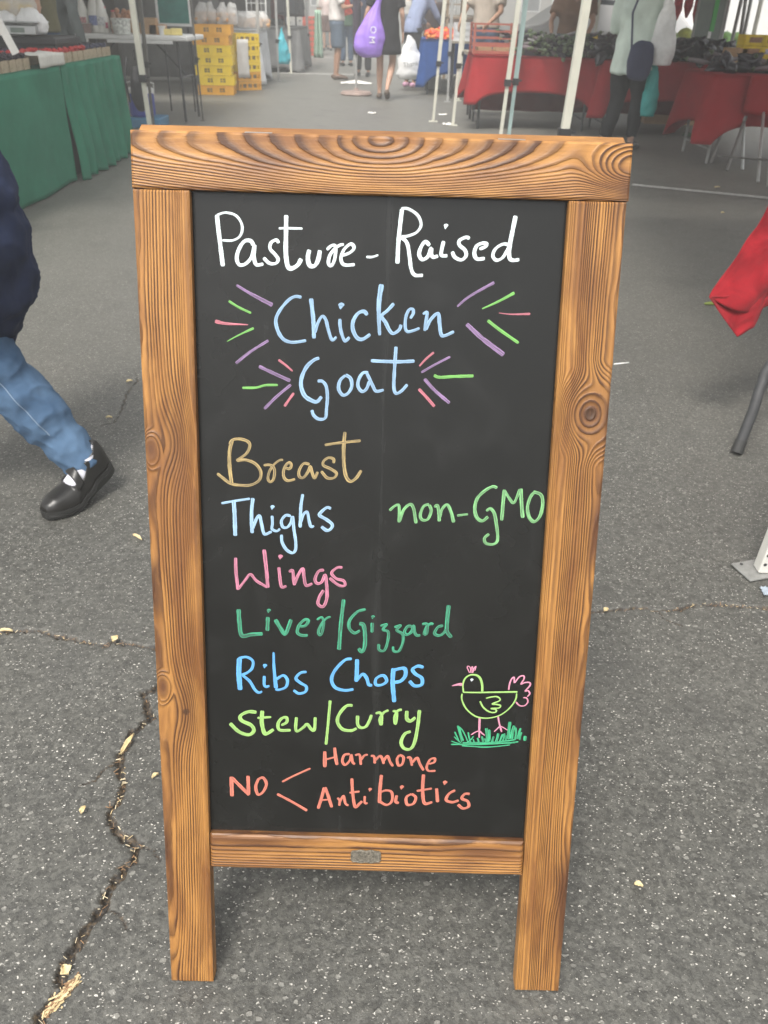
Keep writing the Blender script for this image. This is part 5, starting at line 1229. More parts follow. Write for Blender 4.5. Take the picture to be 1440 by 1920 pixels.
fuse(mb, 'pack', mat('black_nylon', (.018, .018, .02), .6, .3), t, .02, .012, 14); mb = MB(); mb.tube([(-.06, -.1, .05), (-.07, -.16, .25), (-.05, -.08, .42)], .012, 6); mb.build('strap', mat('black_nylon', None), t)
mb = MB(); mb.tube([(0, 0, .4), (0, 0, .48)], .01, 6); mb.build('loop', mat('black_nylon', None), t)

# ---------------------------------------------------------------- tents
PALE = mat('aged_white_pole', (.56, .55, .47), .5, .10, 5); GPOLE = mat('grey_pole', (.33, .33, .32), .5, .1, 5); CYP = mat('mint_pole', (.42, .56, .54), .5, .08, 5); DPO = mat('dark_pole', (.10, .095, .085), .5, .2, 6)
CANV = mat('canopy_fabric', (.62, .62, .60), .9, .05, 3)
def pole(parent, foot, topxy, H=2.25, w_=.040, m=PALE, clipz=.62, plate=True):
    f = Vector((foot[0], foot[1], 0)); tp = Vector((topxy[0], topxy[1], H)); d = (tp - f)
    def sq(a_, b_, ww, mm, nm):
        mb = MB(); mb.tube([a_, b_], ww / 2 * 1.30, 4, side=(1, 1, 0)); return mb.build(nm, mm, parent)
    cz = clipz / H
    sq(f + d * .005, f + d * (cz + .02), w_ * .78, m, 'inner_leg'); sq(f + d * cz, tp, w_, m, 'outer_leg')
    mb = MB(); c_ = f + d * cz; mb.box(c_, (w_ * 1.35, w_ * 1.35, .055)); mb.box(c_ + Vector((w_ * .9, -.01, .01)), (.035, .018, .014)); mb.build('clip', mat('black_plastic', None), parent)
    if plate: mb = MB(); mb.box(f + Vector((.0, 0, .004)), (w_ * 2.3, w_ * 2.3, .008)); mb.build('foot_plate', m, parent)
def tent(label, poles, roof, H=2.25, m=PALE, apex=3.1):
    t = thing('canopy_tent', label, 'tent')
    for p_ in poles: pole(t, p_[0], p_[1], H, *(p_[2:] if len(p_) > 2 else (.040, m)))
    x0, x1, y0, y1 = roof; cx, cy = (x0 + x1) / 2, (y0 + y1) / 2
    mb = MB(); n = 10
    def fn(u, v):
        x = x0 + (x1 - x0) * u; y = y0 + (y1 - y0) * v; k = 1 - max(abs(u - .5), abs(v - .5)) * 2
        return (x, y, H + (apex - H) * k - .05 * math.sin(math.pi * k))
    mb.grid(fn, 16, 16); mb.build('canopy', CANV, t, solid=.002)
    mb = MB()
    for (a_, b_, c_, d_) in ((x0, y0, x1, y0), (x1, y0, x1, y1), (x1, y1, x0, y1), (x0, y1, x0, y0)):
        mb.add([(a_, b_, H + .01), (c_, d_, H + .01), (c_, d_, H - .22), (a_, b_, H - .22)], [(0, 1, 2, 3)])
    mb.build('valance', CANV, t, solid=.002)
    mb = MB()
    for (a_, b_, c_, d_) in ((x0, y0, x1, y0), (x1, y0, x1, y1), (x1, y1, x0, y1), (x0, y1, x0, y0)):
        a_, c_ = (min(max(q, x0 + .03), x1 - .03) for q in (a_, c_)); b_, d_ = (min(max(q, y0 + .03), y1 - .03) for q in (b_, d_))
        mb.tube([(a_, b_, H - .06), ((a_ + c_) / 2, (b_ + d_) / 2, H - .36), (c_, d_, H - .06)], .012, 4)
        mb.tube([(a_, b_, H - .36), ((a_ + c_) / 2, (b_ + d_) / 2, H - .06), (c_, d_, H - .36)], .012, 4)
    mb.build('truss', m, t)
    return t
def fit(px0, py0, px1, py1, Y0):
    """pole through two picture points standing at distance Y0: returns foot xy and top xy"""
    a_ = yp(px0, py0, Y0); b_ = yp(px1, py1, Y0); s_ = (a_[0] - b_[0]) / (a_[2] - b_[2])
    fx = b_[0] - s_ * b_[2]; return (fx, Y0), (fx + s_ * 2.25, Y0)
f0, t0 = fit(1100, 0, 1058, 250, 4.75)
T0 = tent('nearest tent on the right, its front leg just right of the frame', [(f0, t0, .046), ((4.05, 1.6), (4.05, 1.6)), ((4.15, 4.75), (4.15, 4.75))], (.98, 4.05, 1.6, 4.75))
f1, t1 = fit(973, 0, 940, 243, 8.2); f2, t2 = fit(986, 0, 955, 245, 8.35)
tent('second tent on the right, over the red tables', [(f1, t1, .042), ((4.3, 5.1), (4.3, 5.1)), ((4.3, 8.2), (4.3, 8.2))], (1.20, 4.3, 5.05, 8.2))
tent('third tent on the right with a mint green front leg', [(f2, t2, .042, CYP), ((4.4, 8.35), (4.4, 8.35)), ((4.3, 11.3), (4.3, 11.3))], (1.35, 4.4, 8.35, 11.3))
f3, t3 = fit(872, 0, 849, 235, 10.51); f4, t4 = fit(834, 0, 812, 228, 10.83)
tent('fourth tent on the right, its leg beside the red table corner', [(f3, t3, .045), ((.95, 13.5), (1.0, 13.5))], (1.15, 4.3, 11.4, 14.2))
f5, t5 = fit(848, 0, 839, 190, 13.3)
tent('fifth tent on the right over the blue tomato table', [(f4, t4, .044), (f5, t5, .042, GPOLE), ((3.05, 14.4), (3.05, 14.4))], (.95, 3.1, 14.3, 17.2))
f6, t6 = fit(247, 0, 280, 230, 7.6)
tent('tent on the left over the berry table', [(f6, t6, .046), ((-5.2, 7.6), (-5.2, 7.6)), ((-5.2, 4.5), (-5.2, 4.5))], (-5.2, -2.35, 4.5, 7.6), m=PALE)
f7, t7 = fit(262, 0, 284, 200, 9.3); f8, t8 = fit(357, 0, 379, 209, 10.3)
tent('tent on the left over the dairy table with dark legs', [(f7, t7, .034, DPO), (f8, t8, .022, DPO), ((-5.6, 8.2), (-5.6, 8.2)), ((-5.6, 11.2), (-5.6, 11.2))], (-5.6, -2.5, 8.1, 11.2), m=DPO)
f9, t9 = fit(482, 0, 487, 150, 14.6); f10, t10 = fit(517, 5, 522, 138, 16.2)
tent('tent on the left over the bread table', [(f9, t9, .045, GPOLE), (f10, t10, .04, GPOLE), ((-6.0, 12.2), (-6.0, 12.2)), ((-6.0, 15.6), (-6.0, 15.6))], (-6.0, -2.7, 12.2, 15.9), m=GPOLE)
f11, t11 = fit(539, 0, 545, 118, 18.2); f12, t12 = fit(574, 0, 578, 112, 20.)
tent('tent on the left with dark clothes hanging inside', [(f11, t11, .05), (f12, t12, .05, GPOLE), ((-6.5, 17.5), (-6.5, 17.5)), ((-6.5, 20.8), (-6.5, 20.8))], (-6.5, -2.6, 17.4, 20.8), m=GPOLE)
# more tents further down the street
for k, (x0, x1, y0, y1) in enumerate(((-6.8, -3.3, 22, 25.2), (-7.2, -3.5, 27, 30.2), (1.4, 4.6, 19.5, 22.6), (1.8, 5.0, 25, 28), (-7.4, -3.8, 33, 36.5))):
    tent(('far left tent, first beyond the clothes stall', 'far left tent, second beyond the clothes stall', 'far right tent beyond the tomato stall', 'farthest tent on the right', 'farthest tent on the left')[k],
         [((x0, y0), (x0, y0), .05, GPOLE), ((x1, y0), (x1, y0), .05), ((x0, y1), (x0, y1), .05, GPOLE), ((x1, y1), (x1, y1), .05)], (x0, x1, y0, y1), m=GPOLE)

WALLC = cloth('dark_tent_wall', (.085, .075, .065)); WALLG = cloth('grey_tent_wall', (.16, .16, .155))
for t_ in [o for o in COL.objects if o.type == 'EMPTY' and o.name.startswith('canopy_tent')]:
    lab = t_['label']
    for key, x0, x1, y1, m in (('dairy', -5.55, -3.35, 11.15, WALLC), ('bread', -5.95, -3.0, 15.8, WALLG), ('dark clothes', -6.45, -3.0, 20.7, WALLC), ('first beyond the clothes', -6.75, -3.4, 25.1, WALLG), ('second beyond', -7.15, -3.6, 30.1, WALLC)):
        if key in lab:
            mb = MB(); mb.grid(lambda u, v: (x0 + (x1 - x0) * u, y1 + .04 * math.sin(u * 40) * (1 - v * .6), 2.1 * v + .05), 60, 10); mb.build('back_wall', m, t_, True, solid=.004)
            y0 = y1 - 2.9; mb = MB(); mb.grid(lambda u, v: (x0 + .04 * math.sin(u * 36), y0 + (y1 - y0) * u, 2.1 * v + .05), 50, 8); mb.build('side_wall', m, t_, True, solid=.004)

# ---------------------------------------------------------------- yellow crates
def crate_mesh(m, w_=.52, d_=.40, h_=.125):
    mb = MB(); tk = .012
    for sy in (-1, 1):
        y = sy * (d_ / 2 - tk / 2)
        mb.box((0, y, h_ - .018), (w_, tk, .036)); mb.box((0, y, .018), (w_, tk, .036))
        xs_ = [-w_ / 2 + .05, -.125, -.055, .055, .125, w_ / 2 - .05]
        for a_, b_ in ((-w_ / 2, -w_ / 2 + .13), (-.055, .055), (w_ / 2 - .13, w_ / 2)): mb.box(((a_ + b_) / 2, y, h_ / 2), (b_ - a_, tk, h_ - .07))
        for x in (-.09, .09): mb.box((x, y, h_ / 2), (.008, tk * .6, h_ - .07)); mb.box((x, y, h_ / 2), (.07, tk * .5, .006))
        mb.box((0, y - sy * -.006, h_ - .004), (w_ + .012, tk, .010))
    for sx_ in (-1, 1):
        x = sx_ * (w_ / 2 - tk / 2); mb.box((x, 0, h_ - .018), (tk, d_ - 2 * tk, .036)); mb.box((x, 0, .018), (tk, d_ - 2 * tk, .036))
        for y in (-.14, -.05, .05, .14): mb.box((x, y, h_ / 2), (tk, .03, h_ - .07))
        for x2 in (-1, 1): mb.box((sx_ * (w_ / 2 - .012), x2 * (d_ / 2 - .012), h_ / 2), (.026, .026, h_ - .002))
    mb.box((0, 0, .006), (w_ - .03, d_ - .03, .006))
    return mb.mesh('crate_shell', m)
YC = mat('yellow_crate_plastic', (.85, .60, .015), .5, .08, 5); YO = mat('orange_crate_plastic', (.78, .38, .025), .5, .08, 5)
def crate(name, m, loc, rz, label, group, pad=(.2, .14, .03)):
    t = thing(name, label, 'crate', loc, rz, group); link('crate_shell', m, t)
    mb = MB(); mb.box((0, 0, .062), (.46, .35, .09)); mb.build('packed_goods', mat('packed_goods', (.30, .22, .12), .8, .5, 14), t, bevel=.02)
    return t
CM1, CM2 = crate_mesh(YC), crate_mesh(YO)
cb = gp(404, 178); 
ordn = ('bottom', 'second from the bottom', 'third from the bottom', 'middle', 'third from the top', 'second from the top', 'top')
for k in range(7):
    m = CM2 if k in (0, 5, 6) else CM1
    crate('bread_crate', m, (cb[0] + .02 * math.sin(k * 2.3), cb[1] + .2, k * .129), rad(4 + 1.5 * math.sin(k)), ('orange' if m is CM2 else 'yellow') + ' plastic crate, ' + ordn[k] + ' in the tall front stack', 'crates in the tall stack')
cb2 = gp(455, 170)
for k in range(6):
    crate('bread_crate', CM2 if k in (0, 1) else CM1, (cb2[0] - .05, cb2[1] + .3, k * .129), rad(-52), ('lowest', 'second', 'third', 'fourth', 'fifth', 'topmost')[k] + ' crate of the short yellow stack with a paper sheet', 'crates in the short stack')
q = P3(456, 110, cb2[1] + .02); mb = MB(); mb.grid(lambda u, v: ((u - .5) * .20, .01 * math.sin(u * 6 + v * 4), (v - .5) * .52), 8, 8); o = mb.build('paper_sheet', mat('paper', None), None, True, solid=.002, loc=q); o.rotation_euler = (0, 0, rad(38)); tag(o, 'white paper sheet hung on the short crate stack', 'paper')
BREAD = mat('bread_crust', (.50, .28, .12), .7, .3, 20)
for k, (px, w_) in enumerate(((378, .20), (398, .22), (418, .20), (432, .16))):
    c = P3(px, 45, cb[1] + .15); pbag(('clear bag of bread rolls on the tall crates, leftmost', 'clear bag of bread rolls on the tall crates, second from left', 'clear bag of bread rolls on the tall crates, third from left', 'clear bag of bread rolls behind the crate stack corner')[k], (c[0], c[1] + .05 * (k % 2), .905), w_, .26, CLEAR, BREAD, 'bread_bag', k + 5)
WCL = cloth('white_cloth', (.62, .64, .66))
def covered_table(name, label, x0, x1, y0, y1, z, drop, m, wave=5, amp=.05, legs=True, seed=0, clabel=None, left_drop=None, legm=None):
    t = thing('market_table', label, 'table'); mb = MB(); mb.box(((x0 + x1) / 2, (y0 + y1) / 2, z - .02), (x1 - x0, y1 - y0, .025)); mb.build('table_top', mat('table_board', None), t)
    for x in (x0 + .08, x1 - .08):
        for y in (y0 + .06, y1 - .06): mb = MB(); mb.tube([(x, y, 0), (x, y, z - .03)], .014, 8); mb.build('leg', legm or DST, t)
        mb = MB(); mb.tube([(x, y0 + .06, .12), (x, y1 - .06, .12)], .009, 6); mb.build('crossbar', legm or DST, t)
    c_ = thing('tablecloth', clabel or label + ' cloth', 'tablecloth'); mb = MB(); e = .012
    per = [(x0 - e, y1 + e), (x0 - e, y0 - e), (x1 + e, y0 - e), (x1 + e, y1 + e)]
    pts = []; 
    for (a_, b_) in zip(per, per[1:] + per[:1]):
        n_ = max(4, int(math.dist(a_, b_) / .03))
        for k in range(n_): pts.append((a_[0] + (b_[0] - a_[0]) * k / n_, a_[1] + (b_[1] - a_[1]) * k / n_))
    m_ = len(pts); cx, cy = (x0 + x1) / 2, (y0 + y1) / 2; NV = 12; vs = []
    for j in range(NV + 1):
        d = j / NV
        for k, (x, y) in enumerate(pts):
            nx, ny = ((-1, 0) if x <= x0 - e + 1e-6 else (1, 0) if x >= x1 + e - 1e-6 else (0, -1) if y <= y0 else (0, 1))
            corner = min(abs(x - x0), abs(x - x1)) + min(abs(y - y0), abs(y - y1)); pk = math.exp(-corner / .12)
            a_ = amp * d * (math.sin((x + y) * wave + seed) + .8 * mnoise.noise(Vector((x * 3, y * 3, seed)))) * .6 + .09 * pk * d
            dd = drop * (1 + .10 * mnoise.noise(Vector((x * 1.7, y * 1.7, seed + 5)))) * (1 + .55 * pk)
            if nx == -1 and left_drop: dd = left_drop * (1 + .2 * mnoise.noise(Vector((y * 3, 0, seed))))
            ww = nx * a_, ny * a_
            vs.append((x + ww[0] + (nx * .012), y + ww[1] + ny * .012, z - min(dd, z - .02) * d))
    fs = [(j * m_ + k, j * m_ + (k + 1) % m_, (j + 1) * m_ + (k + 1) % m_, (j + 1) * m_ + k) for j in range(NV) for k in range(m_)] + [tuple(range(m_))]
    mb.add(vs, fs); me = mb.mesh('cloth_sheet', m, True); o = link('cloth_sheet', me, c_, solid=.004)
    me.polygons[len(fs) - 1].use_smooth = False
    return t
q0, q1 = P3(425, 68, 15.3), P3(500, 66, 15.3)
covered_table('t', 'bread table under a long white cloth behind the yellow crates', q0[0] - .3, q1[0] - .15, 15.2, 16.2, .80, .66, WCL, 9, .05, seed=4, clabel='long white cloth over the bread table behind the crates')
r = random.Random(12)
for k in range(9):
    px = 440 + k * 7; c = P3(px, 60, 15.5 + r.uniform(0, .4)); pbag('bag of bread rolls in the heap on the white cloth', (c[0], c[1], .81), .24, .24, CLEAR, BREAD, 'bread_bag', k + 20)['group'] = 'bread bags heaped on the white table'
# wire display frame and stalls along left
def frame_panel(name, label, c, w_, h_, m, cat='rack', rows=5, cols=4, rz=0, tilt=0):
    t = thing(name, label, cat, c, rz); mb = MB()
    for a_, b_ in (((-w_ / 2, 0, 0), (-w_ / 2, 0, h_)), ((w_ / 2, 0, 0), (w_ / 2, 0, h_)), ((-w_ / 2, 0, h_), (w_ / 2, 0, h_)), ((-w_ / 2, 0, .02), (w_ / 2, 0, .02))): mb.tube([a_, b_], .014, 6)
    mb.build('frame', m, t); mb = MB()
    for k in range(1, rows): mb.tube([(-w_ / 2, 0, h_ * k / rows), (w_ / 2, 0, h_ * k / rows)], .004, 4)
    for k in range(1, cols): mb.tube([(-w_ / 2 + w_ * k / cols, 0, 0), (-w_ / 2 + w_ * k / cols, 0, h_)], .004, 4)
    mb.build('grid_wire', m, t); t.rotation_euler = (tilt, 0, rz); return t
c = P3(483, 62, 16.6); frame_panel('wire_rack', 'white wire rack standing on the table behind the bread', (c[0], c[1], .80), .34, .62, WPL)
# seated person in maroon, black bin, teal bag
MAR = cloth('maroon_shirt', (.16, .03, .035))
p = gp(527, 128); human('vendor in maroon shirt standing by the left aisle', (p[0] - .1, p[1] + .5, 0), rad(-110), 1.62, dict(elR=(.28, .12, 1.15), wrR=(.2, .34, 1.2)), skin=SKIN2, top=MAR, toplong=True, bottom=mat('black_trouser', None), shoe=BLK)
p = gp(509, 131); t = thing('bin', 'black waste bin beside the vendor in maroon', 'bin', (p[0], p[1] + .15, 0)); mb = MB(); mb.lathe((0, 0, 0), [(.16, 0), (.20, .50), (.215, .50), (.215, .47)], 18); mb.build('bin_body', mat('black_plastic', None), t); mb = MB(); mb.lathe((0, 0, .50), [(.20, 0), (.17, .05), (.05, .07)], 18); mb.build('lid', mat('black_plastic', None), t)
pbag('turquoise shopping bag hanging by the vendor in maroon', P3(533, 120, 16.9), .22, .55, mat('turq_film', (.05, .42, .50), .5), None, 'shopping_bag', 3)
# dark clothing stall with grey covered table and rail
DK = cloth('dark_clothes', (.035, .036, .042)); GRY = cloth('grey_table_cover', (.20, .20, .20))
x_, y_ = f11[0], 18.6
covered_table('t', 'table with grey cover at the dark clothes stall', x_ - 1.1, x_ + .15, 18.4, 20.2, .78, .68, GRY, 8, .03, seed=9, clabel='grey cover on the table of the clothes stall')
rl = thing('clothes_rail', 'rail of dark clothes above the grey covered table', 'rail', (x_ - .1, 19.0, 0)); mb = MB(); mb.tube([(0, -.6, .0), (0, -.6, 1.9), (0, 1.3, 1.9), (0, 1.3, 0)], .018, 8); mb.build('rail_bar', DST, rl)
for k in range(12):
    mb = MB(); y = -.5 + k * .15; h_ = .85 + .15 * math.sin(k * 3.1); mb.box((.02 * math.sin(k * 2), y, 1.86 - h_ / 2), (.42, .06, h_), taper=.55); o = mb.build('garment', [DK, cloth('charcoal_clothes', (.06, .06, .065)), cloth('plum_clothes', (.08, .045, .06))][k % 3], rl, bevel=.02)
# red crate stack, green cloth
RC = mat('red_crate_plastic', (.55, .09, .05), .5, .15, 8); CMR = crate_mesh(RC)
p = gp(584, 104)
for k in range(7): crate('red_crate', CMR, (p[0], p[1] + .3, k * .129), rad(85), ('lowest', 'second lowest', 'third lowest', 'middle', 'third highest', 'second highest', 'topmost')[k] + ' red crate in the stack left of the aisle', 'red crates left of the aisle')
c = P3(597, 92, 21.5); mb = MB(); mb.grid(lambda u, v: ((u - .5) * .22 * (.6 + .4 * v), .05 * math.sin(u * 14), (1 - v) * .95), 16, 10); tag(mb.build('hanging_cloth', cloth('mint_cloth', (.40, .55, .44)), None, True, solid=.004, loc=(c[0], c[1], .12)), 'pale green cloth hanging beside the red crates', 'cloth')
r = random.Random(31)
for k, (x, y, cl) in enumerate(((-5.0, 23.0, (.30, .08, .07)), (-5.2, 28, (.1, .2, .3)), (-5.5, 34, (.35, .33, .3)), (3.0, 20.3, (.1, .22, .12)), (3.4, 26, (.35, .32, .25)))):
    covered_table('t', ('table with brick red cloth at the first far left tent', 'table with blue cloth at the second far left tent', 'table with beige cloth at the farthest left tent', 'table with dark green cloth at the far right tent', 'table with cream cloth at the farthest right tent')[k], x - 1.1, x + 1.1, y, y + .8, .78, .6, cloth('cloth_%d' % k, cl), 7, .03, seed=k,
                  clabel=('brick red cloth on the first far left table', 'blue cloth on the second far left table', 'beige cloth on the farthest left table', 'dark green cloth on the far right table', 'cream cloth on the farthest right table')[k])

# ---------------------------------------------------------------- people in the aisle
DENS = cloth('denim_shorts', (.10, .13, .17)); SHW = cloth('white_tshirt', (.62, .58, .55)); BLKD = cloth('black_dress', (.018, .017, .02), .2)
p = gp(632, 149)
human('man in white t-shirt and grey-blue shorts standing in the aisle reading a leaflet', (p[0], p[1], 0), rad(-80), 1.70, dict(elR=(.26, .10, 1.15), wrR=(.18, .33, 1.20), elL=(-.26, .10, 1.15), wrL=(-.16, .32, 1.18)), skin=SKIN2, top=SHW, bottom=DENS, blen='short', shoe=mat('brown_shoe', (.10, .06, .04), .6), wide=1.12)
c = P3(650, 14, p[1] - .05); t = thing('leaflet', 'red and white leaflet held by the man in the white t-shirt', 'leaflet', c); mb = MB(); mb.box((0, 0, 0), (.16, .01, .24), ry=-.3, rx=.3); mb.build('sheet', mat('red_print', (.60, .08, .05), .6, .5, 30), t)
# woman in black dress, walking away
p = gp(722, 186)
wmn = human('woman in short black dress walking away with a purple bag', (p[0], p[1], 0), rad(-4), 1.68, dict(kneeR=(.10, .06, .50), ankR=(.045, -.22, .16), toeR=(.04, -.10, .03), kneeL=(-.09, .02, .50), ankL=(-.09, .02, .09), toeL=(-.10, .17, .03), elL=(-.28, -.02, 1.14), wrL=(-.34, .02, .98)), hairlong=True, top=BLKD, tophem=.60, topflare=1.12, shoe=mat('brown_sandal', (.10, .07, .05), .6), wide=1.05)
# her bag: top meets the left hand
PUR = mat('purple_bag', (.30, .17, .62), .42, .12, 6, bump=.5, bscale=18)
yb = p[1] - .12; bb = P3(692, 108, yb); bt = P3(716, -8, yb)
t = thing('shopping_bag', 'purple plastic bag with white letters carried by the woman in black', 'bag', (bb[0], bb[1], bb[2]))
H_ = bt[2] - bb[2]; dx_ = bt[0] - bb[0]
mb = MB(); prof = [(0, .10, .07), (.06, .19, .13), (.18, .225, .15), (.34, .21, .14), (.52, .155, .11), (.72, .085, .06), (.88, .04, .03), (1.0, .03, .02)]
kk = [i / 30 for i in range(31)]; A2 = np.interp(kk, [q_[0] for q_ in prof], [q_[1] for q_ in prof]); B2 = np.interp(kk, [q_[0] for q_ in prof], [q_[2] for q_ in prof])
mb.tube([(dx_ * k * k * .9, 0, H_ * k) for k in kk], list(zip(A2.tolist(), B2.tolist())), 40, side=(1, 0, 0), roundcap=False)
me = mb.mesh('bag_body', PUR, True)
for v in me.vertices:
    an = math.atan2(v.co.y, v.co.x - dx_ * (v.co.z / H_) ** 2); f_ = 1 + .05 * math.sin(an * 7 + v.co.z * 9) + .14 * mnoise.noise(Vector((an * 1.6, v.co.z * 4, 2))) + .07 * mnoise.noise(Vector((an * 4, v.co.z * 11, 7))); v.co.x = (v.co.x - dx_ * (v.co.z / H_) ** 2 * .9) * f_ + dx_ * (v.co.z / H_) ** 2 * .9; v.co.y *= f_; v.co.z += .025 * mnoise.noise(v.co * 9) * (v.co.z < .2)
o = link('bag_body', me, t); sb = o.modifiers.new('s', 'SUBSURF'); sb.levels = sb.render_levels = 1
def text_part(parent, txt, size, loc, rot, m, name='printed_letters', ext=.001):
    cu = bpy.data.curves.new('t', 'FONT'); cu.body = txt; cu.size = size; cu.align_x = 'CENTER'; cu.align_y = 'CENTER'; cu.extrude = ext; cu.resolution_u = 3
    to = bpy.data.objects.new('t', cu); COL.objects.link(to); dg = bpy.context.evaluated_depsgraph_get(); me = bpy.data.meshes.new_from_object(to.evaluated_get(dg)); bpy.data.objects.remove(to)
    me.materials.clear(); me.materials.append(m); o = link(name, me, parent); o.location = loc; o.rotation_euler = rot; return o
WINK = mat('white_ink', (.8, .8, .8), .5, .03)
text_part(t, 'M', .12, (.04, -.155, .30 * H_), (rad(84), rad(90), 0), WINK); text_part(t, 'O', .12, (.055, -.125, .46 * H_), (rad(80), rad(90), 0), WINK)
# woman facing, dark cardigan
p = gp(681, 143); human('woman in dark cardigan and red top facing the camera behind the purple bag', (p[0], p[1], 0), rad(170), 1.62, dict(elR=(.26, .08, 1.14), wrR=(.14, .25, 1.1)), hairlong=True, top=cloth('navy_cardigan', (.03, .035, .06)), toplong=True, tophem=.84, bottom=mat('black_trouser', None), shoe=BLK)
p = gp(648, 132); human('person in dark green jacket and black leggings beyond the man in white', (p[0] - .05, p[1] + 1.4, 0), rad(20), 1.6, top=cloth('dark_green', (.05, .09, .06)), toplong=True, tophem=.84, bottom=JEAN2, shoe=BLK)
p = gp(614, 95); human('far person in pale pink top and brown shorts', (p[0], p[1], 0), rad(180), 1.6, top=cloth('pale_pink', (.55, .45, .42)), bottom=cloth('brown_short', (.10, .05, .04)), blen='short', shoe=BLK, voxel=.03)
p = gp(602, 97); human('far person in white top and cream sun hat', (p[0], p[1] + 1.5, 0), rad(180), 1.6, top=cloth('cream_top', (.58, .58, .52)), bottom=cloth('grey_trouser', (.25, .25, .25)), blen='long', shoe=BLK, hair=mat('cream_hat', (.62, .60, .48), .9), voxel=.03)
r = random.Random(55)
for k, (x, y, c1) in enumerate(((-2.2, 30, (.3, .1, .1)), (-.8, 33, (.08, .1, .2)), (.4, 36, (.4, .38, .35)), (1.0, 24, (.1, .1, .1)), (-3.0, 38, (.12, .2, .15)))):
    human(('far shopper in brick red shirt down the street', 'far shopper in navy shirt down the street', 'far shopper in pale grey shirt down the street', 'far shopper in black shirt on the right of the street', 'farthest shopper in green shirt on the left')[k], (x, y, 0), rad(180 * (k % 2) + 10), 1.66, dict(kneeR=(.1, .12, .5), ankR=(.1, .0, .12)), top=cloth('far_top%d' % k, c1), bottom=JEAN2, shoe=BLK, voxel=.035)
# umbrella stand
p = gp(668, 178); t = thing('market_umbrella', 'closed dark umbrella on a round base in the aisle', 'umbrella', (p[0], p[1], 0))
mb = MB(); mb.lathe((0, 0, 0), [(.24, 0), (.25, .02), (.22, .05), (.05, .06), (.03, .10)], 28); mb.build('base', mat('rusty_base', (.30, .22, .19), .7, .2), t)
mb = MB(); mb.tube([(0, 0, .06), (0, 0, 2.4)], .018, 10); mb.build('pole', mat('grey_pole', None), t)
mb = MB(); mb.tube([(0, 0, .55), (0, 0, .7), (0, 0, 1.4), (0, 0, 2.35)], [.045, .055, .065, .03], 12); fuse(mb, 'closed_canopy', cloth('umbrella_cloth', (.06, .05, .065)), t, .012, .008, 20, .2)
p = gp(668, 157); mb = MB(); mb.grid(lambda u, v: ((u - .5) * .55, (v - .5) * .3, .012 + .05 * (1 - abs(u - .5) * 2) * (1 - abs(v - .5) * 2)), 8, 6); tag(mb.build('floor_sign_base', mat('paper', None), None, loc=(p[0], p[1], 0), solid=.004), 'white flattened cardboard sheet behind the umbrella base', 'cardboard')
# shopper in blue shirt reaching over tomatoes
p = gp(795, 168)
human('shopper in light blue-grey shirt bending over the tomatoes', (p[0] - .22, p[1] + .35, 0), rad(-50), 1.66, dict(waist=(0, .05, 1.08), chest=(0, .16, 1.26), neck=(0, .25, 1.40), head=(0, .34, 1.52), shL=(-.175, .18, 1.36), shR=(.175, .18, 1.36), elR=(.24, .33, 1.10), wrR=(.20, .55, .95), elL=(-.24, .28, 1.1), wrL=(-.2, .48, .98)), top=cloth('blue_shirt', (.24, .28, .40)), toplong=True, tophem=.84, bottom=mat('black_trouser', None), shoe=mat('pink_shoe', (.55, .30, .42), .6))
WF = mat('white_film', None)
t = pbag('white plastic carrier bag with black writing beside the black dress', P3(769, 148, p[1] - .25), .40, .62, WF, None, 'carrier_bag', 9)
text_part(t, 'Thank', .10, (.0, -.16, .22), (rad(90), rad(-8), 0), mat('black_ink', (.03, .03, .03), .6), ext=.002)

# ================================================================== RIGHT STALLS
BLU = cloth('blue_tablecloth', (.022, .075, .26)); RED = cloth('red_tablecloth', (.28, .016, .020), .3, 4, .15)
q0, q1 = P3(795, 80, 14.4), P3(905, 84, 14.4)
covered_table('t', 'tomato table under a blue cloth', q0[0], q1[0] + .3, 14.35, 15.25, .765, .46, BLU, 6, .05, seed=2, clabel='blue cloth on the tomato table')
TOM = []
for nm, cl in (('red', (.55, .05, .02)), ('orange', (.70, .22, .03)), ('crimson', (.42, .03, .03))):
    mb = MB(); mb.ball((0, 0, .03), .036, 2, (1, 1, .82)); mb.cur = 1; mb.lathe((0, 0, .056), [(.010, 0), (.003, .004)], 5); TOM.append((nm, mb.mesh('tomato', [mat('tomato_' + nm, cl, .3, .15, 20), mat('leaf_green', (.08, .2, .04), .6)], True)))
r = random.Random(77)
for k in range(230):
    x = r.uniform(q0[0] + .04, q1[0] + .25); y = r.uniform(14.4, 15.0); hh = .765 + max(0, .12 - abs(y - 14.75) * .4) * r.uniform(.5, 1)
    nm, me = r.choice(TOM[:2] if x < q0[0] + .3 else TOM); o = link('tomato', me, loc=(x, y, hh)); tag(o, nm + ' tomato in the heap on the blue table', 'tomato', nm + ' tomatoes heaped on the blue table')
mb = MB(); mb.grid(lambda u, v: (q0[0] + .03 + (q1[0] + .2 - q0[0]) * u, 14.42 + .66 * v, .767 + .115 * math.sin(math.pi * v) * min(1, u * 8, (1 - u) * 8)), 20, 10)
tag(mb.build('tomato_heap', mat('tomato_mass', (.48, .06, .02), .4, .4, 30), None, True), 'red tomatoes lying deep in the heap on the blue table', None, kind='stuff')
WC = crate_mesh(mat('white_crate_plastic', (.66, .67, .68), .45, .05), .40, .34, .075)
c = P3(879, 84, 13.6)
for k in range(3):
    t = thing('white_crate', ('lowest', 'middle', 'top')[k] + ' white plastic crate beside the tomatoes', 'crate', (c[0], 14.0, .765 + k * .078), 0, 'white crates beside the tomatoes'); link('crate_shell', WC, t)
mb = MB()
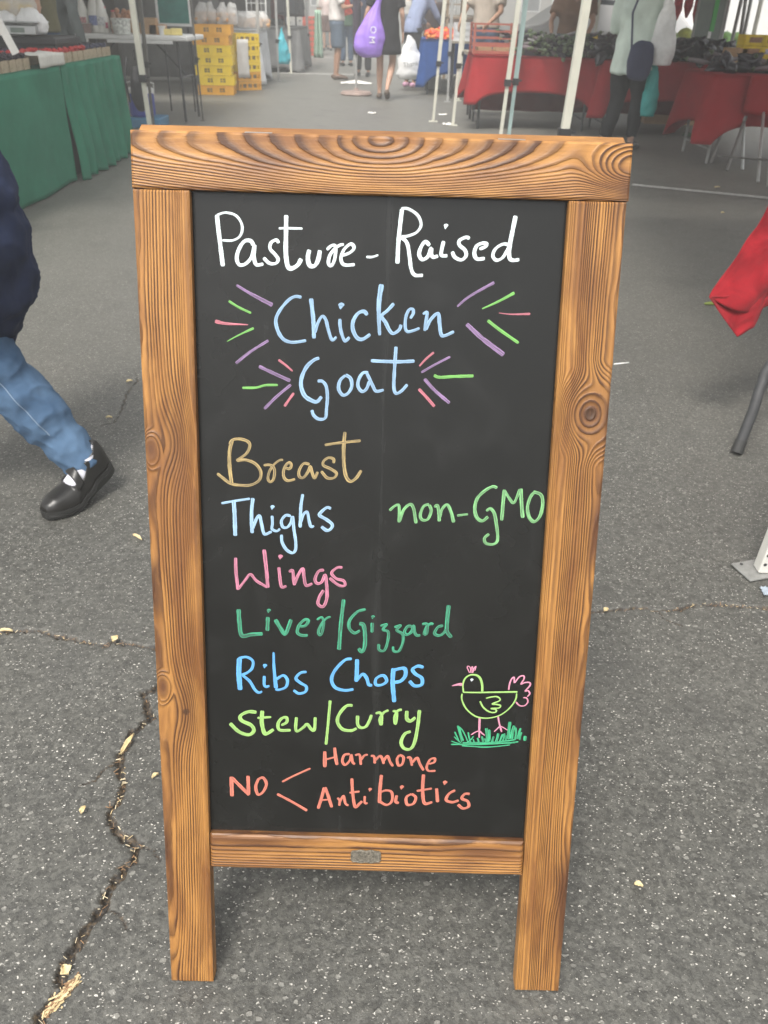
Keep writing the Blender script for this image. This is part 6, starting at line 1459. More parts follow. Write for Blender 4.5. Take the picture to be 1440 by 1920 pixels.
t = thing('market_table', 'small table under the white crates', 'table'); mb.box((c[0], 14.02, .75), (.50, .5, .03)); mb.build('table_top', mat('table_board', None), t)
for sx_ in (-1, 1):
    for sy_ in (-1, 1): mb = MB(); mb.tube([(c[0] + sx_ * .2, 14.02 + sy_ * .2, 0), (c[0] + sx_ * .2, 14.02 + sy_ * .2, .735)], .014, 6); mb.build('leg', DST, t)
for k, (px, py, sz) in enumerate(((812, 168, (.24, .3, .3)), (846, 172, (.34, .3, .16)), (868, 174, (.3, .3, .22)))):
    p = gp(px, py); crate_box('storage_box', ('tall white box under the blue table', 'low white box under the blue table', 'white box under the right end of the blue table')[k], 'box', (p[0], p[1] + .2, 0), sz, mat('white_box', (.52, .53, .52), .6, .1))
# red tables
zr = .745
a_ = P3(885, 105, 10.3); b_ = P3(1290, 135, 9.6)
rx0, rx1 = a_[0], 3.55
def red_table(label, x0, x1, y0, y1, z, drop, seed, clab, **k): covered_table('t', label, x0, x1, y0, y1, z, drop, RED, 9, .075, seed=seed, clabel=clab, **k)
red_table('first red eggplant table, its corner beside the tent pole', .885, 2.25, 10.2, 11.0, zr, .36, 1, 'red cloth with a long corner over the first eggplant table')
red_table('second red eggplant table behind the person in the pale coat', 2.27, 3.75, 9.95, 10.75, zr - .005, .38, 5, 'red cloth over the second eggplant table')
red_table('third red produce table standing nearer on the right', 2.86, 4.5, 8.1, 8.95, .735, .40, 9, 'red cloth over the nearer right produce table', legm=mat('grey_pole', None))
# dark under-cloth skirts behind
mb = MB(); mb.grid(lambda u, v: (.95 + 2.75 * u, 11.05 + .04 * math.sin(u * 40), .72 - .60 * v), 60, 6); tag(mb.build('skirt_cloth', cloth('dark_red_skirt', (.16, .015, .018)), None, True, solid=.004), 'dark red cloth hanging at the back of the eggplant tables', 'cloth')
# red wire crate with cartons
c = P3(925, 106, 10.4); rcx = c[0]
t = thing('red_produce_crate', 'rust red slatted crate at the corner of the first red table', 'crate', (rcx, 10.62, zr + .003)); mb = MB(); W_, D_, Hh = .46, .5, .30
for sx_, sy_ in ((-1, -1), (1, -1), (1, 1), (-1, 1)): mb = MB(); mb.box((sx_ * W_ / 2, sy_ * D_ / 2, Hh / 2), (.025, .025, Hh)); mb.build('corner_post', mat('rust_red', None), t)
for k in range(5):
    mb = MB(); z = .02 + k * .067
    for sy_ in (-1, 1): mb.box((0, sy_ * D_ / 2, z), (W_ - .03, .012, .028 if k < 2 else .012))
    for sx_ in (-1, 1): mb.box((sx_ * W_ / 2, 0, z), (.012, D_ - .03, .028 if k < 2 else .012))
    mb.build('slat', mat('rust_red', None), t)
mb = MB(); mb.box((0, 0, .008), (W_, D_, .010)); mb.build('crate_bottom', mat('rust_red', None), t)
for k in range(4):
    mb = MB(); mb.box((0, 0, .035), (.16, .12, .07)); o = mb.build('carton', mat('pale_carton', (.58, .42, .24), .7), None, bevel=.004, loc=(rcx - .1 + .2 * (k % 2), 10.5 + .16 * (k // 2), zr + .02)); o['group'] = 'cartons inside the red crate'; tag(o, 'pale carton inside the rust red crate', 'box')
# eggplants
def aub(prof, bendx, col, nm, seed, cal=True):
    mb = MB(); n = len(prof); mb.tube([(bendx * math.sin(math.pi * k / (n - 1)), 0, z) for k, (r_, z) in enumerate(prof)], [r_ for r_, z in prof], 10, side=(1, 0, 0), roundcap=True)
    return mb.mesh(nm, mat(nm + '_skin', col, .18, .3, 10), True)
LONG = aub([(.012, 0), (.020, .04), (.022, .10), (.020, .17), (.013, .22)], .02, (.018, .010, .022), 'long_eggplant', 1)
LITE = aub([(.012, 0), (.021, .04), (.023, .10), (.020, .17), (.013, .22)], .02, (.16, .13, .14), 'striped_eggplant', 1)
GRNV = aub([(.012, 0), (.018, .04), (.020, .10), (.017, .16), (.010, .2)], -.02, (.05, .075, .04), 'green_squash', 1)
GLOB = aub([(.025, 0), (.055, .03), (.062, .08), (.048, .13), (.025, .16)], 0, (.012, .007, .014), 'globe_eggplant', 1)
mb = MB(); mb.lathe((0, 0, 0), [(.022, -.012), (.018, .006), (.006, .012), (.005, .035)], 8); CAL = mb.mesh('stem_cap', mat('stem_green', (.07, .10, .04), .6), True)
def eggplant(me, x, y, z, rot, label, group, top_z, sc=1.):
    t = bpy.data.objects.new('eggplant', me); COL.objects.link(t); t.location = (x, y, z); t.rotation_euler = rot; t.scale = (sc,) * 3; tag(t, label, 'eggplant', group)
    c_ = link('stem_cap', CAL, t); c_.location = (0, 0, top_z)
r = random.Random(91)
for k in range(120):       # left half: long ones, some pale
    x = r.uniform(1.30, 2.25); y = r.uniform(10.24, 10.85); hp = .16 * (y - 10.2) / .6 + r.uniform(0, .03); me, g = r.choice(((LONG, 'long dark'), (LITE, 'pale striped'), (LONG, 'long dark'), (GRNV, 'green slim')))
    eggplant(me, x, y, zr + .025 + hp, (rad(100 + r.uniform(-25, 15)), r.uniform(-.3, .3), r.uniform(-.9, .9)), g + ' eggplant heaped on the first red table', g + ' eggplants on the first red table', .22 if me is not GRNV else .2)
for k in range(150):       # right: globes
    x = r.uniform(2.12, 3.7); y = r.uniform(10.0, 10.65); hp = max(0, .12 - abs(x - 2.55) * .25, .10 - abs(x - 3.3) * .25) * min(1, (y - 9.95) / .3) * r.uniform(.6, 1) + .02
    eggplant(GLOB, x, y, zr + .035 + hp, (rad(90 + r.uniform(-50, 50)), 0, r.uniform(0, 6.3)), 'dark round eggplant heaped on the second red table', 'round eggplants on the second red table', .165)
for k in range(60):
    x = r.uniform(2.95, 4.1); y = r.uniform(8.3, 8.85); eggplant(GLOB if k % 3 else LITE, x, y, .735 + .035 + r.uniform(0, .03), (rad(90 + r.uniform(-40, 40)), 0, r.uniform(0, 6.3)), ('dark round' if k % 3 else 'pale striped') + ' eggplant on the nearer right red table', ('dark round' if k % 3 else 'pale striped') + ' eggplants on the nearer right table', .165 if k % 3 else .22)
# heap cores so the piles are solid
for lab, x0, x1, y0, y1, hh, z0 in (('dark eggplants deep inside the heap on the first table', 1.28, 2.2, 10.3, 10.9, .15, zr), ('dark eggplants deep inside the heap on the second table', 2.2, 3.65, 10.05, 10.7, .07, zr)):
    mb = MB(); mb.grid(lambda u, v: (x0 + (x1 - x0) * u, y0 + (y1 - y0) * v, z0 + .003 + hh * min(1, v * 3) * min(1, u * 6, (1 - u) * 6) * (.8 + .2 * math.sin(u * 9))), 16, 10)
    tag(mb.build('produce_heap', mat('heap_dark', (.02, .014, .02), .4, .4, 30), None, True), lab, None, kind='stuff')
# striped netted trays behind eggplants (grey-white)
for k in range(7):
    c = P3(985 + k * 17, 45, 11.25); t = thing('produce_tray', 'grey meshed tray leaning behind the eggplants, number row of seven alike', 'tray', (c[0], 11.3, .74), 0, 'grey trays behind the eggplants')
    t['label'] = 'grey meshed tray leaning in the row behind the eggplants'
    mb = MB(); mb.box((0, 0, .09), (.15, .02, .17), rx=-.4); mb.build('tray_body', mat('tray_grey', (.30, .29, .28), .5, .4, 60), t, bevel=.006)
    mb = MB(); [mb.box((-.05 + .033 * i_, -.014, .09), (.008, .01, .15), rx=-.4) for i_ in range(4)]; mb.build('tray_rib', mat('tray_rib', (.5, .5, .48), .5), t)
t = thing('market_table', 'back table carrying the grey trays and yellow squash', 'table'); mb = MB(); mb.box((2.3, 11.45, .72), (2.9, .5, .035)); mb.build('table_top', mat('table_board', None), t)
for x in (.95, 3.6):
    for y in (11.25, 11.65): mb = MB(); mb.tube([(x, y, 0), (x, y, .70)], .014, 6); mb.build('leg', DST, t)
# yellow squash row in white box
c0, c1 = P3(1070, 60, 11.4), P3(1160, 62, 11.4); t = thing('foam_box', 'long white foam box behind the eggplants', 'box', ((c0[0] + c1[0]) / 2, 11.45, .74)); mb = MB(); mb.box((0, 0, .07), (c1[0] - c0[0], .36, .14)); mb.build('box_body', mat('foam', (.6, .6, .57), .7), t, bevel=.008)
mb = MB(); mb.box((0, -.185, .125), (c1[0] - c0[0] + .02, .012, .02)); mb.build('rim', mat('foam', None), t)
r = random.Random(14); SQ = MB(); SQ.tube([(-.05, 0, 0), (0, 0, .006), (.06, 0, 0)], [.018, .022, .012], 8, roundcap=True); SQM = SQ.mesh('squash', mat('squash_yellow', (.70, .50, .05), .4), True); SQG = SQ.mesh('squash', mat('squash_green', (.05, .09, .03), .4), True)
for k in range(44):
    x = c0[0] + (c1[0] - c0[0]) * (k + .5) / 44; g = x > c0[0] + (c1[0] - c0[0]) * .62
    o = link('squash', SQG if g else SQM, loc=(x, 11.35 + r.uniform(0, .15), .895 + r.uniform(0, .03))); o.rotation_euler = (r.uniform(-.3, .3), r.uniform(-.4, .4), r.uniform(0, 3)); tag(o, ('dark green' if g else 'yellow') + ' squash in the white foam box', 'squash', ('green' if g else 'yellow') + ' squash in the foam box')

# vendors right
p = P3(812, 40, 16.5); human('seller with dark hair and dark shirt behind the tomato table', (p[0], 16.6, 0), rad(160), 1.5, dict(head=(0, .05, 1.58)), skin=SKIN2, top=cloth('dark_brown_shirt', (.05, .035, .035)), toplong=True, bottom=mat('black_trouser', None))
p = P3(912, 40, 12.6); human('seller in beige shirt behind the rust red crate', (p[0], 12.6, 0), rad(150), 1.74, dict(elR=(.26, .14, 1.14), wrR=(.2, .38, 1.0), elL=(-.26, .14, 1.14), wrL=(-.2, .38, 1.0)), skin=SKIN2, top=cloth('beige_shirt', (.42, .36, .30)), bottom=JEAN2, wide=1.1)
p = P3(1078, 50, 12.0); human('seller in brown shirt leaning over behind the eggplants', (p[0], 12.15, 0), rad(165), 1.68, dict(chest=(0, .12, 1.26), neck=(0, .2, 1.42), head=(0, .27, 1.56), elL=(-.27, .20, 1.10), wrL=(-.22, .42, .92), elR=(.27, .20, 1.10), wrR=(.22, .42, .92)), skin=SKIN2, top=cloth('brown_shirt', (.22, .13, .085)), bottom=JEAN2, wide=1.15)
# customer in pale mint coat
MINT = cloth('pale_mint_coat', (.60, .69, .62), .45); BK2 = cloth('black_wide_trousers', (.022, .022, .024))
cp = gp(1172, 262)
cust = human('customer in pale mint coat and black trousers with plastic bags at the red table', (P3(1188, 120, 8.9)[0], 8.9, 0), rad(-30), 1.66, dict(elR=(.25, .08, 1.10), wrR=(.16, .32, 1.06), elL=(-.27, .06, 1.08), wrL=(-.12, .30, 1.04), kneeL=(-.11, .04, .5), ankL=(-.16, -.10, .09), toeL=(-.2, .06, .03)), top=MINT, toplong=True, tophem=.70, topflare=.95, bottom=BK2, shoe=BLK, hairlong=True, wide=1.22, voxel=.018, folds=.022)
t = pbag('clear white plastic bag held by the customer in the mint coat', P3(1236, 122, 8.72), .27, .60, mat('white_film', None), None, 'plastic_bag', 12)
c = P3(1196, 142, 8.62); t = thing('shoulder_bag', 'dark blue shoulder bag worn by the customer in the mint coat', 'bag', c); mb = MB(); mb.tube([(0, 0, 0), (0, 0, .12), (0, 0, .24)], [(.11, .05), (.125, .06), (.11, .05)], 16, side=(1, 0, 0), roundcap=True); fuse(mb, 'bag_body', cloth('navy_bag', (.05, .055, .10)), t, .014, .006, 14)
mb = MB(); mb.tube([(-.10, 0, .22), (-.13, .05, .5), (-.05, .12, .72)], .010, 6); mb.build('strap', cloth('navy_bag', None), t)
pbag('teal carrier bag hanging by the legs of the customer', P3(1213, 218, 8.75), .15, .52, mat('teal_film', (.03, .34, .32), .5, .1, 20, bump=.4, bscale=20), None, 'carrier_bag', 17)
# cardboard box under the tables
p = gp(1250, 236); t = crate_box('cardboard_box', 'large open cardboard box with faint print under the red tables', 'box', (p[0] + .1, p[1] + .35, 0), (.66, .42, .30), KR, rad(-4))
for k in range(3): mb = MB(); mb.box((.12, -.213, .20 - k * .04), (.16 - .03 * k, .002, .012)); mb.build('printed_line', mat('brown_ink', (.12, .07, .04), .8), t)
p = gp(1290, 228); crate_box('produce_carton', 'small red and yellow produce carton beside the cardboard box', 'box', (p[0] + .15, p[1] + .3, 0), (.3, .25, .2), mat('mixed_print', (.45, .2, .1), .8, .5, 30))
for (px, py, lab) in ((1288, 256, 'green leaf scrap under the red tables'), (1320, 255, 'dark crushed vegetable under the red tables')):
    p = gp(px, py); mb = MB(); mb.ball((0, 0, .02), .05, 2, (1.2, .8, .5)); tag(mb.build('vegetable_scrap', mat('scrap_green', (.05, .09, .04), .7, .3), None, True, loc=(p[0], p[1], 0)), lab, 'vegetable')
# hanging red net bags
c0 = P3(1275, 10, 11.2); t = thing('hanging_rack', 'rack of hanging red net bags above the melons', 'rack', (c0[0], 11.2, 0)); mb = MB(); mb.tube([(-.7, 0, 0), (-.7, 0, 1.7), (.7, 0, 1.7), (.7, 0, 0)], .016, 6); mb.build('rail_bar', GPOLE, t)
for k in range(9): mb = MB(); mb.tube([(-.5 + k * .12, 0, 1.68), (-.5 + k * .12, .01, 1.45), (-.5 + k * .12, 0, 1.18 + .04 * (k % 3)), (-.5 + k * .12, 0, 1.08 + .04 * (k % 3))], [.012, .045, .055, .02], 8, roundcap=True); mb.build('net_bag', mat('red_net', (.55, .06, .08), .6, .5, 60), t, smooth=True)
# sign board panel green stripe
c = P3(1322, 76, 10.9); t = thing('display_board', 'grey display board with a bright green stripe beside the melons', 'sign', (c[0], 10.9, c[2])); mb = MB(); mb.box((0, 0, .5), (.30, .03, 1.0)); mb.build('panel', mat('board_grey', (.16, .19, .17), .5), t)
mb = MB(); mb.box((.045, -.018, .40), (.05, .004, .62)); mb.build('stripe', mat('stripe_green', (.06, .38, .08), .5), t); mb = MB(); mb.box((.03, -.018, .06), (.035, .004, .07)); mb.build('label_patch', WINK, t)
mb = MB(); [mb.box((x, 0, .47), (.018, .045, 1.06)) for x in (-.157, .157)]; mb.build('frame', GPOLE, t)
mb = MB(); mb.box((0, .03, -.35), (.03, .03, .80)); mb.build('stand', GPOLE, t)
# melons on white crate table
zw = .86; c0, c1 = P3(1245, 74, 11.6), P3(1405, 80, 11.6)
t = thing('white_display_table', 'white slatted display table with melons', 'table', ((c0[0] + c1[0]) / 2, 12.0, 0)); Wd = c1[0] - c0[0] + .2
mb = MB(); mb.box((0, 0, zw - .015), (Wd, .8, .03)); mb.build('table_top', WPL, t)
for k in range(3): mb = MB(); mb.box((0, -.40, zw - .07 - k * .065), (Wd, .02, .05)); mb.build('slat', WPL, t)
for x in (-Wd / 2 + .05, Wd / 2 - .05): mb = MB(); mb.tube([(x, -.35, 0), (x, -.35, zw - .03)], .016, 6); mb.build('leg', GPOLE, t); mb = MB(); mb.tube([(x, .35, 0), (x, .35, zw - .03)], .016, 6); mb.build('leg', GPOLE, t)
for k, (px, rr, lab, cl) in enumerate(((1266, .065, 'small pale green melon left of the striped one', (.42, .55, .22)), (1285, .095, 'large striped yellow-green melon on the white table', (.42, .48, .10)), (1300, .075, 'green melon behind the display board', (.2, .32, .08)), (1362, .08, 'light green melon between the tent poles', (.25, .48, .14)), (1385, .08, 'light green melon on the cardboard box', (.32, .52, .16)), (1352, .06, 'small mottled melon left of the tent poles', (.4, .38, .14)))):
    c = P3(px, 65, 11.8); mb = MB(); mb.ball((0, 0, rr * .92), rr, 3, (1.1, 1, .95)); mb.cur = 1; mb.lathe((0, 0, rr * 1.78), [(.006, 0), (.004, .02)], 6); o = mb.build('melon', [mat('melon%d' % k, cl, .4, .35, 16), mat('stem_green', None)], None, True, loc=(c[0], 11.8, zw)); tag(o, lab, 'melon')
# poles bundle on the right
bt = thing('folded_tent_frame', 'bundle of leaning folded tent legs behind the melons', 'tent frame')
for a0, a1 in (((1350, 0), (1340, 98)), ((1367, 0), (1347, 98)), ((1390, 0), (1367, 100)), ((1398, 0), (1390, 55)), ((1408, 0), (1397, 55))):
    A_, B_ = P3(*a0, 11.2), P3(*a1, 11.2); d_ = (A_ - B_) / (A_.z - B_.z); mb = MB(); mb.tube([B_ - d_ * B_.z, A_ + d_ * .9], .022, 4); mb.build('leg', GPOLE, bt)
for k in range(2):
    c = P3(1387, 103, 9.0); crate_box('carton', ('lower' if k == 0 else 'upper') + ' plain brown carton beside the yellow boxes', 'box', (c[0], 9.15, .745 + k * .085), (.17, .2, .083), KR, lid=False)
YB = mat('yellow_print', (.80, .58, .02), .55, .1, 20)
for k in range(6):
    col_, row = k % 2, k // 2; c = P3(1412 + 30 * col_, 106, 9.0)
    t = crate_box('yellow_fruit_box', ('bottom', 'middle', 'top')[row] + ' yellow printed fruit box in the ' + ('left' if col_ == 0 else 'right') + ' pile at the right edge', 'box', (c[0] + .02 * col_, 9.15, .745 + row * .095), (.19, .2, .092), YB, lid=False, tape=False)
    mb = MB(); mb.box((.01, -.1015, .05), (.12, .002, .045)); mb.build('printed_patch', mat('brown_print', (.32, .17, .10), .6, .4, 60) if k != 3 else mat('pale_print', (.55, .5, .55), .6, .5, 90), t)
# easel-like stand and folding chair at right
ST = mat('dull_steel', (.20, .19, .18), .45, .2, metal=.6); SL = mat('bright_steel', (.55, .56, .55), .35, .1, metal=.7)
st = thing('folding_stand', 'dark steel trestle stand beneath the nearer red table', 'stand')
for (a0, a1, Yv, m) in (((1385, 160), (1333, 305), 8.3, ST), ((1420, 160), (1362, 320), 8.3, ST)):
    A_, B_ = P3(*a0, Yv), Vector(gp(*a1)); mb = MB(); mb.tube([A_, B_], .014, 8); mb.build('leg', m, st)
mb = MB(); mb.tube([Vector(gp(1345, 292, .15)), Vector(gp(1440, 300, .15))], .010, 6); mb.build('crossbar', ST, st)
st2 = thing('folding_stand', 'bright steel trestle stand at the right edge of the picture', 'stand')
for (a0, a1, Yv, m) in (((1397, 175), (1392, 318), 8.2, SL), ((1434, 185), (1421, 342), 8.2, SL), ((1452, 190), (1440, 350), 8.2, SL)):
    A_, B_ = P3(*a0, Yv), Vector(gp(*a1)); mb = MB(); mb.tube([A_, B_], .013, 8); mb.build('leg', m, st2)
mb = MB(); mb.tube([P3(1397, 165, 8.3), P3(1490, 168, 8.3)], .012, 6); mb.build('top_bar', SL, st2)
# red cloth at right edge behind (1410..1440, 150..205)
mb = MB(); mb.grid(lambda u, v: (P3(1408, 150, 8.02)[0] + .9 * u, 8.02 + .03 * math.sin(u * 12 + v), .742 - .40 * v * (1 - .25 * (1 - u))), 20, 8); tag(mb.build('cloth_flap', RED, None, True, solid=.004), 'red cloth flap hanging over the bright steel stand', 'cloth')

# ---------------------------------------------------------------- nearest red table corner at right edge
tb = thing('market_table', 'folding table with curved grey leg at the right picture edge', 'table')
mb = MB(); mb.box((2.10, 2.82, .725), (1.25, .68, .03)); mb.build('table_top', mat('table_board', None), tb)
FT = gp(1381, 850)
K1 = P3(1412, 770, 2.32); K2 = P3(1428, 722, 2.36); K3 = P3(1462, 660, 2.42)
TG = mat('grey_powder_coat', (.036, .037, .039), .6, .15, 30)
def crv(pts, n=6): return [Vector((*catmull([p[:] for p in pts], .01)[k],)) for k in range(len(catmull([p[:] for p in pts], .01)))]
B0 = Vector((FT[0], FT[1] + .0, .012))
mb = MB(); mb.tube(crv([B0, K1, K2, K3, Vector((1.55, 2.6, .70))]), .0165, 14); mb.build('leg', TG, tb, smooth=True)
mb = MB(); dd_ = (K1 - B0).normalized(); mb.tube([B0 - dd_ * .008, B0 + dd_ * .032], [.0195, .0185], 16); mb.build('rubber_foot', RUB, tb, smooth=False)
mb = MB(); mb.tube(crv([Vector((1.95, 3.1, .01)), Vector((1.93, 3.08, .3)), Vector((1.85, 3.05, .70))]), .0165, 12); mb.build('leg', TG, tb, smooth=True)
for x_ in (2.6,):
    for y_ in (2.6, 3.05): mb = MB(); mb.tube([(x_, y_, 0), (x_, y_, .70)], .0165, 10); mb.build('leg', TG, tb)
def suede():
    N = NT('red_suede_cloth'); v = N.coord('Object'); n1 = N.noise(v, 9, 5, .65, .6)
    N.l(N.mix(N.ramp(n1, [(.35, 0.), (.65, 1.)]), (.17, .006, .011), (.30, .014, .021)), N.b.inputs['Base Color'])
    N.b.inputs['Roughness'].default_value = .95; N.b.inputs['Specular IOR Level'].default_value = .1; N.b.inputs['Sheen Weight'].default_value = .08
    N.bump(N.math('ADD', N.noise(v, 900, 3), N.math('MULTIPLY', n1, 1.5)), .25, .0012); return N.m
SU = suede()
def corner_cloth():
    # outline in picture space at its own depth: left edge, corner tip folded under
    L = [(1452, 352, 2.62), (1420, 425, 2.58), (1385, 480, 2.54), (1352, 527, 2.51), (1333, 560, 2.48)]      # left hem
    Rr = [(1600, 330, 2.62), (1580, 420, 2.6), (1560, 480, 2.58), (1540, 540, 2.56), (1528, 575, 2.54)]
    mb = MB()
    def along(P, t):
        k = t * (len(P) - 1); i = min(int(k), len(P) - 2); f = k - i; return P3(*(a_ + (b_ - a_) * f for a_, b_ in zip(P[i], P[i + 1])))
    def fn(u, v):
        p_ = along(L, v).lerp(along(Rr, v), u); dn_ = .0
        hem = v ** 3; 
        p_ = p_ + Vector((0, .020 * math.sin(u * 9 + v * 2) * v + .02 * mnoise.noise(Vector((u * 4, v * 4, 2))), -(.030 * hem * math.sin(min(1, u * 1.5) * math.pi))))
        return p_
    mb.grid(fn, 40, 40)
    # folded tip: triangle hanging from the corner
    A_, B_, C_ = P3(1333, 560, 2.475), P3(1384, 634, 2.45), P3(1450, 545, 2.52); D_ = P3(1415, 616, 2.47)
    def f2_(u, v):
        top = A_.lerp(C_, u); q_ = A_.lerp(B_, min(1, u * 2.2)) if u < .45 else (B_.lerp(D_, (u - .45) / .25) if u < .7 else D_.lerp(C_ + Vector((0, 0, -.02)), (u - .7) / .3))
        p_ = top.lerp(q_, v); return p_ + Vector((0, .012 + .014 * math.sin(u * 7) * math.sin(v * 3.1) + .008 * mnoise.noise(Vector((u * 5, v * 5, 0))), 0))
    mb.grid(f2_, 40, 24)
    me = mb.mesh('cloth_drape', SU, True); t = thing('tablecloth', 'bright red suede-like cloth with a folded corner hanging off the table at the right edge', 'tablecloth')
    link('cloth_drape', me, t, solid=.003)
    mb = MB(); mb.box((2.12, 2.84, .744), (1.32, .72, .006)); mb.build('cloth_top', SU, t)
    mb = MB(); mb.grid(lambda u, v: (1.62 + 1.15 * u, 2.47 + .02 * math.sin(u * 20) * v, .747 - .25 * v), 40, 8); mb.build('cloth_front', SU, t, True, solid=.003)
corner_cloth()

# detailed foot of the nearest tent leg, at the right edge
tf = T0
FP = gp(1424, 1086)
def tent_foot():
    fx, fy = FP[0] + .012, FP[1] + .030
    mb = MB(); w_ = .034; mb.tube([(fx + .004, fy, .008), (fx + .11, fy + .01, 2.25)], w_ / 2 * 1.414, 4, side=(1, 1, 0)); mb.build('leg_tube', mat('white_enamel', (.66, .65, .60), .4, .08, 20), tf, bevel=.003)
    mb = MB(); mb.box((fx - .008, fy + .004, .004), (.095, .075, .005), rz=.3); mb.build('foot_plate', mat('plate_grey', (.20, .20, .19), .5, .2, 60), tf, bevel=.002)
    for x, z in ((-.008, .035), (.008, .026), (-.009, .062)):
        mb = MB(); mb.tube([(fx + .004 + x + z * .05, fy - w_ / 2 - .0008, z), (fx + .004 + x + z * .05, fy - w_ / 2 + .002, z)], .0042, 10); mb.build('bolt_hole', mat('dark_hole', (.03, .03, .03), .8), tf)
    mb = MB(); mb.tube([(fx - .040, fy + .022, .0072), (fx - .040, fy + .022, .0085)], .004, 8); mb.build('rivet', mat('dark_hole', None), tf)
tent_foot()

# ================================================================== FAR BACKGROUND
def wheel(parent, c, r_, axis='y'):
    mb = MB(); w_ = .2; mb.tube([(c[0], c[1] - w_ / 2, c[2]), (c[0], c[1] + w_ / 2, c[2])] if axis == 'y' else [(c[0] - w_ / 2, c[1], c[2]), (c[0] + w_ / 2, c[1], c[2])], r_, 20); o = mb.build('wheel', RUB, parent)
    mb = MB(); mb.tube([(c[0], c[1] - w_ / 2 - .01, c[2]), (c[0], c[1] + w_ / 2 + .01, c[2])] if axis == 'y' else [(c[0] - w_ / 2 - .01, c[1], c[2]), (c[0] + w_ / 2 + .01, c[1], c[2])], r_ * .6, 14); mb.build('rim', mat('steel', None), o)
def van(label, c, L, W_, H_, m, rz):
    t = thing('parked_van', label, 'van', c, rz); mb = MB(); mb.box((0, 0, .35 + (H_ - .35) / 2), (L * .72, W_, H_ - .35)); mb.build('cargo_body', m, t, bevel=.06)
    mb = MB(); h1 = H_ * .72; x0 = L * .36
    mb.add([(x0 + .001, -W_ / 2 + .02, .35), (x0 + L * .26, -W_ / 2 + .02, .35), (x0 + L * .26, -W_ / 2 + .02, h1 * .55), (x0 + L * .12, -W_ / 2 + .02, h1), (x0 + .001, -W_ / 2 + .02, h1), (x0 + .001, W_ / 2 - .02, .35), (x0 + L * .26, W_ / 2 - .02, .35), (x0 + L * .26, W_ / 2 - .02, h1 * .55), (x0 + L * .12, W_ / 2 - .02, h1), (x0 + .001, W_ / 2 - .02, h1)],
           [(4, 3, 2, 1, 0), (5, 6, 7, 8, 9), (0, 1, 6, 5), (1, 2, 7, 6), (2, 3, 8, 7), (3, 4, 9, 8), (4, 0, 5, 9)]); mb.build('cab', m, t, bevel=.04)
    mb = MB(); mb.box((x0 + L * .10, 0, h1 * .78), (L * .10, W_ - .02, h1 * .26)); mb.build('side_window', mat('dark_glass', (.02, .025, .03), .1, .1), t, bevel=.02)
    for x in (-L * .22, L * .48):
        for y in (-W_ / 2 + .1, W_ / 2 - .1): wheel(t, (x, y, .36), .36)
    for y in (-W_ / 2 + .2, W_ / 2 - .2): mb = MB(); mb.box((-L * .36 - .01, y, 1.0), (.03, .12, .3)); mb.build('tail_light', mat('tail_red', (.5, .03, .02), .3), t)
    mb = MB(); mb.box((-L * .36 - .05, 0, .42), (.1, W_, .16)); mb.build('bumper', mat('steel', None), t); return t
WP = mat('white_van_paint', (.74, .74, .72), .3, .04, 3); 
van('white box van parked behind the eggplant stall', (6.8, 17.6, 0), 5.6, 2.0, 2.5, WP, rad(2))
van('second white van parked behind the melons', (12.8, 16.5, 0), 5.4, 2.0, 2.3, mat('silver_paint', (.5, .5, .5), .3), rad(5))
def car(label, c, m, rz):
    t = thing('parked_car', label, 'car', c, rz); L = 4.4; W_ = 1.76
    prof = [(-2.2, .35), (-2.2, .80), (-2.05, .92), (-1.45, .96), (-.95, 1.38), (.35, 1.42), (1.05, .98), (1.95, .84), (2.2, .66), (2.2, .35)]
    mb = MB(); n = len(prof)
    for y, k in ((-W_ / 2, 1), (W_ / 2, 1)): pass
    vs = [(x, -W_ / 2 * (.86 if z > 1 else 1), z) for x, z in prof] + [(x, W_ / 2 * (.86 if z > 1 else 1), z) for x, z in prof]
    mb.add(vs, [tuple(range(n)), tuple(range(2 * n - 1, n - 1, -1))] + [(k, n + k, n + (k + 1) % n, (k + 1) % n) for k in range(n)]); mb.build('car_body', m, t, bevel=.06)
    mb = MB(); 
    for sy in (-1, 1):
        y = sy * (W_ / 2 * .90 + .02); mb.add([(-1.35, y, 1.0), (-.92, y * .965, 1.32), (.30, y * .965, 1.35), (.92, y, 1.0)], [(0, 1, 2, 3) if sy > 0 else (3, 2, 1, 0)])
    mb.build('side_window', mat('dark_glass', None), t, solid=.01)
    mb = MB(); mb.box((-1.2, 0, 1.18), (.02, W_ * .76, .42), ry=.85); mb.build('rear_window', mat('dark_glass', None), t)
    for x in (-1.35, 1.35):
        for y in (-W_ / 2 + .08, W_ / 2 - .08): wheel(t, (x, y, .32), .32)
    for y in (-.68, .68): mb = MB(); mb.box((-2.19, y, .78), (.06, .34, .14)); mb.build('tail_light', mat('tail_red', None), t, bevel=.01); mb = MB(); mb.box((2.17, y, .68), (.06, .3, .12)); mb.build('headlight', mat('lamp_glass', (.7, .7, .7), .15), t, bevel=.01)
    mb = MB(); mb.box((-2.21, 0, .55), (.02, .5, .12)); mb.build('number_plate', WINK, t); return t
car('silver car parked behind the beige shirted seller', (3.3, 15.8, 0), mat('silver_car', (.50, .50, .50), .22, .03, 2), rad(-178))
car('dark car parked beyond the far right tent', (6.5, 23, 0), mat('dark_car', (.04, .045, .05), .2, .03, 2), rad(90))
car('white car parked at the far left beyond the tents', (-9.5, 24, 0), mat('white_van_paint', None), rad(90))

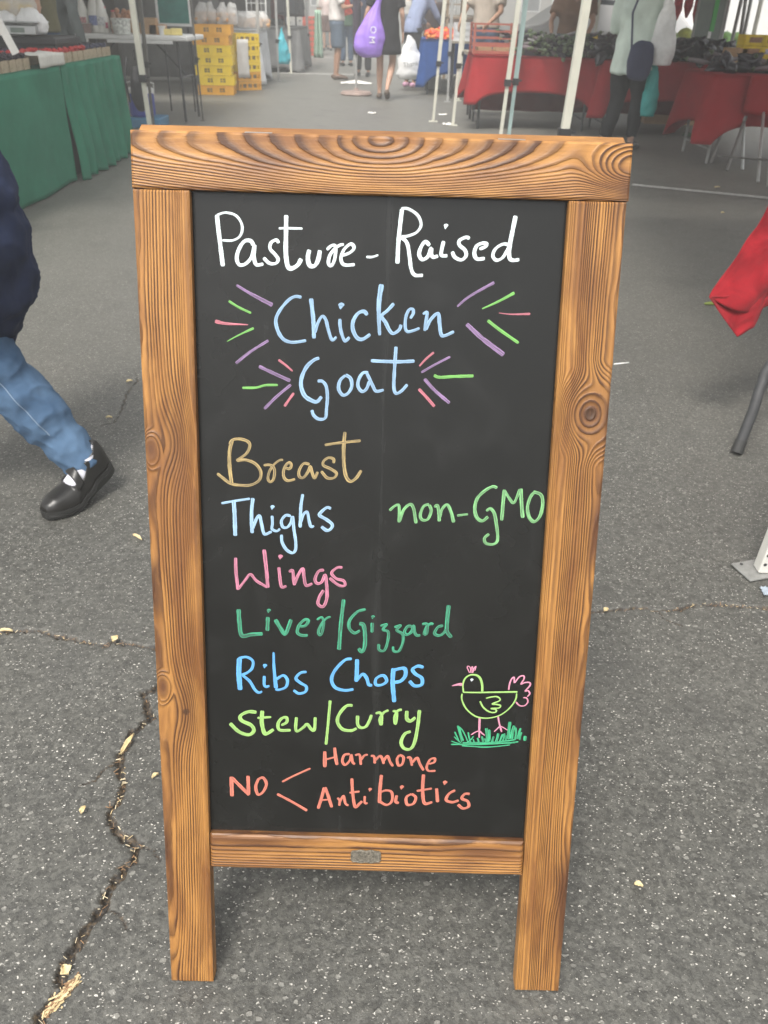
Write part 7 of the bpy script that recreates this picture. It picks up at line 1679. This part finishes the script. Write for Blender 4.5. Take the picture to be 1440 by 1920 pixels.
# wooden shelf rack by the tomatoes
c = P3(878, 50, 15.8); t = thing('wooden_rack', 'light wooden shelf rack behind the tomatoes', 'rack', (c[0], 15.9, 0))
for k in range(4): mb = MB(); mb.box((0, 0, .85 + k * .19), (.75, .35, .02)); mb.build('shelf', mat('rack_wood', (.30, .23, .16), .7), t)
for x in (-.36, -.12, .12, .36):
    for y in (-.16, .16): mb = MB(); mb.box((x, y, .72), (.03, .03, 1.44)); mb.build('upright', mat('rack_wood', None), t)
for k in range(3): mb = MB(); mb.box((-.24 + k * .24, .02, 1.02), (.18, .2, .13)); mb.build('stored_box', mat('pale_card', (.5, .46, .4), .8), t)

# trees and buildings beyond
LEAFM = []
for k, c_ in enumerate(((.035, .060, .022), (.050, .085, .030), (.028, .045, .020))):
    LEAFM.append(mat('foliage%d' % k, c_, .7, .35, 3))
BARK = mat('bark', (.10, .075, .055), .9, .3, 8, bump=.6, bscale=12)
def tree(label, x, y, h_, cr, seed, nleaf=5200):
    r = random.Random(seed); t = thing('street_tree', label, 'tree', (x, y, 0)); mb = MB(); mb.tube([(0, 0, 0), (.05, .03, h_ * .25), (.0, .1, h_ * .5), (.1, .05, h_ * .75)], [.20, .15, .11, .05], 10)
    for k in range(7):
        a_ = r.uniform(0, 6.28); z = h_ * r.uniform(.3, .6); mb.tube([(0, 0, z), (math.cos(a_) * cr * .4, math.sin(a_) * cr * .4, z + h_ * .12), (math.cos(a_) * cr * .75, math.sin(a_) * cr * .75, z + h_ * .22)], [.07, .05, .02], 6)
    mb.build('trunk', BARK, t, smooth=True)
    mb = MB(); cl = [(Vector((r.gauss(0, .42) * cr, r.gauss(0, .42) * cr, h_ * .68 + r.gauss(0, .14) * h_)), r.uniform(.28, .5) * cr) for _ in range(17)]
    for _ in range(nleaf):
        c_, rr = r.choice(cl); d = Vector((r.gauss(0, 1), r.gauss(0, 1), r.gauss(0, 1))).normalized() * rr * r.uniform(.45, 1.05); p_ = c_ + d
        u_ = Vector((r.gauss(0, 1), r.gauss(0, 1), r.gauss(0, 1))).normalized(); v_ = u_.orthogonal().normalized(); s_ = r.uniform(.07, .14); mb.cur = r.choice((0, 1, 1, 2))
        mb.add([p_ - u_ * s_, p_ + v_ * s_ * .5, p_ + u_ * s_, p_ - v_ * s_ * .5], [(0, 1, 2, 3)])
    mb.build('crown', LEAFM, t)
for k, (x, y, h_, cr) in enumerate(((14, 27, 5.5, 3.0), (19, 30, 6.5, 3.4), (24, 33, 6, 3.2), (10, 36, 6.5, 3.2), (-14, 40, 7, 3.5), (-22, 44, 7.5, 3.6), (3, 60, 8, 4.2), (-6, 62, 8.5, 4.2))):
    tree(('leafy tree behind the second van', 'taller leafy tree right of the vans', 'leafy tree at the far right', 'leafy tree beyond the dark car', 'leafy tree beyond the left tents', 'farthest leafy tree on the left', 'large tree at the end of the street, right of centre', 'large tree at the end of the street, left of centre')[k], x, y, h_, cr, 100 + k)
def building(label, x0, x1, y, h_, m, nwin, depth=8, floors=2):
    t = thing('building', label, 'building'); mb = MB(); mb.box(((x0 + x1) / 2, y + depth / 2, h_ / 2), (x1 - x0, depth, h_)); mb.build('wall', m, t)
    mb = MB(); mb.box(((x0 + x1) / 2, y + depth / 2, h_ + .12), (x1 - x0 + .5, depth + .5, .24)); mb.build('roof', mat('roof_edge', (.22, .21, .2), .8), t)
    for f_ in range(floors):
        for k in range(nwin):
            cx = x0 + (x1 - x0) * (k + .5) / nwin; z = 1.7 + f_ * 3.0
            mb = MB(); mb.box((cx, y - .03, z), (1.5, .10, 1.3)); o = mb.build('window', WPL, t); mb = MB(); mb.box((cx, y - .07, z), (1.34, .06, 1.14)); mb.build('pane', mat('dark_glass', None), o)
building('long pale two-storey building closing the end of the street', -34, 12, 74, 6.8, mat('stucco', (.24, .22, .19), .9, .08, 2), 14)
building('beige building behind the trees on the right', 14, 46, 46, 6.5, mat('stucco_tan', (.38, .33, .27), .9, .08, 2), 9)
building('grey shop building behind the left tents', -44, -16, 50, 6.5, mat('stucco_grey', (.18, .17, .165), .9, .08, 2), 8)

# ================================================================== LENS VEIL (added volume)
if VEIL_HAZE:
    mb = MB(); mb.box((0, 60, 5.5), (284, 404, 13)); N = NT('lens_veil_volume'); N.t.nodes.remove(N.b)  # scattering volume added to imitate the lens glare veil over distant stalls
    pv = N.n('ShaderNodeVolumePrincipled'); pv.inputs['Color'].default_value = (.93, .94, .92, 1); pv.inputs['Density'].default_value = VEIL_HAZE; pv.inputs['Anisotropy'].default_value = 0.0
    out = [n for n in N.t.nodes if n.type == 'OUTPUT_MATERIAL'][0]; N.l(pv.outputs[0], out.inputs['Volume'])
    tag(mb.build('veil_haze', N.m), 'pale volume added to imitate lens veil over the street market', None, kind='stuff')
